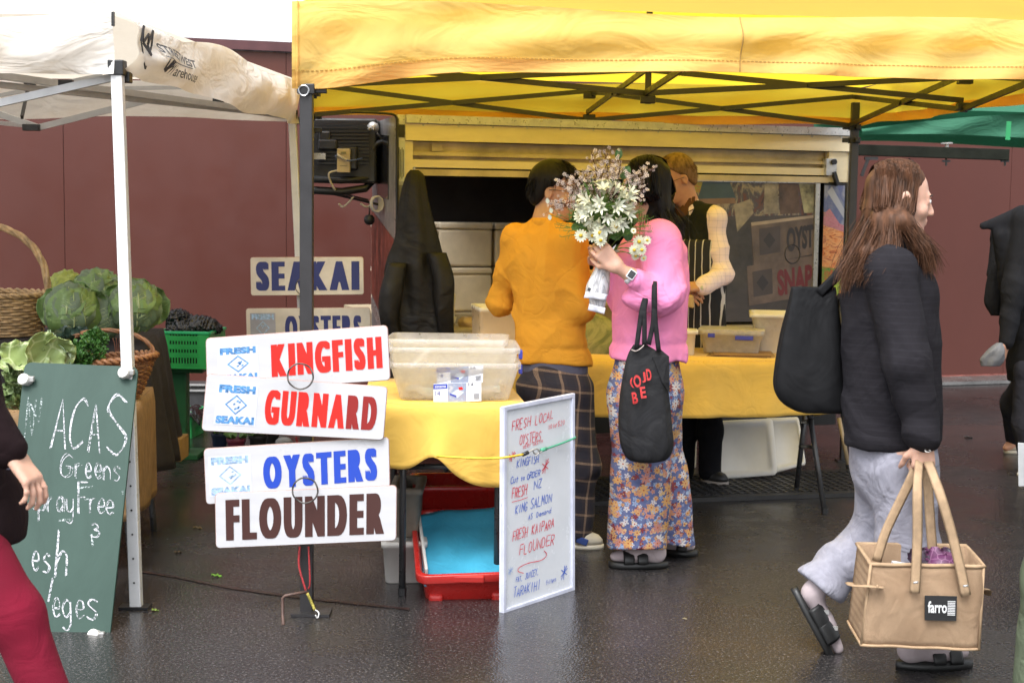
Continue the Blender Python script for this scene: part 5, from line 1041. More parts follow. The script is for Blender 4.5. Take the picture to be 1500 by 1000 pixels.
for k in range(60):
    p=P(60+random.uniform(-14,14),545+random.uniform(-6,8),6.07+random.uniform(-.03,.03)); b.ball(p,.012,6,4)
tag(b.build('curd',mat('curd',(.62,.58,.42),.7),cv,True),kind='stuff')
def bushy(name,label,cat,pts,n,sz,mm,seed,stem=True,cup=.3):
    rd=random.Random(seed); r_=thing(name,label,cat,pts[0][0]); b=MB()
    for c,rad in pts:
        for k in range(int(n)):
            d=Vector((rd.gauss(0,1),rd.gauss(0,1),rd.gauss(0,1))).normalized(); q=c+Vector((d.x*rad[0],d.y*rad[1],d.z*rad[2]))*rd.uniform(.55,1)
            dd=(d+Vector((rd.uniform(-.6,.6),rd.uniform(-.6,.3),rd.uniform(-.3,.8)))).normalized(); s_=sz*rd.uniform(.6,1.3)
            leafgrid(b,q,dd,Vector((0,-.6,.8)) if abs(dd.z)<.9 else Vector((0,-1,0)),s_,s_*.9,rd.uniform(-.8,.8),.16,4,5,cup,seed=k,rfq=14)
    tag(b.build('foliage',mm,r_,True),kind='stuff'); return r_
bushy('parsley_bunch','bunch of curly bright parsley spilling over the small basket','herbs',[(P(128,515,6.15),(.075,.05,.05)),(P(140,498,6.2),(.045,.04,.04)),(P(112,527,6.1),(.06,.04,.03))],330,.017,m_kale,4)
bushy('cavolo_bunch','very dark green leaves behind the parsley in the small basket','vegetable',[(P(108,505,6.32),(.05,.04,.045))],60,.05,m_dk,5)
bushy('salad_greens','small round leaved greens heaped at the left edge of the chalkboard','vegetable',[(P(30,560,6.0),(.06,.05,.10)),(P(22,600,6.0),(.05,.05,.10))],130,.035,mat_leaf('salad_leaf',(.13,.20,.06),(.3,.38,.18),40),6)
sp_=bushy('flowering_sprig','thin flowering sprig rising between cauliflower leaves and the black cloth','herb',[(P(72,500,6.1),(.02,.02,.05))],50,.012,m_caul2,9)
b=MB(); 
for k in range(5): b.tube(cm([P(78,530,6.1),P(74+k*1.5,510,6.1),P(66+k*4,485+3*abs(k-2),6.1)],4),.0018,5)
b.build('stem',m_caul2,sp_,True)
b=MB()
for k in range(4): b.tube(cm([P(170,525,6.5),P(168+3*k,505,6.5),P(165+5*k,495,6.5)],4),.0022,5)
tag(b.build('dry_twigs',mat('dry_twig',(.12,.04,.02)),None,True),'few dry brown twigs sticking up inside the small basket','twigs',kind='stuff')
# ------------------------------------------------------------------ chalkboard
CBq=[P(36,530,5.48),P(203,537,5.48),P(160,942,5.10),P(-9,934,5.10)]; qm=quadmap(*CBq); cn=(qm(0,0,1)-qm(0,0,0))
cbd=thing('chalkboard','tall green chalkboard with white bolts leaning against the white tent pole','chalkboard',qm(.5,1,0))
rim=[]
for cx,cy,sx,sy in((.94,.025,1,-1),(.06,.025,-1,-1),(.06,.975,-1,1),(.94,.975,1,1)):
    for k in range(4):
        a=R(30*k if (sx*sy)<0 else 90-30*k); rim.append((cx+sx*.06*math.cos(a),cy+sy*.025*math.sin(a)))
m,t_,b_,N,L=nt('green_chalkboard'); n=noise(t_,5,6,.7,stretch=(1,1,.35),dist=.8); rr_=ramp(t_,n.outputs[0],[(.35,(.009,.038,.026)),(.75,(.023,.060,.044))]); L(rr_.outputs[0],b_.inputs['Base Color']); b_.inputs['Roughness'].default_value=.62; m_cb=m
b=MB(); N_=len(rim); b.add([qm(s_,t,0) for s_,t in rim]+[qm(s_,t,-.012) for s_,t in rim],[tuple(range(N_)),tuple(reversed(range(N_,2*N_)))]+[(i,i+N_,(i+1)%N_+N_,(i+1)%N_) for i in range(N_)]); b.build('panel',m_cb,cbd,bevel=.002)
def oncb(u,v): return H(u,v,CBq[0]+cn*.0016,cn)
def chalkmat(name,c,cut):
    m,t,b,N,L=nt(name); b.inputs['Base Color'].default_value=V(c); b.inputs['Roughness'].default_value=.95; tp=N('ShaderNodeBsdfTransparent'); ms=N('ShaderNodeMixShader'); n=noise(t,150,3,.7); n2=noise(t,26,3,.6)
    r=ramp(t,mathn(t,'ADD',mathn(t,'MULTIPLY',n.outputs[0],.7),mathn(t,'MULTIPLY',n2.outputs[0],.3)),[(cut-.05,0.0),(cut+.07,1.0)]); L(r.outputs[0],ms.inputs[0]); L(tp.outputs[0],ms.inputs[1]); L(b.outputs[0],ms.inputs[2]); L(ms.outputs[0],t.nodes['Material Output'].inputs[0]); return m
m_ch=chalkmat('white_chalk',(.60,.60,.64),.47); m_chf=chalkmat('rubbed_chalk',(.55,.62,.62),.54)
for rep in range(2):
    for s_,u0,v0,u1,v1,h,w,sl in (('A',73,658,102,658,76,.010,.10),('C',97,656,128,652,72,.010,.14),('A',128,660,152,660,70,.009,.05),('S',155,664,198,664,88,.013,0),('G',86,698,110,698,32,.006,.1),('r',110,698,124,698,34,.006,0),('e',124,699,138,699,34,.006,0),('e',138,700,152,700,34,.006,0),('n',151,702,166,702,34,.006,0),('s',165,703,182,703,34,.006,0),
        ('s',46,746,58,746,34,.006,0),('p',56,748,70,748,34,.006,0),('r',69,748,82,748,36,.006,0),('a',82,748,98,748,36,.006,0),('y',96,750,113,750,36,.006,0),('F',114,752,131,752,44,.008,0),('r',131,750,144,750,34,.006,0),('e',142,751,157,751,34,.006,0),('e',154,753,171,753,34,.006,0),
        ('3',131,786,150,786,20,.006,0),('e',46,835,62,835,44,.007,0),('s',62,838,80,838,44,.008,0),('h',80,844,106,840,62,.011,.08),('l',66,880,76,880,34,.008,.2),('e',76,903,92,903,44,.007,0),('g',90,905,110,905,44,.007,0),('e',110,905,127,905,44,.007,0),('s',126,907,150,907,48,.010,0)):
        b=MB(); hand_text(b,s_,oncb,cn,u0+rep*1.6,v0+rep,u1+rep*1.4,v1+rep,h,w*.34,slant=sl,jit=.03)
        tag(b.build('chalk_lettering',m_ch,cbd),kind='stuff')
b=MB(); hand_text(b,'N',oncb,cn,38,620,66,620,38,.006); hand_text(b,'N',oncb,cn,36,640,52,640,58,.005); ribbon(b,[oncb(86,762),oncb(95,761),oncb(103,761)],.009,cn); ribbon(b,[oncb(134,782),oncb(135,790),oncb(136,800)],.006,cn); ribbon(b,[oncb(114,715),oncb(124,713),oncb(136,712)],.007,cn); ribbon(b,[oncb(116,732),oncb(130,731)],.006,cn); ribbon(b,[oncb(179,718),oncb(180,724)],.006,cn)
tag(b.build('chalk_marks',m_chf,cbd),kind='stuff')
m_bolt=mat('white_bolt_cap',(.70,.68,.64),.4,.2,30)
for u,v in((41,558),(187,548),(2,926),(143,931)):
    q=H(u,v,CBq[0],cn); b=MB(); sx=qm(1,0,0)-qm(0,0,0); sx.normalize(); b.tube([q,q+cn*.012],.020,10); bt=b.build('bolt',m_silver,cbd,True)
    b=MB(); b.tube([q+cn*.012-sx*.006,q+cn*.03-sx*.012],.022,12); b.build('cap',m_bolt,bt,True,bevel=.003)
    b=MB(); b.box(q+cn*.016+sx*.018+Vector((0,0,.004)),(.02,.02,.02)); b.build('wing_nut',m_silver,bt,bevel=.003)
# ------------------------------------------------------------------ crates
m_gc=mat('green_crate_plastic',(.04,.46,.12),.4,.1,6,.05); m_gc2=mat('green_crate_rim',(.04,.50,.20),.35,.1,6)
def crate(c,w,d,h,yaw,label,rows=3,mm=None,mr=None):
    r_=thing('plastic_crate',label,'crate',c,'green plastic crates'); c=Vector(c); x,y=rot2(yaw); mm=mm or m_gc
    def pt(a,bb,z): return c+x*a+y*bb+Vector((0,0,z))
    for nm,(A0,B0) in (('side_panel',((-w/2,-d/2),(w/2,-d/2))),('side_panel',((w/2,-d/2),(w/2,d/2))),('side_panel',((w/2,d/2),(-w/2,d/2))),('side_panel',((-w/2,d/2),(-w/2,-d/2)))):
        b=MB(); ln=math.hypot(B0[0]-A0[0],B0[1]-A0[1]); K=int(ln/.0165); 
        zs=[0,.03]; gh=(h-.07)/rows
        def q(f,z,o=0): return pt(A0[0]+(B0[0]-A0[0])*f,A0[1]+(B0[1]-A0[1])*f,z)
        for r0 in range(rows+1):
            z0=.0 if r0==0 else .035+gh*r0-.02; z1=.03 if r0==0 else .035+gh*r0+.008
            b.bar(q(0,(z0+z1)/2),q(1,(z0+z1)/2),.007,z1-z0)
        m0=.22
        b.bar(q(0,h/2),q(m0,h/2),.006,h-.004); b.bar(q(1-m0,h/2),q(1,h/2),.006,h-.004)
        for k in range(K):
            f=k/K
            if m0<=f<=1-m0: b.bar(q(f,.01),q(f,h-.02),.007,.0065,up=(x if abs(A0[0]-B0[0])>.01 else y))
        tag(b.build(nm,mm,r_),kind=None)
        b=MB(); b.bar(q(-.01,h-.008),q(1.01,h-.008),.022,.016); b.build('rim',mr or m_gc2,r_,bevel=.003)
    b=MB(); b.hexa([pt(sx*(w/2-.012),sy*(d/2-.012),z) for z in(.012,h-.03) for sx,sy in((-1,-1),(1,-1),(1,1),(-1,1))]); b.build('slot_shade',mat('crate_slot_shade',(.015,.018,.014),.8),r_)  # added dark block imitating the shade behind the slots
    b=MB(); b.hexa([pt(-w/2,-d/2,.002),pt(w/2,-d/2,.002),pt(w/2,d/2,.002),pt(-w/2,d/2,.002),pt(-w/2,-d/2,.010),pt(w/2,-d/2,.010),pt(w/2,d/2,.010),pt(-w/2,d/2,.010)]); b.build('base',mm,r_)
    return r_
cp_=P(280,540,8.55); c0=Vector((P(272,540,8.55).x,8.72,cp_.z)); cw_=.30
crate(c0,cw_,.34,.215,R(-4),'bright green slotted crate raised beside the black cloth, black bag on top')
cs_=P(268,560,8.7); sx0=c0.x-.04
m_gcd=mat('dark_green_plastic',(.02,.13,.045),.5,.1,6)
sg=thing('green_stool','small green plastic stand holding up the slotted crate','stand',(sx0,8.75,0)); 
b=MB(); b.box((sx0,8.75,c0.z-.02),(.24,.24,.03)); b.build('top',m_gcd,sg,bevel=.005); b=MB(); b.bar((sx0-.04,8.75,c0.z-.03),(sx0-.04,8.75,.03),.10,.10,up=(0,1,0)); b.build('column',m_gcd,sg,bevel=.01); b=MB(); b.box((sx0-.04,8.75,.015),(.26,.26,.03)); b.build('foot',m_gcd,sg,bevel=.005)
c1=G(262,640); crate(Vector((c1.x-.03,c1.y+.1,0)),.26,.26,.17,R(-4),'darker green crate on the ground below with black film over it',2)
m_pb_=mat('black_plastic_bag',(.012,.012,.014),.22,.2,8,.1,60,.004,wr=1.0,wrs=16,spec=.7)
Bg=Body((c0.x-.24,c0.y-.18,c0.z+.16),(c0.x+.22,c0.y+.18,c0.z+.40),.006); bgc=c0+Vector((0,-.02,.20))
Bg.ell(bgc+Vector((.02,0,.02)),(.16,.12,.055)); Bg.ell(bgc+Vector((-.07,-.02,.08)),(.075,.07,.05),k=.03); Bg.ell(bgc+Vector((.05,-.02,.05)),(.10,.08,.045),k=.02)
Bg.warp(lambda X,Y_,Z:.007*np.sin(60*X+30*np.sin(14*Z+3)+20*np.sin(25*Y_))+.006*np.sin(70*Z+14*np.sin(30*X)))
tag(Bg.build('plastic_bag',m_pb_,None,smooth=1),'crumpled glossy black plastic bag lying on the raised green crate','bag')
b=MB(); cc_=Vector((c1.x-.02,c1.y+.08,.18)); b.grid(lambda u,v: cc_+Vector(((u-.5)*.34,(v-.5)*.3,.012*fbm((u*14,v*9,2))-.25*max(0,abs(u-.5)-.36)*1.5-.25*max(0,abs(v-.5)-.36))),24,20); tag(b.build('black_film',m_pb_,None,True,solid=.002),'black plastic film draped over the ground crate','film')
gy=G(300,606); gcx=thing('tool_case','long grey plastic case with two pale strips lying by the wall behind the boards','case',gy)
b=MB(); b.hexa([Vector((gy.x-.35,gy.y+.0,.0)),Vector((gy.x+.55,gy.y+.05,.0)),Vector((gy.x+.55,gy.y+.3,.0)),Vector((gy.x-.35,gy.y+.3,.0)),Vector((gy.x-.35,gy.y,.2)),Vector((gy.x+.55,gy.y+.05,.2)),Vector((gy.x+.55,gy.y+.3,.2)),Vector((gy.x-.35,gy.y+.3,.2))]); b.build('body',mat('dark_grey_plastic',(.055,.055,.058),.4),gcx,bevel=.01)
for z in(.205,.165): b=MB(); b.bar((gy.x-.35,gy.y-.006,z),(gy.x+.55,gy.y+.044,z),.02,.012); b.build('strip',mat('pale_strip',(.40,.40,.40),.4),gcx)
# fallen cabbage leaf, pots
lf_=G(288,630); b=MB()
for k in range(5): leafgrid(b,lf_+Vector((0,0,.03)),Vector((math.cos(k*1.25),-.3,math.sin(k*1.25)+.4)),Vector((0,-1,.2)),.09,.09,.7,.12,8,8,seed=k)
tag(b.build('lettuce_head',m_yl,None,True),'loose yellow green lettuce on the ground left of the GURNARD board','lettuce')
def pot(u,v,Yd,r,h,label,mm,plant=True,sd=0):
    p=P(u,v,Yd); p.z=0; r_=thing('plant_pot',label,'plant pot',p,'seedling pots on the ground behind the boards'); b=MB(); ring=lambda z,q:[p+Vector((q*math.cos(2*math.pi*i/20),q*math.sin(2*math.pi*i/20),z)) for i in range(20)]
    b.loft([ring(0,r*.75),ring(h-.02,r*.95),ring(h-.02,r*1.05),ring(h,r*1.05),ring(h,r*.93),ring(h-.015,r*.9)]); b.build('body',mm,r_,True,bevel=.002)
    b=MB(); rd=random.Random(sd)
    for k in range(26): a=rd.uniform(0,6.28); q=p+Vector((math.cos(a)*r*.6,math.sin(a)*r*.6,h)); leafgrid(b,q,Vector((math.cos(a)*.8,math.sin(a)*.8,rd.uniform(.3,1.2))),Vector((0,-.3,1)),.05,.03,rd.uniform(0,.9),.05,3,5,seed=k)
    tag(b.build('foliage',mat_leaf('seedling_leaf',(.08,.2,.03),(.2,.3,.1),60),r_,True),kind='stuff')
m_mag=mat('magenta_pot',(.16,.02,.05),.4); m_nvy=mat('navy_pot',(.02,.03,.08),.4); m_pk=mat('black_pot',(.02,.02,.02),.5)
pot(322,652,8.9,.05,.12,'dark navy pot at the left of the seedlings row',m_nvy,sd=1); pot(346,652,8.7,.055,.12,'magenta pot in the seedlings row seen between two boards',m_mag,sd=2); pot(378,652,8.9,.055,.11,'black pot right of the magenta pot',m_pk,sd=3); pot(398,652,9.2,.05,.10,'small black pot behind the pale stone',m_pk,sd=4)
b=MB(); b.ball(G(416,655)+Vector((0,0,.03)),(.055,.04,.035),12,8); tag(b.build('stone',mat('pale_stone',(.3,.29,.28),.7),None,True),'pale rounded stone beside the seedling pots','stone')
b=MB(); b.tube(cm([P(434,640,8.8),P(437,655,8.8),P(440,665,8.7)],4),.006,6); tag(b.build('red_cable',m_redc,None,True),'short red cable hanging behind the gap between boards','cable')
# litter on the wet asphalt
for k,(u,v,s_,c_,lab) in enumerate(((310,842,.03,(.12,.3,.03),'bright green torn leaf on the asphalt left of the black leg'),(222,893,.02,(.2,.3,.05),'yellow green scrap of leaf beside the white pole foot'),(262,652,.035,(.15,.3,.04),'green leaf scrap near the ground crate'),(283,772,.03,(.12,.08,.02),'brown leaf lying between chalkboard and boards'),(1000,905,.012,(.3,.25,.15),'tiny pale crumb on the asphalt in front of the sandals'),(870,698,.03,(.35,.2,.1),'tan leaf on the ground by the mat edge'),(1325,690,.012,(.6,.6,.6),'small white fleck on the asphalt by the folding stand'),(1412,640,.05,(.05,.04,.035),'dark wet leaves on the ground near the wall'),(255,808,.025,(.06,.04,.02),'small dark leaf left of the FLOUNDER board'))):
    p=G(u,v,.006); b=MB(); leafgrid(b,p,Vector((1,.4*math.sin(k),.1)),Vector((0,0,1)),s_*1.4,s_,.5,.12,5,6,seed=k); tag(b.build('fallen_leaf',mat('litter_%d'%k,c_,.5,.3,40),None,True,solid=.0008),lab,'leaf','litter scattered on the wet asphalt')
# ================================================================== PEOPLE
def unit(v): v=Vector(v); v.normalize(); return v
def skin_mat(name,c,red=(.5,.15,.1)):
    if name in _mc: return _mc[name]
    m,t,b,N,L=nt(name); n=noise(t,22,4,.6); r=ramp(t,n.outputs[0],[(.3,tuple(x*.82 for x in c)),(.7,c)]); L(r.outputs[0],b.inputs['Base Color']); b.inputs['Roughness'].default_value=.5
    b.inputs['Subsurface Weight'].default_value=.15; b.inputs['Subsurface Radius'].default_value=(.012,.005,.003); n2=noise(t,500,2,.5); bump(t,b,n2.outputs[0],.12,.001); _mc[name]=m; return m
def frame(f):
    f=unit(f); r=f.cross(Vector((0,0,1))).normalized(); u=r.cross(f).normalized(); return r,f,u
def head(B,c,f,s=1.0,neck=None,female=False):
    r,f,u=frame(f); c=Vector(c); q=lambda x,y,z:c+(r*x+f*y+u*z)*s; ax=(r,f,u); S=lambda *a:[v*s for v in a]
    B.ell(q(0,-.012,.035),S(.074,.096,.086),ax,k=.02); B.ell(q(0,.030,-.030),S(.058,.062,.080),ax,k=.03); B.ell(q(0,.055,-.088),S(.034,.030,.026),ax,k=.025)
    B.ell(q(0,.076,-.098),S(.016,.012,.014),ax,k=.015); B.cap(q(0,.088,.012),q(0,.106,-.028),.007*s,.0105*s,k=.008); B.ell(q(0,.100,-.033),S(.015,.012,.008),ax,k=.006)
    B.cap(q(-.028,.083,.022),q(.028,.083,.022),.010*s,.010*s,k=.012)
    for sg in(-1,1):
        B.ell(q(.029*sg,.093,.006),S(.014,.009,.008),ax,k=.010,sub=True); B.ell(q(.029*sg,.080,.005),S(.0125,.0115,.011),ax,k=.003); B.ell(q(.040*sg,.062,-.028),S(.022,.02,.02),ax,k=.02)
        B.ell(q(.074*sg,-.008,-.008),S(.009,.019,.031),ax,k=.006); B.ell(q(.083*sg,-.004,-.006),S(.006,.009,.016),ax,k=.004,sub=True)
    B.ell(q(0,.089,-.056),S(.022,.010,.0055),ax,k=.005); B.ell(q(0,.087,-.067),S(.019,.010,.006),ax,k=.005); B.ell(q(0,.100,-.0615),S(.02,.008,.0016),ax,k=.003,sub=True)
    if neck is not None: B.cap(q(0,-.025,-.06),neck,.052*s,.060*s,k=.03)
    return q
def hand(B,w,d,pn,curl=.6,L_=.175,thumb=1,spread=.35,r=.0082,grip=None):
    """palm + four fingers + thumb; w wrist, d direction, pn palm normal (fingers curl towards it)"""
    d=unit(d); pn=Vector(pn); pn=(pn-d*pn.dot(d)).normalized(); sd=d.cross(pn).normalized()*thumb; w=Vector(w); pl=L_*.50
    for k in range(4):
        o=(k-1.5)*.0185; B.cap(w+d*.012+sd*o*.7,w+d*pl+sd*o,.0135,.0115,k=.010)
    ln=[.40,.46,.43,.34]
    for k in range(4):
        o=(1.5-k)*.0200; p=w+d*(pl-.004)+sd*o; a=0; seg=[.45,.32,.23]; dr=d+sd*((1.5-k)*spread*.08)
        rad=r*(1.08 if k<3 else .92)
        for j,sg in enumerate(seg):
            a+=curl*(.55+.25*j)+.06*k; dd=(dr*math.cos(a)+pn*math.sin(a)).normalized(); e=p+dd*(L_*ln[k]*sg*1.05); B.cap(p,e,rad*(1-.06*j),rad*(.94-.08*j),k=.004); p=e
    p=w+d*.030+sd*.026; dd=(d*.62+sd*.62+pn*.42).normalized(); e=p+dd*.038; B.cap(p,e,.0125,.0105,k=.012); d2=(d*.78+sd*.12+pn*.55).normalized(); e2=e+d2*.030; B.cap(e,e2,.0100,.0090,k=.005); B.cap(e2,e2+(d2*.8+pn*.35).normalized()*.022,.0090,.0078,k=.004)
def bounds(pts,m): return tuple(min(p[i] for p in pts)-m for i in range(3)),tuple(max(p[i] for p in pts)+m for i in range(3))
def folds(A,seed=0,fr=26,dirv=(0,0,1)):
    s1,s2,s3=seed*1.3+.5,seed*2.1+1,seed*.7+2
    def fn(X,Y_,Z):
        w=np.sin(6*X+3*np.sin(5*Z+s1)+s2)+.7*np.sin(9*Z+4*np.sin(6*Y_+s3)+5*X); w2=np.sin(7*Z+3*np.sin(8*X+s3)+s1)
        a=fr*(dirv[0]*X+dirv[1]*Y_+dirv[2]*Z)*.55+2.8*w+s1; r1=1-np.abs(np.sin(a*.5))*2; r2=1-np.abs(np.sin((fr*.55*Z+fr*.7*X+3.4*w2+s3)*.5))*2
        m1=np.clip(.5+.7*np.sin(4*X+5*Z+s2),0,1); m2=np.clip(.5-.7*np.sin(5*X-4*Z+s3),0,1)
        return A*(-r1*np.abs(r1)*m1*.9-r2*np.abs(r2)*m2*.9)
    return fn
def garment_top(root,J,mm,name='sweater',hem=None,R_=None,tw=.185,fl=.62,res=.008,fold=.0045,seed=0,cuff=.034,sl=.062,sw=None,hemr=None,extra=None,shoulder=.075,collar=True,smooth=2,neckr=.075):
    f=J['f']; r,f_,u=frame((f.x,f.y,0)); pts=[J[k] for k in('neck','pelvis','sL','sR','eL','eR','wL','wR')]; lo,hi=bounds(pts,.30); lo=(lo[0],lo[1],min(lo[2],(hem or 9)-.02))
    B=Body(lo,hi,res); ch=J['chest']; pv=J['pelvis']; hz=hem if hem else pv.z
    hp=pv.copy(); hp.z=hz-.03 if hem else pv.z
    if hem and pv.z>hz: hp=Vector((pv.x,pv.y,hz-.04))
    hw=hemr or tw*.95
    B.cap(ch,pv if pv.z<ch.z-.1 else hp,tw,(tw+hw)/2,k=.04,n=f_,fl=fl); B.cap(pv,hp,(tw+hw)/2,hw,k=.04,n=f_,fl=fl)
    B.cap(J['sL'],J['sR'],shoulder,shoulder,k=.06); B.cap(ch,J['neck']-Vector((0,0,.02)),tw*.75,neckr,k=.05,n=f_,fl=.8)
    if extra: extra(B,r,f_)
    if hem: B.cut((0,0,hz),(0,0,-1))
    for s_ in 'LR':
        B.cap(J['s'+s_],J['e'+s_],sl*1.12,sl,k=.035); B.cap(J['e'+s_],J['w'+s_],sl,cuff*1.15,k=.03)
        if sw: B.ell(J['w'+s_]+(J['e'+s_]-J['w'+s_])*sw[0],(sw[1],)*3,k=.03)
        d=unit(J['w'+s_]-J['e'+s_]); B.cap(J['w'+s_]-d*.045,J['w'+s_]-d*.006,cuff,cuff,k=.006)
    if fold:
        B.warp(folds(fold,seed)); eL,eR=A3(J['eL']),A3(J['eR'])
        def elb(X,Y_,Z):
            o=0
            for e,w_ in((eL,J['wL']),(eR,J['wR'])):
                q=A3(unit(Vector(w_)-Vector(e))); rr=(X-e[0])**2+(Y_-e[1])**2+(Z-e[2])**2; o=o+.0026*np.exp(-rr/.012)*np.sin(75*((X-e[0])*q[0]+(Y_-e[1])*q[1]+(Z-e[2])*q[2])+6*np.sin(20*Y_+9*Z))
            return o
        B.warp(elb)
    if hem and collar:
        def rib(X,Y_,Z): return .006*np.exp(-((Z-(hz+.075))/.010)**2)
        B.warp(rib)
    return B.build(name,mm,root,smooth=smooth)
def trousers(root,legs,waist,mm,name='trousers',f=Vector((1,0,0)),w0=.165,r=(.098,.075,.062),hem=None,res=.008,fold=.005,seed=0,wz=.1,cuts=None,fl=.75):
    pts=[waist]+[p for l in legs for p in l]; lo,hi=bounds(pts,.22); B=Body(lo,hi,res); r_,f_,u=frame((f.x,f.y,0))
    B.cap(waist+Vector((0,0,wz)),waist,w0*.88,w0,k=.04,n=f_,fl=fl)
    for l in legs:
        h,kn,an=l[:3]; B.cap(h,kn,r[0],r[1],k=.05); B.cap(kn,an,r[1],r[2],k=.035)
    if cuts:
        for p,n in cuts: B.cut(p,n)
    if fold: B.warp(folds(fold,seed,20))
    return B.build(name,mm,root)
def body(root,J,mm,res=.0055,hands=(),scale=1.0,legs=True,name='body',foot=True,extra=None):
    """one continuous body surface under the clothes"""
    pts=[J[k] for k in J if isinstance(J[k],Vector) and k not in('f','fh')]; lo,hi=bounds(pts,.16)
    B=Body(lo,hi,res); r,f_,u=frame((J['f'].x,J['f'].y,0))
    B.cap(J['chest'],J['pelvis'],.135,.13,k=.05,n=f_,fl=.65); B.cap(J['sL'],J['sR'],.048,.048,k=.05); B.cap(J['chest'],J['neck'],.10,.055,k=.05,n=f_,fl=.75)
    for s_ in 'LR':
        B.cap(J['s'+s_],J['e'+s_],.045,.037,k=.03); B.cap(J['e'+s_],J['w'+s_],.038,.0245,k=.02)
        if legs and 'h'+s_ in J:
            B.cap(J['h'+s_],J['k'+s_],.075,.052,k=.05); B.cap(J['k'+s_],J['a'+s_],.050,.034,k=.03)
            if foot:
                t=J['t'+s_]; a=J['a'+s_]; d=unit(t-a); hl=a-Vector((d.x,d.y,0)).normalized()*.035+Vector((0,0,-.035)) if abs(d.z)<.8 else a
                B.cap(hl,a+(t-a)*.55+Vector((0,0,-.02)),.030,.030,k=.03); B.cap(a+(t-a)*.5+Vector((0,0,-.02)),t,.032,.022,k=.03,n=(0,0,1),fl=.8)
    for hd in hands: hand(B,*hd[0:3],**(hd[3] if len(hd)>3 else {}))
    head(B,J['head'],J['fh'],scale,J['neck'])
    if extra: extra(B)
    return B.build(name,mm,root,smooth=1)
def hairmat(name,c,c2,rough=.55):
    m,t,b,N,L=nt(name); n=noise(t,60,3,.6,stretch=(1,1,.12)); n2=noise(t,7,3,.5); r=ramp(t,n.outputs[0],[(.3,c),(.7,c2)]); L(r.outputs[0],b.inputs['Base Color']); b.inputs['Roughness'].default_value=rough; b.inputs['Specular IOR Level'].default_value=.18
    n3=noise(t,160,2,.6,stretch=(1,1,.1)); bump(t,b,n3.outputs[0],.5,.003); return m
def strands(b,roots,path,n,w=.003,jit=.01,segs=9,seed=0,taper=True):
    rd=random.Random(seed)
    for i in range(n):
        pts=path(rd); pts=cm(pts,max(2,segs//(len(pts)-1))); N_=len(pts); sd=Vector((rd.gauss(0,1),rd.gauss(0,1),rd.gauss(0,.3))).normalized(); L_=[];Rr=[]
        for k,p in enumerate(pts):
            ww=w*(1-.75*(k/(N_-1))**2 if taper else 1)*.5; L_.append(p+sd*ww); Rr.append(p-sd*ww)
        b.add(L_+Rr,[(k,N_+k,N_+k+1,k+1) for k in range(N_-1)])
def eyes(root,q,s=1,iris=(.05,.025,.01)):
    me=flat('eye_white',(.7,.68,.66),.15); mi=flat('iris_dark',iris,.1)
    for sg in(-1,1):
        b=MB(); b.ball(q(.029*sg,.0845,.006),.0092*s,12,8); e=b.build('eye',me,root,True); b=MB(); c=q(.029*sg,.0905,.006); b.ball(c,.0046*s,8,6); b.build('iris',mi,e,True)
        b=MB(); b.tube([q(.016*sg,.090,.0245),q(.029*sg,.094,.028),q(.042*sg,.084,.024)],.0026*s,5); b.build('eyebrow',mat('brow_dark',(.03,.018,.012),.7),root,True)
def glasses(root,q,mm,s=1):
    b=MB()
    for sg in(-1,1):
        c=q(.031*sg,.104,.004); a=q(.031*sg+.022,.102,.004)-c; u_=q(.031*sg,.104,.022)-c
        b.tube([c+a*math.cos(k*math.pi/8)+u_*math.sin(k*math.pi/8) for k in range(16)],.0014,5,closed=True); b.tube([q(.054*sg,.098,.010),q(.080*sg,.03,.010),q(.080*sg,-.005,.006)],.0017,5)
    b.tube([q(-.010,.108,.008),q(.010,.108,.008)],.0013,5); o=b.build('glasses',mm,root,True); return o
def shoe(root,a,t,name,ms,msole,w=.042,h=.05,sole=.022,nm='shoe'):
    """a = ankle point, t = toe point on the ground"""
    d=Vector((t.x-a.x,t.y-a.y,0)); L_=d.length; d.normalize(); heel=Vector((a.x,a.y,t.z))-d*.05; s_=d.cross(Vector((0,0,1))); z=t.z
    def ring(k,zz,e=0): 
        out=[]
        for i in range(24):
            an=2*math.pi*i/24; x=math.cos(an); y=math.sin(an); LL=(L_+.06)/2*k+e; ww=(w*(1.0+.12*x))*(k)+e; out.append(heel+d*((L_+.06)/2-.005+x*LL)+s_*(y*ww)+Vector((0,0,zz)))
        return out
    r_=None
    b=MB(); b.loft([ring(1,.0,.002),ring(1,sole*.5,.004),ring(1,sole,.001)]); so_=None
    up=MB(); rr=[]
    for zf,k,sh in((sole,.985,0),(sole+.02,.98,-.002),(sole+.038,.90,-.012),(sole+.052,.72,-.035),(sole+.065,.50,-.058),(sole+.085,.40,-.07)): rr.append([p+d*sh for p in ring(k,zf)])
    o=up
    up.loft(rr); u_=up.build(name,ms,root,True); b.build('sole',msole,u_,True); return u_
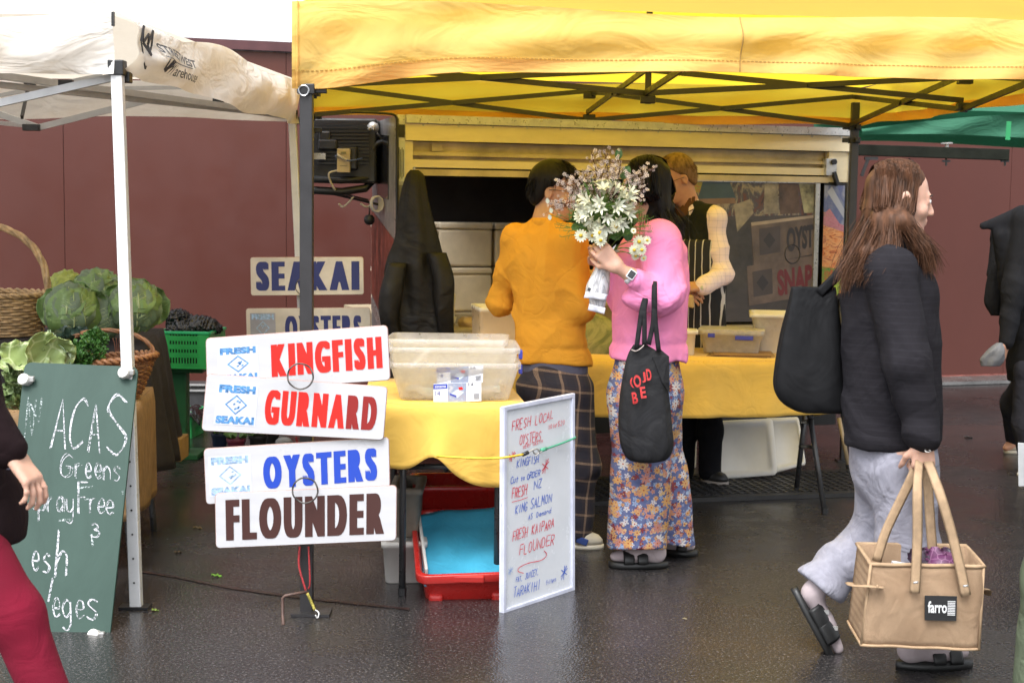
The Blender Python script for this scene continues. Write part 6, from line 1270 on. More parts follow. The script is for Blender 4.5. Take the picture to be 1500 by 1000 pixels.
def sandal(root,heel,toe,up,label,mm,msole,w=.045,straps=(.55,.75),sock=None,bw=6.5):
    """open two-strap sandal; heel, toe = sole ends"""
    heel=Vector(heel); toe=Vector(toe); d=unit(toe-heel); up=unit(up); s_=d.cross(up).normalized(); up=s_.cross(d); L_=(toe-heel).length
    r_=thing if False else None
    def ring(off,k=1): return [heel+d*(L_/2)+d*(math.cos(2*math.pi*i/26)*L_/2*k)+s_*(math.sin(2*math.pi*i/26)*w*k*(1+.15*math.cos(2*math.pi*i/26)))+up*off for i in range(26)]
    b=MB(); b.loft([ring(0),ring(.010,1.01),ring(.024,1.0)]); so_=b.build('sandal',msole,root,True)
    for st in straps:
        b=MB(); c=heel+d*(L_*st)+up*.022; pts=[c+s_*(math.cos(a)*w*1.06)+up*(math.sin(a)*.050) for a in[math.pi*k/12 for k in range(13)]]
        b.tube(pts,.0035,8,flat=bw,up=d); b.build('strap',mm,so_,True); b=MB(); b.box(pts[4]+up*.004,(.018,.008,.014)); b.build('buckle',m_silver,so_)
    return so_
def sockfoot(B,ankle,heel,toe,r=.034):
    B.cap(ankle,heel,r*.95,r*.95,k=.03); B.cap(heel,heel+(toe-heel)*.6,r,r*.92,k=.03); B.cap(heel+(toe-heel)*.5,toe,r*.95,r*.62,k=.02)
def sock(root,ankle,heel,toe,shin,mm,r=.036):
    lo,hi=bounds([ankle,heel,toe,shin],.08); B=Body(lo,hi,.006); B.cap(shin,ankle,r*1.1,r,k=.02); sockfoot(B,ankle,heel,toe,r); return B.build('sock',mm,root,smooth=1)
m_sk1=skin_mat('skin_light',(.62,.36,.26)); m_sk2=skin_mat('skin_warm',(.50,.27,.16)); m_sk3=skin_mat('skin_tan',(.48,.24,.15))
m_blackhair=hairmat('black_hair',(.004,.003,.003),(.010,.008,.007)); m_brhair=hairmat('auburn_hair',(.040,.021,.013),(.13,.058,.030),.55); m_gihair=hairmat('ginger_grey_hair',(.10,.055,.028),(.24,.14,.075))
def caphair(root,c,f,mm,s=1.0,res=.006,front=.035,low=-.03,th=.012,seed=0,tuft=.012,nape=-.075,n=900,L_=.045,w=.0035):
    r,f_,u=frame(f); c=Vector(c); q=lambda x,y,z:c+(r*x+f_*y+u*z)*s
    lo,hi=bounds([c],.17); B=Body(lo,hi,res); ax=(r,f_,u); B.ell(q(0,-.016,.040),[(a+th)*s for a in(.074,.094,.086)],ax,k=.01); B.ell(q(0,-.055,-.02),[(.062+th*.5)*s,(.05+th*.5)*s,(.07)*s],ax,k=.03)
    # face and ears stay free
    B.cut(q(0,front,.055),(f_*.80-u*.62),k=.01); B.ell(q(0,.075,-.03),[.10*s,.080*s,.085*s],ax,k=.012,sub=True)
    for sg in(-1,1): B.ell(q(.088*sg,.004,-.022),[.034*s,.032*s,.046*s],ax,k=.010,sub=True)
    B.cut(q(0,0,nape),-u,k=.02)
    h=B.build('hair',mm,root,smooth=1); b=MB()
    def path(rd):
        while True:
            a=Vector((rd.gauss(0,1),rd.gauss(0,1),rd.gauss(0,1))).normalized()
            if a.z>-.55 and not (a.y>.35 and a.z<.45) and not(a.y>-.1 and a.z<.05) and not(abs(a.x)>.6 and a.y>-.45 and a.z<.12): break
        p=q(a.x*(.074+th*.7),-.016+a.y*(.094+th*.7),.04+a.z*(.086+th*.7)); fl=(f_*(.75*max(0,a.z)-.1)-u*(.95-.8*max(0,a.z))+(r*a.x+f_*a.y+u*a.z)*.04+Vector((rd.uniform(-.15,.15),rd.uniform(-.15,.15),rd.uniform(-.15,.1)))).normalized()
        o=(r*a.x+f_*a.y+u*a.z); L2=L_*rd.uniform(.5,1.1); return [p,p+(fl+o*.25)*L2*.5,p+fl*L2+o*rd.uniform(0,tuft)]
    strands(b,None,path,n,w,segs=6,seed=seed); tag(b.build('hair_strands',mm,h),kind='stuff'); return h
# ---------------------------------------------------------------- man in the yellow sweater
def fabric(name,c,**k): return mat(name,c,.90,k.pop('var',.10),k.pop('scale',3),.35,480,.0012,sheen=k.pop('sheen',0)*0,wr=k.pop('wr',.6),wrs=k.pop('wrs',9),spec=.25 if max(c)>.1 else .12,crease=k.pop('crease',3.2))
J=dict(f=unit((.45,.9,0)),fh=unit((.95,-.28,-.12)))
Ym=6.5; J.update(pelvis=P(812,560,Ym),chest=P(797,385,Ym),neck=P(801,325,Ym+.0),head=P(813,281,Ym+.02),sL=P(758,352,Ym+.07),sR=P(836,352,Ym-.07),eL=P(733,440,Ym+.14),eR=P(851,452,Ym-.10),wL=P(752,448,Ym+.38),wR=P(868,415,Ym+.12),
 hL=P(792,575,Ym+.04),hR=P(835,575,Ym-.03),kL=P(795,690,Ym+.1),kR=P(852,680,Ym-.02),aL=P(800,780,Ym+.12),aR=P(848,778,Ym))
J['tL']=G(818,800); J['tR']=G(882,803); J['tR'].z=.03; J['tL'].z=.03
man=thing('person','person in a mustard yellow sweater and dark plaid trousers seen from behind at the counter','person',G(820,800))
m_must=fabric('mustard_knit',(.68,.315,.030),var=.08)
body(man,J,m_sk2,hands=[(J['wR'],(.4,.6,.5),(-.3,.8,-.3),dict(curl=.5)),(J['wL'],(.3,.9,.1),(.5,0,-.6),dict(curl=.7,thumb=-1))],foot=False)
garment_top(man,J,m_must,'sweater',hem=P(812,533,Ym).z,tw=.172,fl=.66,sl=.060,cuff=.036,hemr=.158,seed=1,fold=.009,shoulder=.068)
# undershirt strip
B=Body(*bounds([P(812,545,Ym),P(812,520,Ym)],.24),.008); r_,f_,u_=frame(J['f']); B.cap(P(812,500,Ym),P(812,560,Ym),.152,.155,k=.02,n=f_,fl=.66); B.cut((0,0,P(812,547,Ym).z),(0,0,-1)); B.cut((0,0,P(812,525,Ym).z),(0,0,1)); B.build('undershirt',fabric('slate_shirt',(.10,.10,.14)),man)
B=Body(*bounds([J['neck']],.12),.006); B.cap(J['neck']+Vector((0,0,-.005)),J['neck']+Vector((.004,0,.016)),.070,.064,k=.01); B.cut(J['neck']+Vector((0,0,.02)),(.0,0,1),k=.01); B.build('collar',m_must,man)
def plaid(name,base,l1,l2,f=(1,0,0),sc=13):
    m,t,b,N,L=nt(name); tc=N('ShaderNodeTexCoord'); sp=N('ShaderNodeSeparateXYZ'); L(tc.outputs['Object'],sp.inputs[0])
    xx=mathn(t,'ADD',mathn(t,'MULTIPLY',sp.outputs[0],1.0),mathn(t,'MULTIPLY',sp.outputs[1],.6)); zz=mathn(t,'ADD',sp.outputs[2],mathn(t,'MULTIPLY',xx,.10))
    def line(v,sc,w,off=0): 
        a=mathn(t,'FRACT',mathn(t,'ADD',mathn(t,'MULTIPLY',v,sc),off)); return mathn(t,'LESS_THAN',mathn(t,'ABSOLUTE',mathn(t,'SUBTRACT',a,.5)),w)
    fac=mathn(t,'MULTIPLY',mathn(t,'ADD',line(xx,sc,.07),line(zz,sc,.07)),.42); fac2=mathn(t,'MULTIPLY',mathn(t,'ADD',line(xx,sc,.24,.5),line(zz,sc,.24,.5)),.40)
    wv=noise(t,300,2,.5); c=mix(t,fac2,base,l2); c=mix(t,mathn(t,'MULTIPLY',fac,mathn(t,'MULTIPLY',wv.outputs[0],1.6)),c,l1); L(c,b.inputs['Base Color']); b.inputs['Roughness'].default_value=.85; w=noise(t,9,3,.5,dist=1); bump(t,b,w.outputs[0],.4,.02); return m
trousers(man,[(J['hL'],J['kL'],J['aL']),(J['hR'],J['kR'],J['aR'])],J['pelvis'],plaid('dark_plaid',(.030,.022,.026),(.42,.28,.18),(.012,.012,.022)),f=J['f'],w0=.160,r=(.100,.078,.062),seed=2,wz=.04,fold=.007)
caphair(man,J['head'],J['fh'],m_blackhair,1.0,th=.015,seed=1,n=2600,L_=.045,tuft=.004)
r_,f_,u_=frame(J['fh']); hq=lambda x,y,z:J['head']+r_*x+f_*y+u_*z
eyes(man,hq); glasses(man,hq,flat('dark_frame',(.03,.025,.03),.3))
m_shoe=mat('off_white_suede',(.50,.45,.36),.7,.15); m_sole=mat('pale_rubber',(.55,.51,.42),.6)
for s_,t_ in(('R','tR'),('L','tL')):
    sh=shoe(man,J['a'+s_],Vector((J[t_].x,J[t_].y,0.0)),'sneaker',m_shoe,m_sole,w=.045)
b=MB(); c_=P(853,792,Ym-.052); b.box(c_,(.05,.006,.03),Matrix.Rotation(R(20),3,'Y')); b.build('side_stripe',flat('stripe_navy',(.02,.05,.2)),man,bevel=.006)
# ---------------------------------------------------------------- customer in pink
Yp=6.2
K=dict(f=unit((-.97,.25,0)),fh=unit((-.93,.30,-.18)))
K.update(pelvis=P(948,545,Yp),chest=P(955,385,Yp),neck=P(958,322,Yp),head=P(944,275,Yp),sL=P(966,352,Yp-.15),sR=P(950,350,Yp+.15),eL=P(958,438,Yp-.22),eR=P(916,440,Yp+.14),wL=P(923,404,Yp-.27),wR=P(884,398,Yp+.02),
 hL=P(950,575,Yp-.07),hR=P(950,575,Yp+.08),kL=P(945,700,Yp-.08),kR=P(968,700,Yp+.12),aL=P(946,765,Yp-.06),aR=P(985,765,Yp+.13),tL=P(905,822,Yp-.06),tR=P(1020,818,Yp+.12))
gal=thing('person','person in a bright pink sweatshirt and floral wide trousers holding a flower bouquet','person',G(950,830))
hw=P(880,366,Yp-.33)
body(gal,K,m_sk1,hands=[(P(905,392,Yp-.33),hw-P(905,392,Yp-.33),(-.2,.9,.3),dict(curl=.85,L_=.17,thumb=1)),(P(884,392,Yp-.02),(-.35,-.35,.9),(.3,-.8,-.2),dict(curl=.7,thumb=-1,L_=.17))],scale=.95,foot=False,extra=lambda B:(B.cap(P(945,418,Yp-.28),P(925,404,Yp-.31),.032,.028,k=.02),B.cap(P(925,404,Yp-.31),P(903,391,Yp-.33),.027,.023,k=.02)))
m_pink=fabric('pink_fleece',(.86,.27,.50),var=.07,sheen=.4)
def puff(B,r,f_):
    B.ell(P(950,437,Yp-.24),(.11,.075,.055),k=.05); B.ell(P(978,420,Yp-.17),(.06,.08,.085),k=.05); B.cap(P(968,360,Yp-.15),P(975,430,Yp-.2),.085,.075,k=.05)
K2=dict(K); K2['wL']=P(932,409,Yp-.30); K2['eL']=P(962,435,Yp-.22)
garment_top(gal,K2,m_pink,'sweatshirt',hem=P(950,527,Yp).z,tw=.155,fl=1.0,sl=.068,cuff=.038,hemr=.160,seed=4,fold=.009,extra=puff,shoulder=.070,neckr=.07)
def floral(name):
    m,t,b,N,L=nt(name); tc=N('ShaderNodeTexCoord'); mp=N('ShaderNodeMapping'); mp.inputs['Scale'].default_value=(1,.35,1); L(tc.outputs['Object'],mp.inputs[0]); n0=noise(t,5,2,.5); cur=None
    base=mix(t,ramp(t,noise(t,20,3,.6).outputs[0],[(.35,0.0),(.65,1.0)]).outputs[0],(.055,.07,.17),(.10,.12,.24))
    def layer(cur,sc,npet,seed,cols,rad,centre):
        mp2=N('ShaderNodeMapping'); mp2.inputs['Location'].default_value=(seed,seed*.7,seed*1.3); L(mp.outputs[0],mp2.inputs[0])
        vo=N('ShaderNodeTexVoronoi'); vo.inputs['Scale'].default_value=sc; vo.inputs['Randomness'].default_value=.85; L(mp2.outputs[0],vo.inputs['Vector'])
        vs=N('ShaderNodeVectorMath'); vs.operation='SCALE'; vs.inputs['Scale'].default_value=sc; L(mp2.outputs[0],vs.inputs[0])
        vp=N('ShaderNodeVectorMath'); vp.operation='SCALE'; vp.inputs['Scale'].default_value=sc; L(vo.outputs['Position'],vp.inputs[0])
        df=N('ShaderNodeVectorMath'); df.operation='SUBTRACT'; L(vs.outputs[0],df.inputs[0]); L(vp.outputs[0],df.inputs[1]); sp=N('ShaderNodeSeparateXYZ'); L(df.outputs[0],sp.inputs[0])
        an=mathn(t,'ARCTAN2',sp.outputs[2],sp.outputs[0]); d=mathn(t,'SQRT',mathn(t,'ADD',mathn(t,'POWER',sp.outputs[0],2.0),mathn(t,'POWER',sp.outputs[2],2.0)))
        sr=N('ShaderNodeSeparateColor'); L(vo.outputs['Color'],sr.inputs[0]); an=mathn(t,'ADD',an,mathn(t,'MULTIPLY',sr.outputs[1],6.0))
        pet=mathn(t,'ABSOLUTE',mathn(t,'COSINE',mathn(t,'MULTIPLY',an,npet/2))); lim=mathn(t,'MULTIPLY',mathn(t,'ADD',mathn(t,'MULTIPLY',pet,.68),.32),mathn(t,'MULTIPLY',mathn(t,'ADD',sr.outputs[2],.55),rad))
        inside=mathn(t,'LESS_THAN',d,lim); r=ramp(t,sr.outputs[0],[(i/len(cols),c) for i,c in enumerate(cols)]); r.color_ramp.interpolation='CONSTANT'
        c=mix(t,inside,cur,r.outputs[0]); cc=mathn(t,'LESS_THAN',d,rad*.20); return mix(t,cc,c,centre)
    c=layer(base,26,3,3.1,[(.42,.18,.10),(.25,.33,.48),(.16,.025,.03),(.5,.33,.15)],.36,(.35,.22,.1))
    c=layer(c,36,5,9.7,[(.42,.20,.14),(.42,.40,.42),(.20,.28,.42),(.15,.02,.03),(.45,.25,.10)],.36,(.24,.03,.03))
    c=layer(c,19,8,6.2,[(.50,.27,.09),(.42,.18,.14),(.48,.45,.44),(.45,.26,.10)],.31,(.30,.06,.02))
    L(c,b.inputs['Base Color']); b.inputs['Roughness'].default_value=.8; w=noise(t,8,3,.5,dist=1,stretch=(1,1,.4)); bump(t,b,w.outputs[0],.5,.025); return m
m_flo=floral('floral_print')
lo,hi=bounds([K['pelvis'],K['aL'],K['aR'],K['kL']],.26); B=Body(lo,hi,.0075)
B.cap(P(948,500,Yp),P(945,575,Yp),.125,.150,k=.05); 
B.cap(P(938,580,Yp-.05),P(938,690,Yp-.06),.125,.118,k=.07); B.cap(P(938,690,Yp-.06),P(934,830,Yp-.06),.118,.128,k=.05)
B.cap(P(955,580,Yp+.06),P(968,690,Yp+.10),.12,.105,k=.07); B.cap(P(968,690,Yp+.10),P(988,830,Yp+.12),.105,.112,k=.05)
def hemcut(B):
    X,Y_,Z=np.meshgrid(*B.ax,indexing='ij',sparse=True); D=.085+.012*np.sin(14*X)-(X-.55)*.06-Z; B.F=np.maximum(B.F,D)
hemcut(B); B.warp(lambda X,Y_,Z:.007*np.sin(34*X+9*np.sin(2.2*Z+X*4)+2)*np.clip((1.05-Z)*1.3,.2,1)); B.warp(folds(.004,6,14)); B.build('trousers',m_flo,gal)
# hair: dark, loose over the far shoulder
m_h2=m_blackhair
def longhair(root,c,f,mm,fall,n=900,w=.0045,s=1.0,th=.014,seed=0,free=True,cols=None,spread=.03):
    """scalp mass + strands falling through the given guide offsets (list of (side,point) targets)"""
    r,f_,u=frame(f); c=Vector(c); q=lambda x,y,z:c+(r*x+f_*y+u*z)*s
    lo,hi=bounds([c]+[p for g in fall for p in g],.16); B=Body(lo,hi,.007); ax=(r,f_,u)
    B.ell(q(0,-.018,.036),[(a+th-.005)*s for a in(.074,.094,.086)],ax,k=.01); B.ell(q(0,-.06,-.04),[.062*s,.048*s,.08*s],ax,k=.03)
    B.ell(q(0,.085,-.035),[.075*s,.085*s,.10*s],ax,k=.012,sub=True); B.cut(q(0,.055,.06),(f_*.85-u*.5),k=.012)
    for g in fall:
        sg=1 if (g[0]-c).dot(r)>0 else -1; B.cap(q(sg*.045,-.03,-.02),g[0],.032,.026,k=.03)
        for a,bb in zip(g,g[1:]): B.cap(a,bb,.026,.014,k=.03)
    B.warp(lambda X,Y_,Z:.0018*np.sin(150*X+5*np.sin(9*Z))+.0018*np.sin(130*Y_+5*np.sin(11*Z)))
    h=B.build('hair',mm,root,smooth=1); b=MB()
    gs=sorted(fall,key=lambda g:(g[-1]-c).dot(f))
    def path(rd):
        y0=rd.uniform(-.085,.052); k=(y0+.085)/.137*len(gs)+rd.gauss(0,.55); g=gs[max(0,min(len(gs)-1,int(k)))]; sg=1 if (g[0]-c).dot(r)>0 else -1
        if abs((g[0]-c).dot(r))<.03: sg=rd.choice((-1,1))
        E=lambda x,z,kk=1.0:q(x*(.074+th)*kk,-.018+y0*1.0,.036+z*(.086+th)*kk)
        yy=min(.97,abs(y0+.0)/.112); m_=math.sqrt(max(.05,1-yy*yy)); o=Vector((rd.gauss(0,1),rd.gauss(0,1),rd.gauss(0,.5)))*spread; ph=rd.uniform(0,6)
        tA=rd.uniform(.05,.9); pts=[E(sg*m_*math.sin(tA),m_*math.cos(tA),1.0),E(sg*m_*math.sin((tA+1.6)/2),m_*math.cos((tA+1.6)/2),1.01)]
        pts.append(q(sg*(.088+th),-.018+y0*.85-.008,-.045+.02*rd.random())+o*.25)
        for j,gp in enumerate(g): pts.append(gp+o*(.55+.25*j)+Vector((.006*math.sin(ph+j*2.2),.005*math.cos(ph+j*2),0)))
        pts[-1]=pts[-1]+Vector((0,0,rd.uniform(-.025,.07))); return pts
    strands(b,None,path,n,w,segs=16,seed=seed); tag(b.build('hair_strands',mm,h),kind='stuff'); return h
longhair(gal,K['head'],K['fh'],m_h2,[[P(966,300,Yp-.05),P(982,335,Yp-.10),P(985,350,Yp-.12)],[P(975,300,Yp+.05),P(992,330,Yp+.03),P(998,345,Yp+.02)],[P(952,305,Yp+.0),P(958,335,Yp-.12),P(962,352,Yp-.15)]],700,.004,.98,seed=5,spread=.022)
r_,f_,u_=frame(K['fh']); hq=lambda x,y,z:K['head']+(r_*x+f_*y+u_*z)*.95
eyes(gal,hq,.95)
# watch
wc=P(923,406,Yp-.285); wd=unit(P(905,392,Yp-.26)-P(925,406,Yp-.27)); up_=Vector((0,-1,.25)).normalized(); sx=wd.cross(up_).normalized()
wt_=MB(); wt_.tube([P(924,405,Yp-.31)+sx*.030*math.cos(a)+up_*.029*math.sin(a) for a in[math.pi*2*k/20 for k in range(20)]],.003,8,closed=True,flat=3.6,up=wd); wo_=wt_.build('watch_strap',flat('white_strap',(.72,.72,.75),.4),gal,True)
b=MB(); c0_=P(924,405,Yp-.31)+up_*.034; b.hexa([c0_+sx*x*.019+wd*y*.016+up_*z for z in(-.004,.006) for x,y in((-1,-1),(1,-1),(1,1),(-1,1))]); b.build('watch_case',flat('white_strap',(.72,.72,.75),.4),wo_,bevel=.004)
b=MB(); b.hexa([c0_+sx*x*.015+wd*y*.0125+up_*z for z in(.004,.0075) for x,y in((-1,-1),(1,-1),(1,1),(-1,1))]); b.build('watch_face',flat('watch_black',(.005,.005,.006),.08),wo_,bevel=.003)
m_sock=fabric('white_sock',(.42,.35,.36),wr=.2); m_sand=mat('black_sandal',(.012,.012,.012),.5,.2)
hl=G(978,829); te=G(891,829); hl.y-=.02; te.y-=.02
sandal(gal,hl+Vector((0,0,.002)),te+Vector((0,0,.002)),(0,0,1),'',m_sand,m_sand,.044,(.45,.68))
sock(gal,Vector((hl.x-.055,hl.y,.085)),hl+Vector((-.05,0,.058)),te+Vector((.025,0,.048)),Vector((hl.x-.05,hl.y,.20)),m_sock,.033)
hl=G(978,822); te=G(1026,822); hl.y+=.14; te.y+=.10
sandal(gal,hl+Vector((0,0,.002)),te+Vector((0,0,.002)),(0,0,1),'',m_sand,m_sand,.042,(.55,)); sock(gal,hl+Vector((.03,0,.08)),hl+Vector((.02,0,.055)),te+Vector((-.03,0,.045)),hl+Vector((.02,0,.2)),m_sock,.031)
# ---------------------------------------------------------------- vendor
Yv=8.05
Vv=dict(f=unit((-.72,-.68,0)),fh=unit((-.86,-.35,-.42)))
Vv.update(pelvis=P(1020,520,Yv),chest=P(1020,365,Yv),neck=P(1008,302,Yv-.03),head=P(991,262,Yv-.07),sL=P(1046,322,Yv-.10),sR=P(990,325,Yv+.12),eL=P(1058,402,Yv-.18),eR=P(975,410,Yv+.0),wL=P(1030,420,Yv-.34),wR=P(996,432,Yv-.24),
 hL=P(1038,545,Yv-.04),hR=P(1005,545,Yv+.05),kL=P(1040,630,Yv-.06),kR=P(1003,630,Yv+.04),aL=P(1040,690,Yv-.02),aR=P(1000,690,Yv+.10),tL=P(1064,706,Yv-.10),tR=P(985,706,Yv))
ven=thing('person','person serving in a dark vest, striped black apron and checked pale shirt, head bowed','person',G(1030,712))
body(ven,Vv,m_sk3,hands=[(Vv['wL'],(-.75,-.15,.0),(-.2,.5,-.8),dict(curl=.7,thumb=-1)),(Vv['wR'],(.3,-.5,.0),(.4,.5,-.6),dict(curl=.7))],foot=False)
m,t,b_,N,L=nt('checked_shirt'); tc=N('ShaderNodeTexCoord'); sp=N('ShaderNodeSeparateXYZ'); L(tc.outputs['Object'],sp.inputs[0])
def ln(v,sc,w): a=mathn(t,'FRACT',mathn(t,'MULTIPLY',v,sc)); return mathn(t,'LESS_THAN',a,w)
xx=mathn(t,'ADD',sp.outputs[0],mathn(t,'MULTIPLY',sp.outputs[1],.5)); fc=mathn(t,'MULTIPLY',mathn(t,'ADD',ln(xx,28,.1),ln(sp.outputs[2],28,.1)),.35); L(mix(t,fc,(.74,.60,.64),(.36,.30,.44)),b_.inputs['Base Color']); b_.inputs['Roughness'].default_value=.8; w=noise(t,9,3,.5,dist=1); bump(t,b_,w.outputs[0],.4,.02); m_shirt=m
garment_top(ven,Vv,m_shirt,'shirt',hem=1.0,tw=.140,fl=.62,sl=.052,cuff=.040,seed=7,fold=.009,collar=False,sw=(.10,.040))
B=Body(*bounds([Vv['chest'],Vv['pelvis'],Vv['neck']],.24),.008); r_,f_,u_=frame(Vv['f'])
B.cap(Vv['chest'],Vv['pelvis'],.182,.172,k=.04,n=f_,fl=.72); B.cap(Vv['sL']+(Vv['sR']-Vv['sL'])*.10,Vv['sR']+(Vv['sL']-Vv['sR'])*.10,.088,.088,k=.05); B.cap(Vv['chest'],Vv['neck'],.13,.075,k=.05,n=f_,fl=.8)
for s_ in 'LR': B.cap(Vv['s'+s_]+(Vv['e'+s_]-Vv['s'+s_])*.12+(Vv['s'+s_]-Vv['chest'])*.30,Vv['e'+s_]+(Vv['s'+s_]-Vv['chest'])*.2,.062,.07,k=.02,sub=True)
B.cap(Vv['neck']+Vector((0,0,.01)),Vv['neck']+Vector((0,0,.1)),.055,.055,k=.02,sub=True); B.cut((0,0,.98),(0,0,-1)); B.warp(folds(.003,3)); B.build('vest',fabric('dark_vest',(.016,.018,.014)),ven)
B=Body(*bounds([Vv['neck']],.12),.006); B.cap(Vv['neck']+Vector((0,0,-.02)),Vv['neck']+Vector((-.012,-.01,.035)),.072,.060,k=.01); B.cap(Vv['neck']+Vector((-.01,-.01,.0)),Vv['neck']+Vector((-.03,-.02,.1)),.052,.052,k=.008,sub=True); B.build('collar',fabric('brown_collar',(.10,.045,.02)),ven)
B=Body(*bounds([Vv['neck']],.12),.006); cc_=Vv['neck']; B.cap(cc_+Vector((0,0,.0)),cc_+Vector((-.02,-.015,.048)),.060,.054,k=.01); B.cap(cc_+Vector((-.01,-.01,.0)),cc_+Vector((-.035,-.025,.12)),.050,.050,k=.006,sub=True); B.build('shirt_collar',m_shirt,ven)
m,t,b_,N,L=nt('striped_apron'); tc=N('ShaderNodeTexCoord'); sp=N('ShaderNodeSeparateXYZ'); L(tc.outputs['Object'],sp.inputs[0]); xx=mathn(t,'ADD',mathn(t,'MULTIPLY',sp.outputs[0],.72),mathn(t,'MULTIPLY',sp.outputs[1],-.70)); xx=mathn(t,'ADD',xx,mathn(t,'MULTIPLY',noise(t,6,2,.5).outputs[0],.02))
a=mathn(t,'FRACT',mathn(t,'MULTIPLY',xx,29)); L(mix(t,mathn(t,'LESS_THAN',a,.14),(.010,.010,.014),(.50,.47,.46)),b_.inputs['Base Color']); b_.inputs['Roughness'].default_value=.8; w=noise(t,8,3,.5,dist=1,stretch=(1,1,.3)); bump(t,b_,w.outputs[0],.5,.025); m_apr=m
B=Body(*bounds([Vv['chest'],P(1020,560,Yv)],.26),.008); B.cap(Vv['chest']+Vector((0,0,.0)),Vv['pelvis'],.200,.195,k=.04,n=f_,fl=.74); B.cap(Vv['pelvis'],P(1022,620,Yv),.195,.20,k=.04,n=f_,fl=.72); B.cut(Vv['pelvis']+f_*(-.01),-f_); B.cut((0,0,1.33),(0,0,1)); B.cut((0,0,.62),(0,0,-1)); B.warp(lambda X,Y_,Z:.006*np.sin(40*X-38*Y_+3*np.sin(3*Z))*np.clip(1.25-Z,0,.5)*2); B.build('apron',m_apr,ven)
b=MB()
for sg in(-1,1): b.tube([Vv['chest']+f_*.125+r_*.06*sg+Vector((0,0,.0)),Vv['neck']+f_*.075+r_*.065*sg+Vector((0,0,-.03)),Vv['neck']-f_*.01+r_*.07*sg+Vector((0,0,.0))],.009,6,flat=.3); 
tag(b.build('apron_strap',m_apr,ven,True),kind='stuff')
trousers(ven,[(Vv['hL'],Vv['kL'],Vv['aL']),(Vv['hR'],Vv['kR'],Vv['aR'])],Vv['pelvis'],fabric('black_trousers',(.010,.010,.012)),f=Vv['f'],w0=.15,r=(.085,.068,.062),seed=9)
caphair(ven,Vv['head'],Vv['fh'],m_gihair,1.0,th=.010,seed=3,n=2400,L_=.030,front=.03,w=.003)
r_,f_,u_=frame(Vv['fh']); hq=lambda x,y,z:Vv['head']+r_*x+f_*y+u_*z; eyes(ven,hq); glasses(ven,hq,flat('dark_frame',(.03,.025,.03),.3))
for s_ in 'LR': shoe(ven,Vv['a'+s_],Vector((Vv['t'+s_].x,Vv['t'+s_].y,.012)),'shoe',mat('black_shoe',(.015,.015,.015),.5),mat('grey_sole',(.35,.31,.28),.6),w=.046)
b=MB(); wv=unit(Vv['wL']-Vv['eL']); c_=Vv['wL']+wv*.010; x_=wv.cross(Vector((0,0,1))).normalized(); y_=x_.cross(wv); b.tube([c_+x_*.030*math.cos(a)+y_*.028*math.sin(a) for a in[2*math.pi*k/18 for k in range(18)]],.006,6,closed=True); ws=b.build('wristwatch',mat('gold_watch',(.45,.36,.18),.25,metal=.9),ven,True)
b=MB(); c2=c_-Vector((0,.030,0)); b.ball(c2,(.014,.006,.014),10,6); b.build('watch_face',flat('watch_face_pale',(.5,.5,.4),.2),ws,True)
b=MB(); pk=P(1004,438,Yv-.42); b.hexa([pk+Vector(v) for v in((-.05,-.02,-.03),(.04,-.03,-.045),(.05,.03,-.045),(-.05,.03,-.03),(-.05,-.02,.02),(.035,-.03,.02),(.045,.03,.02),(-.05,.03,.02))]); tag(b.build('paper_packet',mat('kraft_paper',(.5,.33,.14),.7,.15),None,bevel=.008),"brown paper packet held in the serving person's hands",'packet')
# ---------------------------------------------------------------- bouquet
bq=thing('bouquet','large bouquet of white lilies, daisies and pink sprigs wrapped in printed paper','bouquet',P(872,440,Yp-.27))
m_wp=mat_patch('printed_paper',[(.62,.62,.64),(.66,.66,.68),(.30,.30,.32),(.62,.62,.65),(.35,.27,.22)],11,(2,1,.6),rough=.6); m_wp2=mat('white_paper',(.68,.68,.74),.55,.08,6,.1,wr=.4,wrs=9)
bb=lambda u,v,dy=0:P(u,v,Yp-.27+dy)
b=MB(); sloft(b,[(bb(890,366),.050,.035),(bb(886,378),.026,.022),(bb(882,395),.030,.022),(bb(877,415),.042,.028),(bb(873,432),.046,.030)],22,.10,4,seed=1); b.build('paper_wrap',m_wp,bq,True)
b=MB(); sloft(b,[(bb(878,412,.012),.030,.020),(bb(876,435,.012),.033,.022),(bb(874,455,.012),.029,.016)],22,.10,4,seed=2); b.build('paper_wrap',m_wp,bq,True)
b=MB(); b.grid(lambda u,v:bb(858+32*u-3*v,427+9*v+4*u,-.034)+Vector((0,-.004*math.sin(u*9),0)),10,3); b.build('paper_fold',m_wp2,bq,True,solid=.001)
b=MB(); b.grid(lambda u,v:bb(863+24*u-2*v,445+9*v+6*u,-.022)+Vector((0,-.004*math.sin(u*7),0)),10,3); b.build('paper_fold',m_wp2,bq,True,solid=.001)
b=MB(); b.box(bb(863,424,-.042),(.012,.003,.014),Matrix.Rotation(R(20),3,'Y')); b.build('paper_print',m_prt,bq)
b=MB(); b.add([bb(876,358,-.05),bb(893,366,-.06),bb(903,358,-.04),bb(895,373,-.06),bb(882,368,-.055)],[(0,1,4),(1,3,4),(1,2,3)]); b.build('paper_fold',m_wp2,bq,solid=.001)
m_stem=mat('flower_stem',(.10,.19,.03),.5); m_fern=mat('feathery_green',(.11,.24,.045),.6); m_pet=mat('white_petal',(.70,.71,.56),.55,.08,20); m_pet2=mat('cream_white_petal',(.70,.70,.52),.55,.08,20); m_yc2=mat('daisy_centre',(.62,.42,.03),.7); m_wax=mat('wax_petal',(.78,.66,.62),.6,.2,60); m_waxd=mat('wax_bud',(.16,.06,.06),.6,.5,60); m_brn=mat('brown_twig',(.12,.06,.03),.7); m_leaf=mat_leaf('broad_leaf',(.04,.13,.02),(.12,.22,.06),60)
root_=bb(884,375,.0)
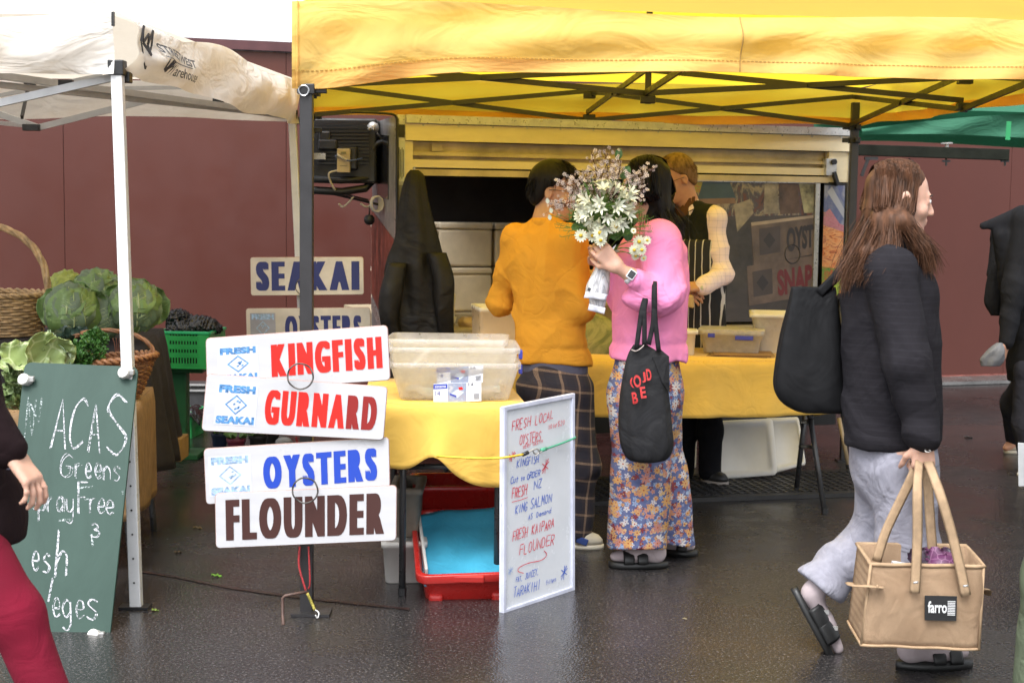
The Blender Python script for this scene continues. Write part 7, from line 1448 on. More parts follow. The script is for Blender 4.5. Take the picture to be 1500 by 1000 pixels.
def stem(pts,r=.002,name='stem',mm=m_stem): b=MB(); b.tube(cm(pts,5),r,5); return b.build(name,mm,bq,True)
def daisy(c,n,rad,face):
    n=unit(face); x=n.cross(Vector((0,0,1))).normalized(); y=x.cross(n); b=MB(); np_=13
    for k in range(np_):
        a=2*math.pi*k/np_; d=x*math.cos(a)+y*math.sin(a); s_=n.cross(d); w=rad*.20; dp=rad*random.uniform(-.12,.14)
        b.add([c+d*rad*.22-s_*w*.4,c+d*rad*.6-s_*w+n*dp*.5,c+d*rad*.97-s_*w*.5+n*dp,c+d*rad*1.03+n*dp,c+d*rad*.97+s_*w*.5+n*dp,c+d*rad*.6+s_*w+n*dp*.5,c+d*rad*.22+s_*w*.4],[(0,1,2,3,4,5,6)])
    f=b.build('daisy',m_pet2,bq); b=MB(); b.ball(c+n*rad*.06,(rad*.30,)*3,10,6); b.build('daisy_centre',m_yc2,f,True); return f
dz=[(850,317,.027,(-.3,-1,.1)),(851,345,.026,(-.2,-1,-.1)),(879,341,.029,(0,-1,0)),(868,345,.026,(-.1,-1,-.1)),(902,332,.024,(.2,-1,.3)),(880,352,.024,(.1,-1,-.2)),(936,354,.026,(.3,-1,0)),(929,366,.022,(.1,-1,-.2)),(940,366,.022,(.4,-1,-.2)),(948,352,.018,(.4,-1,.1)),(943,378,.014,(.4,-1,-.3)),(928,338,.012,(.2,-1,.3)),(931,375,.018,(.2,-1,-.3))]
for i,(u,v,rad,fc) in enumerate(dz):
    c=bb(u,v,-.07-.02*(i%3)); daisy(c,0,rad,fc); stem([root_,root_+(c-root_)*.5+Vector((0,.0,.02)),c+Vector((0,.01,-.0))],.0014)
# agapanthus: trumpets with six petals
def trump(c,d,L_):
    d=unit(d); x=d.cross(Vector((0,0,1))); x=x.normalized() if x.length>.1 else Vector((1,0,0)); y=x.cross(d); b=MB()
    for k in range(6):
        a=2*math.pi*k/6+.3; o=x*math.cos(a)+y*math.sin(a); s_=d.cross(o); w=L_*.10
        P0=c; P1=c+d*L_*.5+o*L_*.10; P2=c+d*L_*.85+o*L_*.34; P3=c+d*L_*.95+o*L_*.62
        b.add([P0-s_*w*.3,P0+s_*w*.3,P1-s_*w,P1+s_*w,P2-s_*w*1.15,P2+s_*w*1.15,P3],[(0,1,3,2),(2,3,5,4),(4,5,6)])
    return b.build('lily_flower',m_pet,bq,True)
rd=random.Random(3); agc=bb(886,303,-.06)
for k in range(34):
    d=Vector((rd.gauss(0,1),-abs(rd.gauss(.5,.7)),rd.gauss(.15,.9))).normalized(); c=agc+Vector((d.x*.070,d.y*.045,d.z*.058)); trump(c,d,.050)
    stem([agc+Vector((0,.02,-.03)),c],.0012)
for u,v,d in((915,296,(.6,-.6,.5)),(913,310,(.7,-.6,-.3)),(885,328,(.1,-.8,-.6)),(905,322,(.5,-.7,-.5)),(868,300,(-.6,-.6,.4)),(901,318,(.4,-.8,-.4)),(866,312,(-.6,-.7,-.1)),(918,290,(.5,-.5,.7))): c=bb(u,v,-.10); trump(c,d,.052); stem([agc,c],.0012)
stem([root_,bb(886,335,.0),agc],.004)
# wax flower sprigs
sprigs=[[(884,360),(888,300),(890,250),(884,214)],[(884,360),(878,300),(874,255),(866,222)],[(884,360),(898,300),(906,255),(910,235)],[(884,360),(860,300),(835,275),(815,268)],[(884,360),(850,310),(825,298),(807,304)],[(884,360),(862,305),(848,278),(838,262)],[(884,360),(910,300),(935,260),(962,243)],[(884,360),(912,310),(938,280),(940,262)],[(884,360),(872,290),(858,262),(862,258)],[(884,360),(892,290),(897,262),(899,246)],[(884,360),(915,300),(925,262),(948,252)],[(884,360),(870,300),(880,262),(893,232)],[(884,360),(845,300),(842,275),(838,285)]]
for i,sg in enumerate(sprigs):
    pts=cm([bb(u,v,.03*math.sin(i*2.3)+(.02 if j else 0)) for j,(u,v) in enumerate(sg)],8); b=MB(); b.tube(pts,.0016,5); s_=b.build('sprig',m_brn,bq,True)
    fl=MB(); bd=MB(); tw=MB()
    for k in range(62):
        t=rd.uniform(.36,1); p=pts[min(len(pts)-1,int(t*(len(pts)-1)))]; o=Vector((rd.gauss(0,1),rd.gauss(0,1),rd.gauss(0,1)))*.017; c=p+o; tw.tube([p-Vector((0,0,.01)),c],.0007,3,caps=False)
        if rd.random()<.78:
            n=Vector((rd.gauss(0,.6),-1,rd.gauss(0,.6))).normalized(); x=n.cross(Vector((0,0,1))).normalized(); y=x.cross(n); R_=rd.uniform(.0045,.0075)
            for q_ in range(5): a=q_*1.2566; e=x*math.cos(a)+y*math.sin(a); g=n.cross(e); fl.add([c,c+e*R_-g*R_*.4,c+e*R_*1.25,c+e*R_+g*R_*.4],[(0,1,2,3)])
            bd.ball(c+n*.001,.0015,5,4)
        else: bd.ball(c,.0024,5,4)
    tag(fl.build('blossoms',m_wax,s_),kind='stuff'); tag(bd.build('buds',m_waxd,s_),kind='stuff'); tag(tw.build('twigs',m_brn,s_),kind='stuff')
# feathery foliage and broad leaves
b=MB()
for k in range(60):
    a=rd.uniform(-3.1,.15); u_e=884+(70 if rd.random()<.5 else 60)*math.cos(a); v_e=338+(34+50*rd.random())*math.sin(a)+rd.uniform(-6,16); p0=bb(884,352); p1=bb(u_e,v_e,rd.uniform(-.05,.04)); pts=cm([p0,(p0+p1)/2+Vector((0,-.02,.02)),p1],6); b.tube(pts,.0009,4)
    for j in range(26):
        t=rd.uniform(.25,1); p=pts[min(len(pts)-1,int(t*len(pts)))]; d=Vector((rd.gauss(0,1),rd.gauss(0,.7),rd.gauss(0,1))).normalized()*rd.uniform(.010,.022); b.tube([p,p+d],.0006,3,caps=False)
tag(b.build('feathery_foliage',m_fern,bq),kind='stuff')
for k,(u,v,du,dv,s_) in enumerate(((925,285,-18,12,.05),(915,255,10,-18,.045),(906,228,2,-14,.035),(925,272,14,-22,.05),(910,300,12,-10,.05),(896,268,14,-12,.04),(920,345,-4,-20,.05),(870,288,-14,-14,.04),(850,330,-24,8,.05),(900,345,20,10,.04),(862,272,-8,-18,.04),(880,275,4,-20,.045),(895,300,22,-6,.05),(860,322,-18,-6,.05))):
    c=bb(u-du*.4,v-dv*.4,.035); d=bb(u+du,v+dv,.02)-c; b=MB(); leafgrid(b,c,d,Vector((0,-1,.1)),s_*1.3,s_*.85,.5,.03,6,8,.2,seed=k); b.build('leaf',m_leaf,bq,True)
for u,v in((803,298),(808,312),(806,322)): 
    c=bb(u,v,-.02); b=MB(); leafgrid(b,c,Vector((-.2,-.3,.8)),Vector((0,-1,0)),.022,.016,.3,.1,4,4); b.build('petal',m_pet,bq,True)
stem([bb(872,345),bb(835,325),bb(806,315)],.0012); stem([bb(872,350),bb(840,335),bb(812,328)],.0012)
# ---------------------------------------------------------------- black tote on the arm
tt=thing('tote_bag','long black fabric tote with red letters hanging from the pink sleeve','bag',P(945,520,Yp-.33))
m_tote=mat('black_cotton',(.014,.014,.016),.75,.25,10,.3,400,.001,wr=.9,wrs=6,spec=.3)
Yt=Yp-.30
b=MB(); cs=lambda u,v,w,d=.045:(P(u,v,Yt),w/354/1,d)
sloft(b,[cs(938,505,10,.012),cs(944,520,23,.018),cs(944,548,29,.03),cs(944,585,34,.045),cs(945,625,37,.055),cs(948,655,36,.055),cs(948,672,27,.045),cs(945,677,10,.02)],44,.06,6,seed=3,steps=6,pw=2.3); b.build('body',m_tote,tt,True)
b=MB(); b.add([P(968,512,Yt-.005),P(980,522,Yt-.01),P(981,575,Yt-.02),P(970,560,Yt-.03),P(955,522,Yt-.02)],[(0,1,2,3,4)]); b.build('side_fold',m_tote,tt,solid=.002)
b=MB(); b.tube(cm([P(925,512,Yt-.02),P(932,514,Yt-.03),P(941,508,Yt-.03),P(944,503,Yt-.02)],4),.0022,5); b.build('pale_edging',mat('pale_trim',(.5,.42,.4),.7),tt,True)
for pts in ([(932,512),(937,475),(941,450),(950,420)],[(944,505),(944,475),(944,450),(950,420)],[(950,505),(957,470),(958,430),(959,412)],[(965,515),(960,470),(959,430),(959,412)]):
    b=MB(); b.tube(cm([P(u,v,Yp-.325 if v>425 else Yp-.30) for u,v in pts],5),.0095,6,flat=.2,up=(0,1,0)); b.build('strap',m_tote,tt,True)
m_rt=mat('red_print',(.50,.02,.02),.7,.3,80)
tqm=quadmap(P(915,520,Yt-.075),P(980,508,Yt-.075),P(984,600,Yt-.075),P(918,612,Yt-.075))
fr_x=lambda u,v:P(u,v,Yt-.0)
def wordpx(s_,u0,u1,v0,v1,mm,dep,par,name,off=.03,rot=0):
    v_,f_=text_mesh(s_,off,1.1); b=MB(); cu,cv=(u0+u1)/2,(v0+v1)/2; pts=[]
    for x,y in v_:
        a=(u0+(u1-u0)*x)-cu; e=(v1-(v1-v0)*y)-cv; pts.append(P(cu+a*math.cos(rot)+e*math.sin(rot)*-1,cv+a*math.sin(rot)+e*math.cos(rot),dep((u0+(u1-u0)*x),(v1-(v1-v0)*y))))
    for q in f_: b.add([pts[i] for i in q],[tuple(range(len(q)))])
    return b.build(name,mm,par)
def tdep(u,v):
    hw_=.30*(1-.0*(v-500)); x=min(1,abs(u-944)/ (33)); d=.018+(.045)*min(1,max(0,(v-520)/65)); return Yt-d*(1-x**2.3)**.5-.012
for s_,u0,u1,v0,v1 in(('(',923,928,553,568),('O',928,939,549,567),('J',940,946,545,560),('D',947,954,540,557),('B',926,934,574,591),('E',938,946,566,583)): wordpx(s_,u0,u1,v0,v1,m_rt,tdep,tt,'printed_letter',rot=-.14)
# ---------------------------------------------------------------- striding person
Ys=4.82
S_=dict(f=unit((1,.05,0)),fh=unit((.99,-.02,-.12)))
S_.update(pelvis=P(1308,640,Ys+.05),chest=P(1300,430,Ys+.02),neck=P(1303,352,Ys+.02),head=P(1319,293,Ys+.02),sR=P(1305,398,Ys-.14),sL=P(1296,398,Ys+.18),eR=P(1328,530,Ys-.20),eL=P(1285,530,Ys+.26),wR=P(1352,640,Ys-.20),wL=P(1300,600,Ys+.34),
 hR=P(1318,670,Ys-.05),hL=P(1300,670,Ys+.13),kR=P(1338,810,Ys-.02),kL=P(1290,800,Ys+.20),aR=P(1345,945,Ys),aL=P(1228,845,Ys+.18),tR=P(1412,966,Ys),tL=P(1212,955,Ys+.16))
st_=thing('person','striding person with long auburn hair, charcoal jumper and pale grey sweatpants','person',G(1340,980))
hd=P(1356,652,Ys-.19)
body(st_,S_,m_sk1,hands=[(P(1352,642,Ys-.20),(.06,0,-1),(-.15,.9,0),dict(curl=1.55,L_=.165,thumb=-1)),(S_['wL'],(.2,0,-.9),(0,-.8,0),dict(curl=.6))],scale=.98,foot=False)
m,t,b_,N,L=nt('striped_charcoal_knit'); tc=N('ShaderNodeTexCoord'); sp=N('ShaderNodeSeparateXYZ'); L(tc.outputs['Object'],sp.inputs[0]); zz=mathn(t,'ADD',sp.outputs[2],mathn(t,'MULTIPLY',noise(t,4,2,.5).outputs[0],.03)); a=mathn(t,'FRACT',mathn(t,'MULTIPLY',zz,48))
L(mix(t,mathn(t,'MULTIPLY',mathn(t,'LESS_THAN',a,.16),.8),(.017,.0155,.0185),(.022,.0205,.0245)),b_.inputs['Base Color']); b_.inputs['Roughness'].default_value=.9; b_.inputs['Specular IOR Level'].default_value=.12; w=noise(t,7,3,.5,dist=1.2); pv=bump(t,b_,w.outputs[0],.45,.025); n2=noise(t,450,2,.5); bump(t,b_,n2.outputs[0],.3,.001,pv); m_char=m
def bust(B,r,f_): B.cap(P(1330,440,Ys-.02),P(1335,600,Ys-.02),.085,.09,k=.08); B.cap(P(1280,450,Ys),P(1283,640,Ys),.09,.095,k=.08)
garment_top(st_,S_,m_char,'jumper',hem=P(1310,655,Ys).z,tw=.150,fl=.92,sl=.072,cuff=.046,hemr=.150,seed=11,fold=.006,extra=bust,shoulder=.075,collar=False,neckr=.075,sw=(.10,.052))
# sweatpants
m_swp=fabric('pale_grey_jersey',(.30,.295,.345),var=.10,scale=40,wr=.8)
lo,hi=bounds([S_['pelvis'],S_['aR'],S_['aL'],S_['kL']],.24); B=Body(lo,hi,.0075)
B.cap(P(1306,560,Ys+.05),P(1308,680,Ys+.05),.128,.142,k=.05); B.cap(P(1322,680,Ys-.03),P(1330,810,Ys-.02),.105,.098,k=.05); B.cap(P(1330,810,Ys-.02),P(1338,945,Ys),.098,.082,k=.04)
B.cap(P(1300,680,Ys+.12),P(1290,795,Ys+.19),.105,.095,k=.05); B.cap(P(1285,788,Ys+.19),P(1235,828,Ys+.18),.095,.082,k=.04); B.cap(P(1235,828,Ys+.18),P(1185,872,Ys+.18),.082,.092,k=.03)
ax_=unit(P(1198,862,Ys+.18)-P(1270,800,Ys+.18)); B.cut(P(1204,862,Ys+.18),unit(ax_+Vector((.05,0,-.30))),k=.012); B.cut((0,0,.115),(0,0,-1),k=.015)
B.warp(folds(.005,5,14)); kc=A3(P(1230,850,Ys+.18)); B.warp(lambda X,Y_,Z:.008*np.exp(-((X-kc[0])**2+(Z-kc[2])**2)/.02)*np.sin(60*(X*.75+Z*.65)+3*np.sin(20*Y_)));  B.build('sweatpants',m_swp,st_)
# feet
hl=G(1312,978); te=G(1424,975); hl.z=te.z=0; sandal(st_,hl,te,(0,0,1),'',m_sand,m_sand,.047,(.50,.72)); sock(st_,hl+Vector((.06,0,.10)),hl+Vector((.045,0,.062)),te+Vector((-.035,0,.048)),hl+Vector((.07,0,.22)),m_sock,.036)
h2=P(1158,862,Ys+.18); t2_=P(1216,968,Ys+.16); upv=Vector((.9,-.1,.45)); sandal(st_,h2,t2_,upv,'',m_sand,m_sand,.048,(.42,.64),bw=11); ud=unit(upv); dd=unit(t2_-h2)
sock(st_,h2+ud*.075+dd*.035,h2+ud*.055+dd*.045,t2_+ud*.045-dd*.03,h2+ud*.12-dd*.0+Vector((.03,0,.03)),m_sock,.030)
# hair
g=lambda u,v,dy:P(u,v,Ys+dy)
longhair(st_,S_['head'],S_['fh'],m_brhair,[[g(1290,320,-.06),g(1268,370,-.09),g(1256,405,-.10)],[g(1280,310,.02),g(1255,365,.0),g(1243,420,-.02)],[g(1305,325,-.09),g(1300,370,-.13),g(1280,405,-.15)],[g(1325,325,-.09),g(1350,360,-.10),g(1361,392,-.09)],[g(1285,320,.08),g(1262,370,.12),g(1250,415,.12)]],4800,.0030,1.0,th=.010,seed=8,spread=.019)
r_,f_,u_=frame(S_['fh']); hq=lambda x,y,z:S_['head']+(r_*x+f_*y+u_*z)*.98; eyes(st_,hq,.98)
for sg,n_ in((1,0),): 
    B=Body(*bounds([hq(.08,-.005,-.005)],.05),.003); B.ell(hq(.091,-.006,-.004),(.010,.020,.032),(r_,f_,u_),k=.005); B.ell(hq(.100,-.003,-.004),(.006,.010,.018),(r_,f_,u_),k=.004,sub=True); B.build('ear',m_sk1,st_,smooth=1)
b=MB(); b.tube([P(1359,660,Ys-.238)+Vector((.009*math.cos(a),.009*math.sin(a)*.5,.003*math.sin(a))) for a in[2*math.pi*k/12 for k in range(12)]],.0016,5,closed=True); b.build('finger_ring',m_silver,st_,True)
# black shoulder bag
sb_=thing('shoulder_bag','large black shoulder bag slung behind the striding person','bag',P(1190,600,Ys+.05))
m_bag=mat('black_canvas',(.009,.009,.010),.7,.2,10,.3,350,.001,wr=.8,wrs=4,spec=.15); Yb=Ys+.10; sc_=456
b=MB(); cs=lambda u,v,w,d:(P(u,v,Yb),w/sc_,d)
sloft(b,[cs(1192,420,33,.012),cs(1191,445,37,.025),cs(1188,490,45,.045),cs(1185,540,50,.06),cs(1184,568,50,.065),cs(1190,588,46,.06),cs(1200,600,38,.05),cs(1204,604,30,.03)],52,.08,5,seed=6,steps=6,pw=4.5); b.build('body',m_bag,sb_,True)
for dy in(-.02,.03):
    b=MB(); b.tube(cm([P(1200,430,Yb+dy),P(1222,408,Yb+dy),P(1243,382,Ys+.12+dy),P(1272,366,Ys+.14+dy),P(1302,372,Ys+.16+dy)],5),.017,6,flat=.16,up=(0,1,0)); b.build('strap',m_bag,sb_,True)
b=MB(); leafgrid(b,P(1205,430,Yb),Vector((.5,0,1)),Vector((0,-1,0)),.09,.012,.1,.02,3,5); b.build('leek_tip',m_yl,sb_,True)
# jute bag
jb=thing('jute_bag','tan jute shopping bag with black label and purple cabbage held by the striding person','bag',P(1340,950,Ys-.2))
m,t,b_,N,L=nt('jute_weave'); tc=N('ShaderNodeTexCoord'); w1=N('ShaderNodeTexWave'); w1.inputs['Scale'].default_value=150; w1.bands_direction='X'; w1.inputs['Distortion'].default_value=1.5; w2=N('ShaderNodeTexWave'); w2.inputs['Scale'].default_value=150; w2.bands_direction='Z'; w2.inputs['Distortion'].default_value=1.5
L(tc.outputs['Object'],w1.inputs[0]); L(tc.outputs['Object'],w2.inputs[0]); sm_=mathn(t,'MULTIPLY',w1.outputs['Fac'],w2.outputs['Fac']); n=noise(t,6,5,.65); base=ramp(t,n.outputs[0],[(.3,(.33,.215,.125)),(.7,(.46,.32,.20))]); c=mix(t,mathn(t,'SUBTRACT',.55,sm_),base.outputs[0],(.16,.09,.05)); L(c,b_.inputs['Base Color']); b_.inputs['Roughness'].default_value=.9; w=noise(t,5,3,.5,dist=1.2); pv=bump(t,b_,w.outputs[0],.7,.03); bump(t,b_,sm_,.5,.002,pv); m_jut=m
m_jt=mat('jute_tape',(.40,.27,.16),.85,.15,40,.4,300,.001)
Yj=Ys-.20; js=FPX/Yj
BL_,BR_=P(1262,944,Yj-.1),P(1434,951,Yj-.1); TLj,TRj=P(1276,826,Yj-.1),P(1441,829,Yj-.1)
dpt=.19
def jring(t,e=0,front=0):
    a=BL_+(TLj-BL_)*t; c=BR_+(TRj-BR_)*t; sag_=.012*math.sin(t*math.pi); out=[]; n_=14
    bulge=.012*math.sin(math.pi*t)
    a=a+Vector((-e-.0,0,0)); c=c+Vector((e,0,0))
    for k in range(n_+1): s=k/n_; out.append(a+(c-a)*s+Vector((0,-e-bulge*math.sin(s*math.pi)-.006*math.sin(s*17+t*5)*(1-abs(2*t-1)*.3),0)))
    for k in range(1,6): s=k/6; out.append(c+Vector((.012*math.sin(s*math.pi)*math.sin(t*3),s*(dpt+e),.02*s)))
    for k in range(n_+1): s=1-k/n_; out.append(a+(c-a)*s+Vector((0,dpt+e,.02)))
    for k in range(1,6): s=1-k/6; out.append(a+Vector((0,s*(dpt+e),.02*s)))
    return out
b=MB(); b.loft([jring(k/12) for k in range(13)]+[jring(1,-.006),jring(.5,-.007),jring(.04,-.007)],cap0=True,cap1=True); b.build('body',m_jut,jb,True)
b=MB(); b.tube(jring(1,.001),.0065,6,closed=True); b.build('rim_piping',m_jt,jb,True); b=MB(); b.tube(jring(0,.001),.005,6,closed=True); b.build('base_piping',m_jt,jb,True)
b=MB(); b.tube([p+Vector((-.001,0,0)) for p in (BL_,BL_+(TLj-BL_)*.5,TLj)],.0045,6); b.build('corner_piping',m_jt,jb,True); b=MB(); b.tube([BR_,TRj],.0045,6); b.build('corner_piping',m_jt,jb,True)
for pts,dy in (([(1340,868),(1342,838),(1344,780),(1344,720),(1347,676)],-.125),([(1415,872),(1408,838),(1394,780),(1376,720),(1360,676)],-.12),([(1284,822),(1297,780),(1318,735),(1335,700),(1344,678)],.012),([(1368,825),(1364,780),(1360,720),(1358,678)],.012)):
    p_=[P(u,v,Yj+dy*(1 if v>700 else .2)) for u,v in pts]; b=MB(); b.tube(cm(p_,5),.0155,6,flat=.18,up=(0,1,0)); b.build('handle',m_jt,jb,True)
for u,v in((1341,853),(1414,858)): b=MB(); b.tube([P(u-3,v,Yj-.145),P(u+4,v-1,Yj-.145)],.0035,6); b.build('rivet',m_silver,jb,True)
b=MB(); b.tube(cm([P(1294,860,Yj-.115),P(1272,858,Yj-.12),P(1250,857,Yj-.09),P(1244,853,Yj-.03)],5),.014,6,flat=.2,up=(0,0,1)); b.tube([P(1284,859,Yj-.125),P(1287,859,Yj-.128)],.006,8); b.build('side_tab',m_jt,jb,True)
b=MB(); b.tube(cm([P(1440,862,Yj-.06),P(1447,864,Yj-.02),P(1446,870,Yj+.03)],4),.012,6,flat=.3); b.build('side_tab',m_jt,jb,True)
lq=quadmap(*[P(u,v,Yj-.122) for u,v in((1355,872),(1402,873),(1401,909),(1355,908))])
b=MB(); b.slab([lq(0,1),lq(1,1),lq(1,0),lq(0,0)],.004); lb_=b.build('label_patch',mat('black_felt_label',(.012,.012,.013),.8),jb)
m_lw=flat('label_white_print',(.62,.62,.62),.6); b=MB(); word(b,'farro',lq,.08,.68,.20,.68,.025,1.0,.0035); b.build('label_lettering',m_lw,lb_)
b=MB(); 
for k in range(9): t0=.18+k*.068; b.add([lq(.70,t0,.0035),lq(.94,t0,.0035),lq(.94,t0+.036,.0035),lq(.70,t0+.036,.0035)],[(0,1,2,3)])
tag(b.build('label_bars',m_lw,lb_),kind='stuff')
m_pur=mat_leaf('red_cabbage_leaf',(.13,.025,.10),(.35,.16,.28),40); cb_=thing('red_cabbage','purple cabbage and dark leaves peeping from the jute bag','cabbage',P(1370,840,Yj+.02))
b=MB(); b.ball(P(1380,832,Yj),(.065,.06,.055),18,12); b.build('heart',m_pur,cb_,True)
for k in range(6): b=MB(); leafgrid(b,P(1345+9*k,828,Yj-.03+.02*(k%3)),Vector((.3*math.sin(k*2),-.1,1)),Vector((0,-1,.2)),.06,.07,.9,.12,8,8,seed=k); b.build('leaf',m_pur if k%2 else mat_leaf('dark_purple_leaf',(.03,.01,.03),(.1,.04,.09),40),cb_,True)
b=MB(); b.box(P(1325,828,Yj-.02),(.07,.05,.01),Matrix.Rotation(R(8),3,'Y')); tag(b.build('paper_receipt',m_wp2,None),'white paper slip lying in the top of the jute bag','paper')
# ---------------------------------------------------------------- near left passer-by
Yl=3.72
Lp=dict(f=unit((-1,.05,0)),fh=unit((-1,0,-.05)))
Lp.update(pelvis=P(-62,760,Yl),chest=P(-112,450,Yl),neck=P(-125,305,Yl),head=P(-150,205,Yl),sL=P(-108,375,Yl-.15),sR=P(-120,375,Yl+.19),eL=P(-52,560,Yl-.17),eR=P(-130,540,Yl+.2),wL=P(8,658,Yl-.14),wR=P(-200,640,Yl+.15),
 hL=P(-48,800,Yl-.08),hR=P(-70,800,Yl+.09),kL=P(22,900,Yl-.08),kR=P(-160,960,Yl+.09),aL=P(112,1120,Yl-.08),aR=P(-180,1190,Yl+.09),tL=P(70,1230,Yl-.08),tR=P(-260,1215,Yl+.09))
lp=thing('person','close passer-by at left edge in a dark brown jacket and crimson trousers','person',Vector((P(-60,900,Yl).x,Yl,0)))
body(lp,Lp,m_sk1,hands=[(P(14,660,Yl-.14),(.62,-.1,-.75),(-.8,.2,-.2),dict(curl=.45,L_=.175,thumb=1,spread=.8))],scale=1.0)
m_brj=fabric('dark_brown_fleece',(.018,.010,.011),var=.15,wr=.4)
def bk(B,r,f_): B.cap(P(-110,450,Yl),P(-45,760,Yl),.10,.12,k=.08)
garment_top(lp,Lp,m_brj,'jacket',hem=P(-40,795,Yl).z,tw=.165,fl=.85,sl=.060,cuff=.045,seed=13,fold=.005,extra=bk,collar=False)
B=Body(*bounds([Lp['wL']],.09),.006); d=unit(Lp['wL']-Lp['eL']); B.cap(Lp['wL']-d*.02,Lp['wL']+d*.018,.037,.034,k=.01); B.build('shirt_cuff',fabric('pale_blue_cuff',(.35,.38,.52)),lp)
trousers(lp,[(Lp['hL'],Lp['kL'],Lp['aL']),(Lp['hR'],Lp['kR'],Lp['aR'])],Lp['pelvis'],fabric('crimson_denim',(.17,.006,.022),var=.12,wr=.3),f=Lp['f'],w0=.16,r=(.092,.068,.050),seed=3,fold=.004,res=.007)
caphair(lp,Lp['head'],Lp['fh'],m_brhair,1.0,n=400,seed=2)
for s_ in 'LR': shoe(lp,Lp['a'+s_],Vector((Lp['t'+s_].x,Lp['t'+s_].y,.0)),'shoe',mat('black_shoe',(.015,.015,.015),.5),mat('grey_sole',(.35,.31,.28),.6))
# ---------------------------------------------------------------- dark figure at the right edge
Yr=8.5
Q=dict(f=unit((-.95,-.2,0)),fh=unit((-.95,-.2,-.1)))
Q.update(pelvis=P(1516,520,Yr),chest=P(1518,380,Yr),neck=P(1516,295,Yr),head=P(1508,240,Yr),sL=P(1505,322,Yr-.16),sR=P(1520,322,Yr+.18),eL=P(1487,420,Yr-.22),eR=P(1470,345,Yr+.2),wL=P(1474,500,Yr-.26),wR=P(1458,400,Yr+.16),
 hL=P(1512,545,Yr-.07),hR=P(1520,545,Yr+.08),kL=P(1506,620,Yr-.07),kR=P(1488,590,Yr+.5),aL=P(1512,690,Yr-.07),aR=P(1488,640,Yr+.75),tL=P(1492,704,Yr-.08),tR=P(1474,656,Yr+.72))
Q['head']=P(1528,238,Yr); Q['neck']=P(1528,295,Yr)
dk=thing('person','person in a loose black raincoat at right edge holding a crumpled grey napkin','person',G(1500,712))
body(dk,Q,m_sk3,hands=[(Q['wL'],(-.25,-.2,-.8),(-.6,.5,0),dict(curl=.7))],res=.007)
m_blj=fabric('black_raincoat',(.013,.013,.015),var=.2,wr=.4)
def flap(B,r,f_):
    B.cap(P(1495,318,Yr-.10),P(1440,331,Yr-.14),.062,.022,k=.03,n=(0,1,0),fl=.5); B.cap(P(1465,345,Yr-.12),P(1480,420,Yr-.1),.045,.06,k=.04); B.cap(P(1492,350,Yr),P(1490,470,Yr),.09,.10,k=.06)
garment_top(dk,Q,m_blj,'raincoat',hem=P(1510,560,Yr).z,tw=.17,fl=.85,sl=.068,cuff=.042,seed=5,fold=.006,extra=flap,collar=False)
trousers(dk,[(Q['hL'],Q['kL'],Q['aL']),(Q['hR'],Q['kR'],Q['aR'])],Q['pelvis'],fabric('charcoal_trousers',(.028,.028,.036)),f=Q['f'],w0=.15,r=(.105,.090,.065),seed=4)
caphair(dk,Q['head'],Q['fh'],m_blackhair,1.0,n=300,seed=6)
for s_ in 'LR': shoe(dk,Q['a'+s_],Vector((Q['t'+s_].x,Q['t'+s_].y,.0)),'shoe',mat('beige_shoe',(.42,.36,.28),.6),m_sole)
b=MB(); sloft(b,[(P(1464,502,Yr-.30),.015,.012),(P(1459,512,Yr-.31),.045,.03),(P(1453,525,Yr-.31),.065,.03),(P(1450,536,Yr-.31),.045,.02)],26,.25,4,seed=5,pw=2); tag(b.build('napkin',mat('grey_paper',(.15,.15,.155),.7,.2,wr=.6),None,True),'crumpled grey napkin held low by the black raincoat figure','napkin')
b=MB(); sloft(b,[(P(1460,385,Yr+.10),.02,.02),(P(1458,410,Yr+.1),.045,.03),(P(1456,440,Yr+.1),.05,.035),(P(1458,462,Yr+.1),.025,.02)],20,.2,4,seed=7); tag(b.build('dark_pouch',m_blj,None,True),'small black pouch hanging in front of the black raincoat figure','pouch')
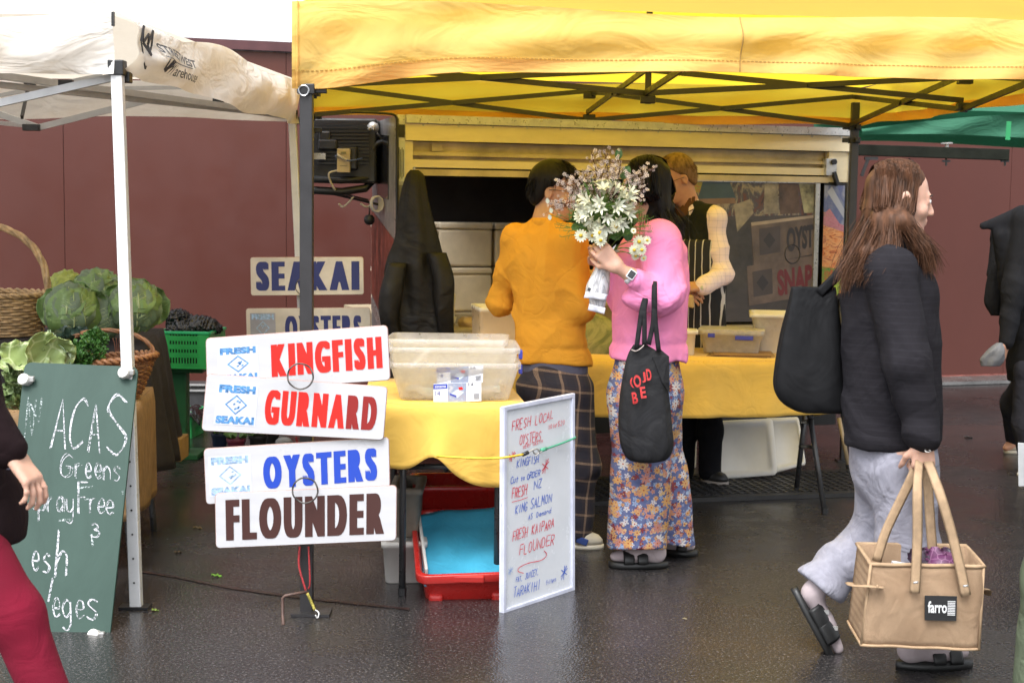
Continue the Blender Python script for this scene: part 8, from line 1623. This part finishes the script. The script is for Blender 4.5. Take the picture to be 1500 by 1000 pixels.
# ---------------------------------------------------------------- green trousers at the frame edge
Yg=4.5
Wp=dict(f=unit((-1,.1,0)),fh=unit((-1,.1,0)))
Wp.update(pelvis=P(1610,640,Yg),chest=P(1615,430,Yg),neck=P(1615,350,Yg),head=P(1600,280,Yg),sL=P(1612,400,Yg-.16),sR=P(1618,400,Yg+.17),eL=P(1625,530,Yg-.2),eR=P(1625,530,Yg+.2),wL=P(1590,600,Yg-.2),wR=P(1600,640,Yg+.2),
 hL=P(1590,690,Yg-.08),hR=P(1600,690,Yg+.08),kL=P(1550,850,Yg-.08),kR=P(1620,860,Yg+.1),aL=P(1540,1000,Yg-.08),aR=P(1690,990,Yg+.1),tL=P(1490,1040,Yg-.08),tR=P(1640,1030,Yg+.1))
gp=thing('person','person at the far right edge showing only one sage green trouser leg','person',Vector((P(1600,900,Yg).x,Yg,0)))
body(gp,Wp,m_sk1,hands=[(Wp['wL'],(-.5,0,-.7),(.3,.8,0),dict(curl=.7))],res=.008)
garment_top(gp,Wp,fabric('cream_jumper',(.42,.38,.32)),'jumper',hem=P(1600,670,Yg).z,tw=.15,fl=.85,sl=.06,cuff=.04,seed=15,res=.01,collar=False)
trousers(gp,[(Wp['hL'],Wp['kL'],Wp['aL']),(Wp['hR'],Wp['kR'],Wp['aR'])],Wp['pelvis'],fabric('sage_cotton',(.11,.135,.085)),f=Wp['f'],w0=.155,r=(.115,.105,.112),seed=8)
caphair(gp,Wp['head'],Wp['fh'],m_brhair,1.0,n=200,seed=9)
for s_ in 'LR': shoe(gp,Wp['a'+s_],Vector((Wp['t'+s_].x,Wp['t'+s_].y,.0)),'shoe',mat('beige_shoe',(.42,.36,.28),.6),m_sole)
b=MB(); b.hexa([P(1492,712,4.75),P(1560,712,4.75),P(1560,712,4.77),P(1492,712,4.77),P(1491,648,4.75),P(1560,652,4.75),P(1560,652,4.77),P(1491,648,4.77)]); tag(b.build('white_folder',mat('white_card',(.62,.63,.64),.5),None,bevel=.002),'white card folder just entering the right edge above the green trouser leg','folder')
